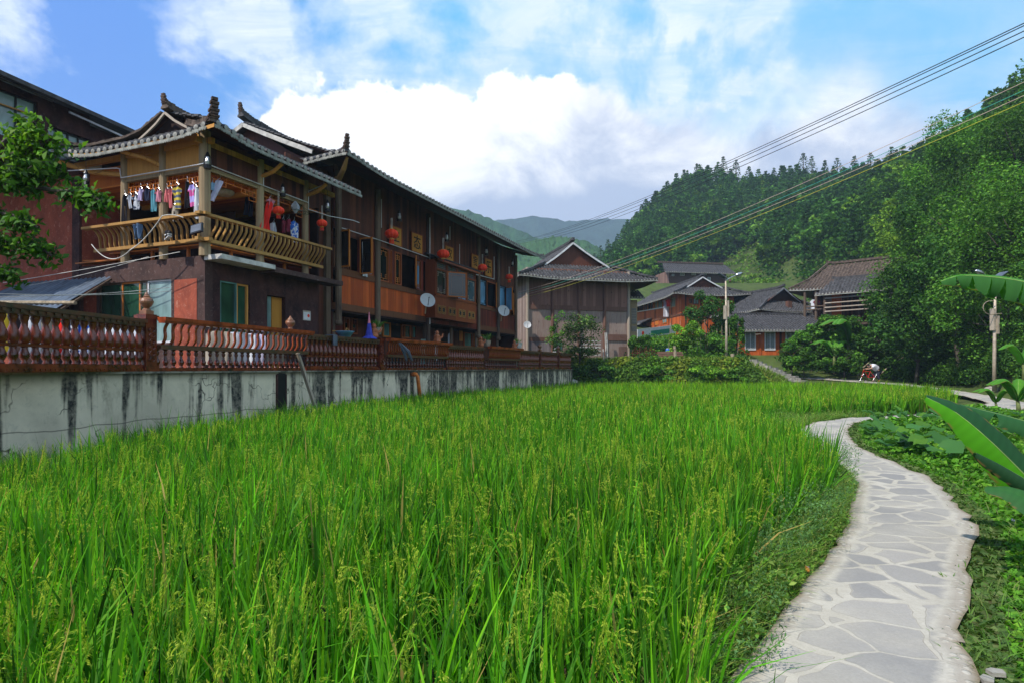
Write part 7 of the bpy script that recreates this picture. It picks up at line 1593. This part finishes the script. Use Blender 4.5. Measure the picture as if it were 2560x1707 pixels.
# --- weeds between rice and path, and along the wall
def weeds():
    r = np.random.default_rng(31); parts = []
    # strip left of the path, y 1.5 .. 20
    N = 60000; y = r.uniform(1.2, 20.5, N); yy = np.linspace(1, 21, 60)
    left = np.array([min([q[0] for q in pl if abs(q[1]-v) < .25] or [99]) for v in yy]); ricex = np.interp(yy, [.6, 2.2, 3.2, 4.1, 5.1, 6.1, 7.2, 8.8, 10.9, 13.9, 16.4, 18.6, 20.2], [.5, .7, .95, 1.45, 2.1, 2.9, 3.75, 4.7, 5.55, 6.3, 7.0, 8.6, 10.6])
    lx = np.interp(y, yy, left); rx_ = np.interp(y, yy, ricex); keep = lx < 50; y, lx, rx_ = y[keep], lx[keep], rx_[keep]; u = r.random(len(y)); x = rx_-.25+(lx+.10*r.random(len(y))-rx_+.25)*u; P = np.c_[x, y]
    d = path_dist(x, y); k = (d > -.07) & (r.random(len(y)) < np.interp(y, [1.2, 6, 20], [1, .85, .5])) & (np.abs(x/y) < 1.0); P, d = P[k], d[k]; z = -.22+.17*(1-sstep_np(.15, .8, d)); n = len(P)
    typ = r.random(n); patch = np.sin(P[:, 0]*2.1+1)*np.sin(P[:, 1]*1.3)+r.normal(0, .3, n)
    g = typ < .45; m = g.sum(); hgt = np.interp(d[g], [0, .2, .7], [.08, .22, .46])*r.uniform(.5, 1.5, m)
    parts.append(blades(np.c_[P[g], z[g]], hgt, np.full(m, .007), r.uniform(.1, .7, m), r.uniform(0, 6.28, m), r.uniform(.1, .9, m), pal(m, [(.12, .26, .03), (.17, .30, .04), (.28, .28, .08), (.08, .19, .03)], .25), 4))
    q = ~g; m = q.sum(); hz = np.interp(d[q], [0, .25, .8], [.04, .20, .46])*r.random(m)**.6*np.where(patch[q] > .2, 1.4, .7); c = np.c_[P[q]+r.normal(0, .02, (m, 2)), z[q]+hz+.01]
    parts.append(leaves(c, r.uniform(.022, .065, m), .6, pal(m, [(.12, .26, .03), (.17, .31, .04), (.22, .30, .06), (.08, .20, .04)], .25), .5))
    # tall feathery weeds at the ditch
    for cx_, cy_, hh in ((1.9, 4.6, .62), (2.5, 5.2, .7), (3.1, 6.0, .62), (2.2, 4.9, .5), (3.6, 6.7, .55), (5.1, 9.2, .55), (4.6, 8.4, .4), (1.55, 3.9, .45), (5.7, 10.4, .5), (6.0, 12.0, .5), (1.25, 3.3, .4), (2.75, 5.6, .66), (5.3, 9.9, .6)):
        n = 900; t = r.random(n)**.7; a = r.uniform(0, 6.28, n); st = r.integers(0, 7, n); sa = st*.9; lean = t*.22; c = np.c_[cx_+np.cos(sa)*lean+np.cos(a)*.06*(1-t*.4), cy_+np.sin(sa)*lean+np.sin(a)*.06*(1-t*.4), -.2+hh*t+r.normal(0, .02, n)]
        parts.append(leaves(c, r.uniform(.012, .034, n), .3, pal(n, [(.10, .21, .07), (.13, .26, .09), (.08, .18, .05)], .2), .35)); k_ = 7
        parts.append(blades(np.tile([cx_, cy_, -.2], (k_, 1)), np.full(k_, hh), np.full(k_, .006), np.full(k_, .22/hh*1.0), np.arange(k_)*.9, np.full(k_, .05), pal(k_, [(.07, .12, .04)], .1), 4))
    # along the foot of the retaining wall
    N = 26000; y = r.uniform(7.5, 41, N)**1.0; y = 7.5+(41-7.5)*r.random(N)**1.9; wx = np.array([wall_x(v) for v in y]); w_ = np.interp(y, [7.5, 13, 20, 41], [1.5, .9, .6, .45]); x = wx+.08+w_*r.random(N); h = np.interp(y, [7.5, 14, 41], [.42, .58, .75])*r.uniform(.5, 1.35, N)*(1+.35*np.sin(y*1.7)+.25*np.sin(y*4.1))
    parts.append(blades(np.c_[x, y, np.full(N, -.2)], h, np.interp(y, [8, 40], [.008, .03]), r.uniform(.05, .4, N), r.uniform(0, 6.28, N), r.uniform(.1, .8, N), pal(N, [(.08, .20, .02), (.12, .24, .03), (.06, .15, .02), (.16, .22, .05)], .2), 4))
    v, f, c = join(parts); tag(npmesh('weeds', v, f, M['leaf'], cols=c), 'grassy weeds along the path edge, the ditch and the wall foot', 'weeds', kind='stuff'); print('weeds', len(f))
weeds()
def groundcover():
    r = np.random.default_rng(41); parts = []
    N = 420000; P = np.c_[1.5+24.5*r.random(N)**1.35, 1.4+29*r.random(N)**1.9]; d = path_dist(P[:, 0], P[:, 1]); x, y = P.T
    PCx = np.interp(y, [1.2, 3, 4.2, 6, 8.3, 10, 13, 15.6, 18], [1.4, 1.75, 2.4, 4.1, 5.2, 5.9, 6.6, 8.2, 9.6]); right = x > PCx
    keep = right & (d > -.09+.05*np.sin(y*5)+.03*np.sin(y*13)) & (x < 1.06*y+1.2) & ((y < 19.8) | (x > np.interp(y, [19.8, 23, 26.8, 31], [14, 19.5, 24, 26])) ) ; keep &= (x < np.interp(y, [20, 31], [40, 40]))
    P, d = P[keep], d[keep]; x, y = P.T; n = len(P); z = np.array([-.05]*n); z = z+.35*sstep_np(20, 40, y)
    bed = sstep_np(.1, 1.2, d)*(.30+.14*np.sin(x*1.9)*np.sin(y*1.4+1)+.12*np.sin(x*.7+y*.9)); hz = np.abs(bed)*r.random(n)**.5; s = r.uniform(.028, .06, n)*np.interp(y, [2, 8, 25], [1.1, 1.7, 3.4])
    cols = pal(n, [(.08, .24, .018), (.11, .29, .022), (.045, .14, .016), (.15, .31, .025)], .22); edge = d < .22; cols[edge] = pal(edge.sum(), [(.08, .15, .03), (.12, .16, .05), (.06, .12, .03)], .2)
    parts.append(leaves(np.c_[P, z+hz+.01], s, .8, cols, .75))
    m = int(n*.16); i = r.integers(0, n, m); parts.append(blades(np.c_[P[i], z[i]], np.interp(d[i], [0, .5, 2], [.06, .16, .32])*r.uniform(.5, 1.6, m), np.interp(y[i], [2, 20], [.006, .02]), r.uniform(.1, .7, m), r.uniform(0, 6.28, m), r.uniform(.2, .9, m), pal(m, [(.07, .17, .02), (.11, .21, .03), (.14, .18, .05)], .2), 4))
    # tiny white flowers
    fl = r.choice(n, 26); fl = [q for q in fl if 3 < y[q] < 8][:14]
    v, f, c = join(parts); tag(npmesh('ground_cover', v, f, M['leaf'], cols=c), 'low leafy creepers covering the ground right of the path', 'ground cover', kind='stuff'); print('cover', len(f))
    # broad pumpkin leaves: a vine with round dark leaves
    pts = []; 
    for q in range(900):
        y_ = r.uniform(8.5, 18.5); x_ = r.uniform(7, 17); dd = float(path_dist(np.array([x_]), np.array([y_]))[0])
        if dd < .25 or x_ < np.interp(y_, [8.5, 10, 13, 15.6, 18], [5.7, 6.5, 7.4, 9.2, 10.5]) or dd > 3.6 or y_ > 19.2: continue
        pts.append((x_, y_)); 
        if len(pts) > 260: break
    for nm, sel, lab in (('pumpkin_vine', [p for p in pts if p[0] < 9.6], 'pumpkin vine with round dull green leaves inside the bend of the path'), ('pumpkin_vine', [p for p in pts if p[0] >= 9.6], 'second pumpkin vine behind the big banana leaf')):
        V_, F_, C_ = [], [], []; k = 0
        for x_, y_ in sel:
            R_ = r.uniform(.10, .21); cen = np.array([x_, y_, r.uniform(.12, .42)]); nr = np.array([r.normal(0, .3), r.normal(-.15, .3), 1]); nr /= np.linalg.norm(nr); a = np.cross(nr, [0, 1, 0]); a /= np.linalg.norm(a); b = np.cross(nr, a); V_.append(cen-nr*R_*.18); ph = r.uniform(0, 6.28)
            m = 10
            for t in range(m): an = ph+6.283*t/m; rr_ = R_*(1 if t % 2 else .86)*(.55 if t == 0 else 1); V_.append(cen+(a*math.cos(an)+b*math.sin(an))*rr_+nr*.03*math.sin(an*3))
            for t in range(m): F_.append((k, k+1+t, k+1+(t+1) % m))
            C_ += [tuple(pal(1, [(.035, .115, .025), (.05, .15, .035), (.08, .19, .02)], .15)[0])]*(m+1); k += m+1
        o = npmesh(nm, np.array(V_), np.array(F_), M['leaf'], cols=np.array(C_), smooth=True); tag(o, lab, 'vine', 'pumpkin vines')
    for q, i in enumerate(fl):
        o = thing('white_flower', 'tiny white daisy among the creepers right of the path', 'flower', (float(x[i]), float(y[i]), .22), 0, 'tiny white daisies'); m_ = MB(); m_.lathe([(.004, 0), (.018, .004), (.016, .008)], (0, 0, 0), 8, rib=.35, axis=(0, -.6, .8)); m_.build('petals', M['white paint'], o); m_ = MB(); m_.lathe([(.006, .007), (.005, .012)], (0, 0, 0), 6, axis=(0, -.6, .8)); m_.build('heart', M['lantern gold'], o)
groundcover()
# --- banana leaves and plants
def banana_leaf(parent, spine, width, nrm_hint, seed, tears=(), fold=.35, cols=None, seg=44, name='leaf', torn=0):
    """leaf blade along a spine (list of points), both halves as strips that can be torn apart"""
    r = np.random.default_rng(seed); sp = [Vector(p) for p in spine]; L = [0]
    for a, b in zip(sp[:-1], sp[1:]): L.append(L[-1]+(b-a).length)
    def at(t):
        d = t*L[-1]
        for i in range(len(sp)-1):
            if d <= L[i+1] or i == len(sp)-2:
                u = (d-L[i])/(L[i+1]-L[i]); p0 = sp[max(i-1, 0)]; p1 = sp[i]; p2 = sp[i+1]; p3 = sp[min(i+2, len(sp)-1)]
                return .5*((2*p1)+(p2-p0)*u+(2*p0-5*p1+4*p2-p3)*u*u+(3*p1-p0-3*p2+p3)*u**3)
    cols = cols or [(.045, .16, .03), (.06, .20, .025)]; V_, F_, C_ = [], [], []; k = 0
    for side in (-1, 1):
        groups = []; g0 = 0
        cuts = sorted(t for t in tears if (t > 0) == (side > 0)); cuts = [abs(c) for c in cuts]
        for c in sorted(cuts)+[1.0]: groups.append((g0, c)); g0 = c
        for gi, (ta, tb) in enumerate(groups):
            n = max(3, int(seg*(tb-ta))); gap = .016 if len(groups) > 1 else 0; droop = r.uniform(-.1, .25)*torn
            for i in range(n+1):
                t = ta+(tb-ta)*i/n; p = at(t); d = (at(min(1, t+.01))-at(max(0, t-.01))).normalized(); nn = Vector(nrm_hint); nn = (nn-d*nn.dot(d)).normalized(); sd = d.cross(nn)*side
                wd = width*(max(0, math.sin(math.pi*min(.98, .06+t*.93)))**.55)*(1-.25*t); rag = 1-.035*r.random()-(.08*r.random() if torn else 0)
                for j in range(7):
                    u = j/6; fo = (fold[0 if side < 0 else 1] if isinstance(fold, tuple) else fold)+droop; rip = .012*width*math.sin(t*70+u*1.5+side)*u+.05*width*math.sin(t*9+seed)*u*u; uu = u*rag if j == 6 else u
                    skew = (-gap*3*(1 if i == 0 and gi else 0)+gap*3*(1 if i == n and tb < 1 else 0))*u
                    q = p+sd*(wd*uu*math.cos(fo*u*1.2))-nn*(wd*uu*math.sin(fo*u*1.2))+nn*rip-d*skew+d*(.12*wd*u)
                    V_.append(tuple(q)); c = np.array(cols[0])*(1-(i % 2)*.10)*(1.05-.1*u)+np.array(cols[1])*.25*r.random()*0; c = c if side < 0 else np.array(cols[1])*(1-(i % 2)*.12)*(1.05-.1*u); C_.append(c if not (j == 6 and r.random() < .3+.4*(t > .9)) else np.array((.20, .13, .04)))
            for i in range(n):
                for j in range(6): a = k+i*7+j; F_.append((a, a+1, a+8, a+7))
            k += (n+1)*7
    o = npmesh(name, np.array(V_), np.array(F_), M['leaf'], parent, cols=np.array(C_), smooth=True)
    m_ = MB(); m_.tube([tuple(at(i/14)-Vector(nrm_hint)*.004) for i in range(15)], [.013*width*2*(1-.75*i/14)+.002 for i in range(15)], 6); m_.build('midrib', plain('midrib', (.22, .34, .08), .5, .15) if 'midrib' not in M else M['midrib'], o, smooth=True)
    return o
def banana_trunk(o, h, r=.11):
    m_ = MB(); m_.tube([(0, 0, -.1), (.02, 0, h*.5), (0, .03, h)], [r*1.2, r, r*.7], 12); m_.build('stem', plain('banana stem', (.14, .17, .05), .6, .3, 5) if 'banana stem' not in M else M['banana stem'], o, smooth=True)
def petiole(o, h, q): m_ = MB(); m_.tube([(0, .02, h*.8), tuple(Vector((0, 0, h))*.5+Vector(q)*.5+Vector((0, 0, .25))), tuple(q)], [.045, .03, .018], 7); m_.build('petiole', M['midrib'], o, smooth=True)
def wp(o, pts): return [W(*p)-o.location for p in pts]
ba = thing('banana_plant', 'banana plant off the right edge whose big leaf blades reach over the path verge', 'banana plant', (5.35, 5.35, 0)); banana_trunk(ba, 1.0)
banana_leaf(ba, wp(ba, [(2700, 1330, 5.0), (2600, 1225, 4.9), (2480, 1105, 4.9), (2390, 1030, 4.95), (2316, 992, 5.0)]), .23, (-.50, -.55, .66), 1, fold=.30, cols=[(.075, .30, .010), (.02, .085, .03)])
banana_leaf(ba, wp(ba, [(2760, 1110, 5.3), (2640, 1075, 5.4), (2540, 1045, 5.5), (2440, 1020, 5.6), (2330, 995, 5.7)]), .20, (-.2, -.30, .93), 2, tears=(.25, -.3, .5, -.62), fold=.6, cols=[(.025, .10, .03), (.03, .11, .035)], torn=1)
banana_leaf(ba, wp(ba, [(2760, 1290, 4.6), (2660, 1250, 4.6), (2570, 1200, 4.6), (2500, 1160, 4.6), (2440, 1130, 4.6)]), .17, (0, -.1, 1), 3, tears=(.35, -.5), fold=.8, cols=[(.02, .07, .025), (.025, .08, .03)], torn=1)
banana_leaf(ba, wp(ba, [(2780, 1380, 4.4), (2690, 1330, 4.3), (2600, 1270, 4.3), (2530, 1230, 4.4), (2462, 1222, 4.5)]), .16, (-.3, -.5, .8), 4, fold=.2, cols=[(.03, .12, .03), (.035, .13, .03)])
for q in ((2700, 1330, 5.0), (2760, 1110, 5.3), (2760, 1290, 4.6), (2780, 1380, 4.4)): petiole(ba, 1.0, wp(ba, [q])[0])
for a_ in (.2, 1.0, -1.2): q = Vector((math.cos(a_), math.sin(a_), 0)); banana_leaf(ba, [Vector((0, 0, .95)), q*.3+Vector((0, 0, 1.6)), q*.9+Vector((0, 0, 1.95)), q*1.6+Vector((0, 0, 1.6))], .22, (-q.x*.3, -q.y*.3, 1), 60+int(a_*5), fold=.4, cols=[(.05, .18, .02), (.06, .20, .02)], seg=18)
bb = thing('banana_plant', 'tall banana plant off the right edge with the torn leaf hanging before the street lamp', 'banana plant', (9.6, 9.2, 0)); banana_trunk(bb, 2.6)
banana_leaf(bb, wp(bb, [(2760, 840, 9.4), (2660, 735, 9.1), (2560, 705, 9.0), (2470, 692, 9.0), (2400, 690, 9.0), (2352, 704, 9.0)]), .46, (0, -.93, .36), 5, tears=(.22, .28, .36, .46, .55, .66, .78, .88, -.22, -.3, -.38, -.45, -.53, -.6, -.68, -.75, -.84, -.92), fold=(.25, 2.3), cols=[(.05, .17, .035), (.07, .24, .025)], torn=1.2)
petiole(bb, 2.6, wp(bb, [(2760, 840, 9.4)])[0])
for a_ in (.3, 1.5, -.9): q = Vector((math.cos(a_), math.sin(a_), 0)); banana_leaf(bb, [Vector((0, 0, 2.5)), q*.4+Vector((0, 0, 3.3)), q*1.1+Vector((0, 0, 3.6)), q*1.9+Vector((0, 0, 3.1))], .3, (-q.x*.3, -q.y*.3, 1), 70+int(a_*5), fold=.5, cols=[(.05, .18, .02), (.06, .20, .02)], seg=18)
for i, (px, py, Y, s, lab) in enumerate(((2490, 985, 22, .9, 'young banana plant at the foot of the right street lamp'), (2545, 975, 20, 1.3, 'banana plant with upright leaves at the right edge behind the path'), (2560, 860, 24, 1.5, 'banana plant at the right edge beyond the lamp'), (2120, 800, 47, 3.2, 'tall banana plant below the brown roofed house'), (2085, 850, 46, 2.2, 'smaller banana plant left of the cyclist'))):
    p = W(px, py, Y); zg = max(TZ(p.x, Y), p.z-s); o = thing('banana_plant', lab, 'banana plant', Vector((p.x, Y, zg)), 0); banana_trunk(o, s*.5, .05*s); rr = random.Random(i)
    for k in range(6):
        a = rr.uniform(0, 6.28) if k else 3.3; q = Vector((math.cos(a), math.sin(a), 0)); b = Vector((0, 0, s*.45)); banana_leaf(o, [b, b+q*s*.18+Vector((0, 0, s*.35)), b+q*s*.45+Vector((0, 0, s*.55)), b+q*s*.8+Vector((0, 0, s*.4))], s*.17, (-q.x*.3, -q.y*.3, 1), i*10+k, fold=.4, cols=[(.07, .23, .02), (.09, .27, .02)], seg=14)
# --- the leafy branch at the left edge: a tree standing off the frame
lt = thing('leafy_tree', 'tree off the left edge whose leafy branches hang before the red wall', 'tree', (-7.6, 6.2, -.2))
m_ = MB(); m_.tube([(0, 0, 0), (-.1, .1, 2.5), (0, 0, 5.0)], [.14, .12, .06], 9); m_.build('trunk', M['bark'], lt, smooth=True)
def bough(pts, n, spread, size, cols, seed):
    r = np.random.default_rng(seed); P = [W(*p)-lt.location for p in pts]; m_ = MB(); st = Vector((0, 0, 2.5+seed*.1)); m_.tube([tuple(st)]+[tuple(p) for p in P], [.05]+[.032*(1-i/len(P))+.006 for i in range(len(P))], 6); c = []; 
    tw = []
    for q in range(int(n/14)):
        t = r.random()*(len(P)-1); i = int(t); b = P[i].lerp(P[min(i+1, len(P)-1)], t-i); d = Vector(r.normal(0, 1, 3)); d.z *= .55; d.normalize(); e = b+d*spread*r.uniform(.4, 1.0); e.z -= .06; m_.tube([tuple(b), tuple((b+e)/2+Vector((0, 0, .03))), tuple(e)], [.008, .006, .003], 4)
        for w_ in range(14): u = r.uniform(.45, 1.08); c.append(tuple(b.lerp(e, u)+Vector(r.normal(0, 1, 3))*.055))
    m_.build('bough', M['bark'], lt); c = np.array(c); nn = len(c); v, f, cc = leaves(c, size*r.uniform(.7, 1.3, nn), .35, pal(nn, cols, .22), .45, fold=.4, out=np.array([-.2, -.35, -.1])); npmesh('foliage', v, f, M['leaf'], lt, cols=cc)
Yb = 7.2
bough([(-60, 420, Yb), (20, 350, Yb), (70, 320, Yb), (105, 290, Yb)], 300, .26, .10, MID+LT, 1)
bough([(-80, 470, Yb), (20, 390, Yb), (90, 370, Yb), (135, 345, Yb)], 560, .26, .105, MID+LT, 2)
bough([(-80, 430, Yb), (0, 430, Yb), (80, 425, Yb), (140, 410, Yb)], 700, .28, .105, MID+DK, 3)
bough([(-60, 460, Yb), (60, 465, Yb), (150, 478, Yb), (210, 480, Yb), (262, 508, Yb)], 560, .16, .10, DK+MID, 4)
bough([(-80, 560, Yb), (0, 535, Yb), (60, 545, Yb), (95, 570, Yb)], 400, .2, .105, DK+MID, 5)
bough([(-80, 600, Yb), (0, 600, Yb), (80, 610, Yb), (130, 640, Yb)], 420, .2, .105, DK+MID, 6)
bough([(-80, 640, Yb), (-10, 660, Yb), (20, 680, Yb)], 240, .2, .105, DK, 7)
# ------------------------------------------------------------------ the person pushing a bicycle
pp = W(2187, 955, 44.2); gz = .62; bx_, by_ = pp.x, pp.y
def skin(name, joints, edges, mat, parent, root=0, sub=2):
    me = bpy.data.meshes.new(name); me.from_pydata([j[0] for j in joints], edges, []); o = bpy.data.objects.new(name, me); C.objects.link(o); o.parent = parent
    md = o.modifiers.new('Skin', 'SKIN'); 
    for i, j in enumerate(joints): sv = me.skin_vertices[0].data[i]; r_ = j[1]; sv.radius = (r_, r_) if not isinstance(r_, tuple) else r_; sv.use_root = (i == root)
    o.modifiers.new('Subd', 'SUBSURF').levels = sub; o.modifiers['Subd'].render_levels = sub; me.materials.append(M[mat]); return o
def skin_ensure(me):
    pass
per = thing('person', 'person in white shirt and dark trousers bending over a red bicycle', 'person', (bx_+.25, by_+.1, gz))
plain('skin', (.45, .26, .17), .6, .08); plain('hair', (.015, .012, .012), .6, .2); plain('shirt white', (.68, .68, .74), .85, .08); plain('trousers dark', (.035, .04, .06), .85, .15)
def make_skin(name, J, Ed, mat, parent):
    bmv = bpy.data.meshes.new(name); bmv.from_pydata([j[0] for j in J], Ed, []); o = bpy.data.objects.new(name, bmv); C.objects.link(o); o.parent = parent
    o.modifiers.new('Skin', 'SKIN')
    if not bmv.skin_vertices:
        import bmesh
        b = bmesh.new(); b.from_mesh(bmv); b.verts.layers.skin.verify(); b.to_mesh(bmv); b.free()
    d = bmv.skin_vertices[0].data
    for i, j in enumerate(J): d[i].radius = j[1] if isinstance(j[1], tuple) else (j[1], j[1]); d[i].use_root = (i == 0)
    s = o.modifiers.new('Smooth', 'SUBSURF'); s.levels = 2; s.render_levels = 2; bmv.materials.append(M[mat]); return o
# bent forward to the left (towards -x), pelvis high, hands on the handlebar
J = [((0, 0, .86), .12), ((-.14, 0, 1.02), .12), ((-.34, 0, 1.14), .13), ((-.47, 0, 1.19), .10), ((-.55, 0, 1.19), .055), ((-.62, 0, 1.17), .075), ((-.70, 0, 1.14), .085), ((-.745, 0, 1.12), .06),
     ((-.40, -.17, 1.15), .065), ((-.55, -.20, .98), .045), ((-.78, -.20, .93), .035), ((-.84, -.20, .93), .036), ((-.40, .17, 1.15), .065), ((-.55, .20, .98), .045), ((-.78, .20, .93), .035), ((-.84, .20, .93), .036),
     ((.02, -.10, .80), .10), ((-.06, -.11, .46), .065), ((.10, -.11, .10), .042), ((.02, -.11, .04), .04), ((-.10, -.11, .03), .03), ((.02, .10, .80), .10), ((-.22, .11, .50), .065), ((-.16, .11, .12), .042), ((-.22, .11, .05), .04), ((-.33, .11, .04), .03)]
for k, sy in ((11, -1), (15, 1)):
    for f_ in range(5):
        J.append(((-.90, sy*.20+(f_-2)*.016, .915+(.01 if f_ < 4 else .03)), .008)); J.append(((-.915, sy*.20+(f_-2)*.016, .885), .007))
Ed = [(0, 1), (1, 2), (2, 3), (3, 4), (4, 5), (5, 6), (6, 7), (3, 8), (8, 9), (9, 10), (10, 11), (3, 12), (12, 13), (13, 14), (14, 15), (0, 16), (16, 17), (17, 18), (18, 19), (19, 20), (0, 21), (21, 22), (22, 23), (23, 24), (24, 25)]
n0 = 26
for h_ in (11, 15):
    for f_ in range(5): Ed += [(h_, n0), (n0, n0+1)]; n0 += 2
make_skin('body', J, Ed, 'skin', per)
make_skin('shirt', [((.05, 0, .86), (.23, .24)), ((-.14, 0, 1.03), (.22, .25)), ((-.34, 0, 1.15), (.22, .26)), ((-.46, 0, 1.195), (.14, .15)), ((-.39, -.20, 1.15), .13), ((-.50, -.23, 1.03), .10), ((-.39, .20, 1.15), .13), ((-.50, .23, 1.03), .10)], [(0, 1), (1, 2), (2, 3), (2, 4), (4, 5), (2, 6), (6, 7)], 'shirt white', per)
make_skin('trousers', [((.04, 0, .82), (.20, .21)), ((.04, -.10, .72), .16), ((-.06, -.11, .46), .12), ((.09, -.11, .14), .08), ((.04, .10, .72), .16), ((-.22, .11, .50), .085), ((-.16, .11, .16), .06)], [(0, 1), (1, 2), (2, 3), (0, 4), (4, 5), (5, 6)], 'trousers dark', per)
mb = MB(); mb.lathe([(.03, -.08), (.085, -.05), (.10, .01), (.085, .06), (.03, .085)], (-.655, 0, 1.195), 14, axis=(-.5, 0, .85)); mb.build('hair', M['hair'], per, smooth=True)
for sy in (-1, 1):
    mb = MB(); mb.lathe([(.012, -.06), (.045, -.05), (.05, .03), (.03, .09)], (.03 if sy < 0 else -.24, sy*.11, .05), 10, axis=(-1, 0, 0)); mb.build('shoe', M['yellow frame'], per, smooth=True)
bk = thing('bicycle', 'red bicycle leaning under the bending person on the far path', 'bicycle', (bx_-.55, by_-.12, gz), R(6))
plain('bike red', (.65, .02, .02), .35, .1); 
for x_ in (-.52, .52):
    mb = MB(); mb.tube([(x_+.33*math.cos(a*math.pi/12), 0, .34+.33*math.sin(a*math.pi/12)) for a in range(25)], .022, 6); w_ = mb.build('wheel', M['black'], bk)
    mb = MB()
    for k in range(9): a = k*math.pi/9; mb.tube([(x_-.31*math.cos(a), 0, .34-.31*math.sin(a)), (x_+.31*math.cos(a), 0, .34+.31*math.sin(a))], .003, 3)
    mb.build('spokes', M['steel'], w_)
mb = MB()
for a, b in (((-.36, 0, .88), (-.02, 0, .32)), ((-.34, 0, .80), (.16, 0, .74)), ((-.02, 0, .32), (.18, 0, .80)), ((-.02, 0, .32), (.52, 0, .34)), ((.16, 0, .72), (.52, 0, .34)), ((-.37, 0, .90), (-.52, 0, .34))): mb.tube([a, b], .016, 7)
mb.build('frame', M['bike red'], bk)
mb = MB(); mb.tube([(-.50, -.26, .95), (-.42, -.1, .99), (-.38, 0, .97), (-.42, .1, .99), (-.50, .26, .95)], .015, 6); mb.build('handlebar', M['black'], bk)
mb = MB(); mb.poly([(.06, -.02, .84), (.06, .02, .84), (.30, .07, .86), (.32, 0, .86), (.30, -.07, .86)], .04, (0, 0, 1)); mb.build('saddle', M['black'], bk)
mb = MB(); mb.tube([(-.02, -.1, .22), (-.02, -.02, .32), (-.02, .1, .42)], .012, 6); mb.box((-.07, -.16, .2), (.03, -.08, .22)); mb.box((-.07, .08, .42), (.03, .16, .44)); mb.build('crank', M['steel'], bk)
# dead branches behind the cyclist, litter by the path
for k, (a, b, lab) in enumerate((((2150, 925, 46.0), (2215, 878, 47.5), 'bare fallen branch leaning left above the cyclist'), ((2200, 935, 45.5), (2262, 890, 47), 'bare pale branch right of the cyclist'))):
    p, q = W(*a), W(*b); o = thing('fallen_branch', lab, 'branch', p, 0); mb = MB(); d = q-p; mb.tube([(0, 0, 0), tuple(d*.5+Vector((0, 0, .15))), tuple(d)], [.06, .045, .02], 6); mb.tube([tuple(d*.5+Vector((0, 0, .15))), tuple(d*.75+Vector((.1, 0, .5)))], [.03, .01], 5); mb.build('limb', M['dead wood'], o)
x_, y_ = G(2028, 1437); o = thing('corn_cob', 'small orange and white corn cob lying at the left edge of the path', 'corn cob', (x_-.02, y_, .01), 1.2); mb = MB(); mb.lathe([(.004, 0), (.014, .02), (.017, .05), (.006, .11)], (0, 0, .018), 8, axis=(1, .1, .05)); mb.build('cob', M['yellow frame'], o); mb = MB(); mb.poly([(.08, -.012, .02), (.15, -.02, .012), (.16, .01, .02), (.09, .012, .02)], .003, (0, 0, 1)); mb.build('husk', M['pale plank'], o)
for k, (px, py, lab) in enumerate(((2490, 1676, 'pale broken stone at the lower right edge of the path'), (2470, 1695, 'second broken stone, closest to the lower picture edge'))):
    x_, y_ = G(px, py); o = thing('broken_stone', lab, 'stone', (x_, y_, -.02), k); mb = MB(); mb.poly([(-.035, -.02, 0), (.03, -.03, .0), (.045, .015, 0), (.0, .035, 0), (-.04, .02, 0)], .022, (0, 0, 1)); mb.build('rock', M['stone'], o)
# mountain-side house details and final bookkeeping
for o_ in list(bpy.data.objects):
    if o_.type == 'EMPTY' and not o_.children and o_.name not in ('camera', 'sun'): print('childless', o_.name)
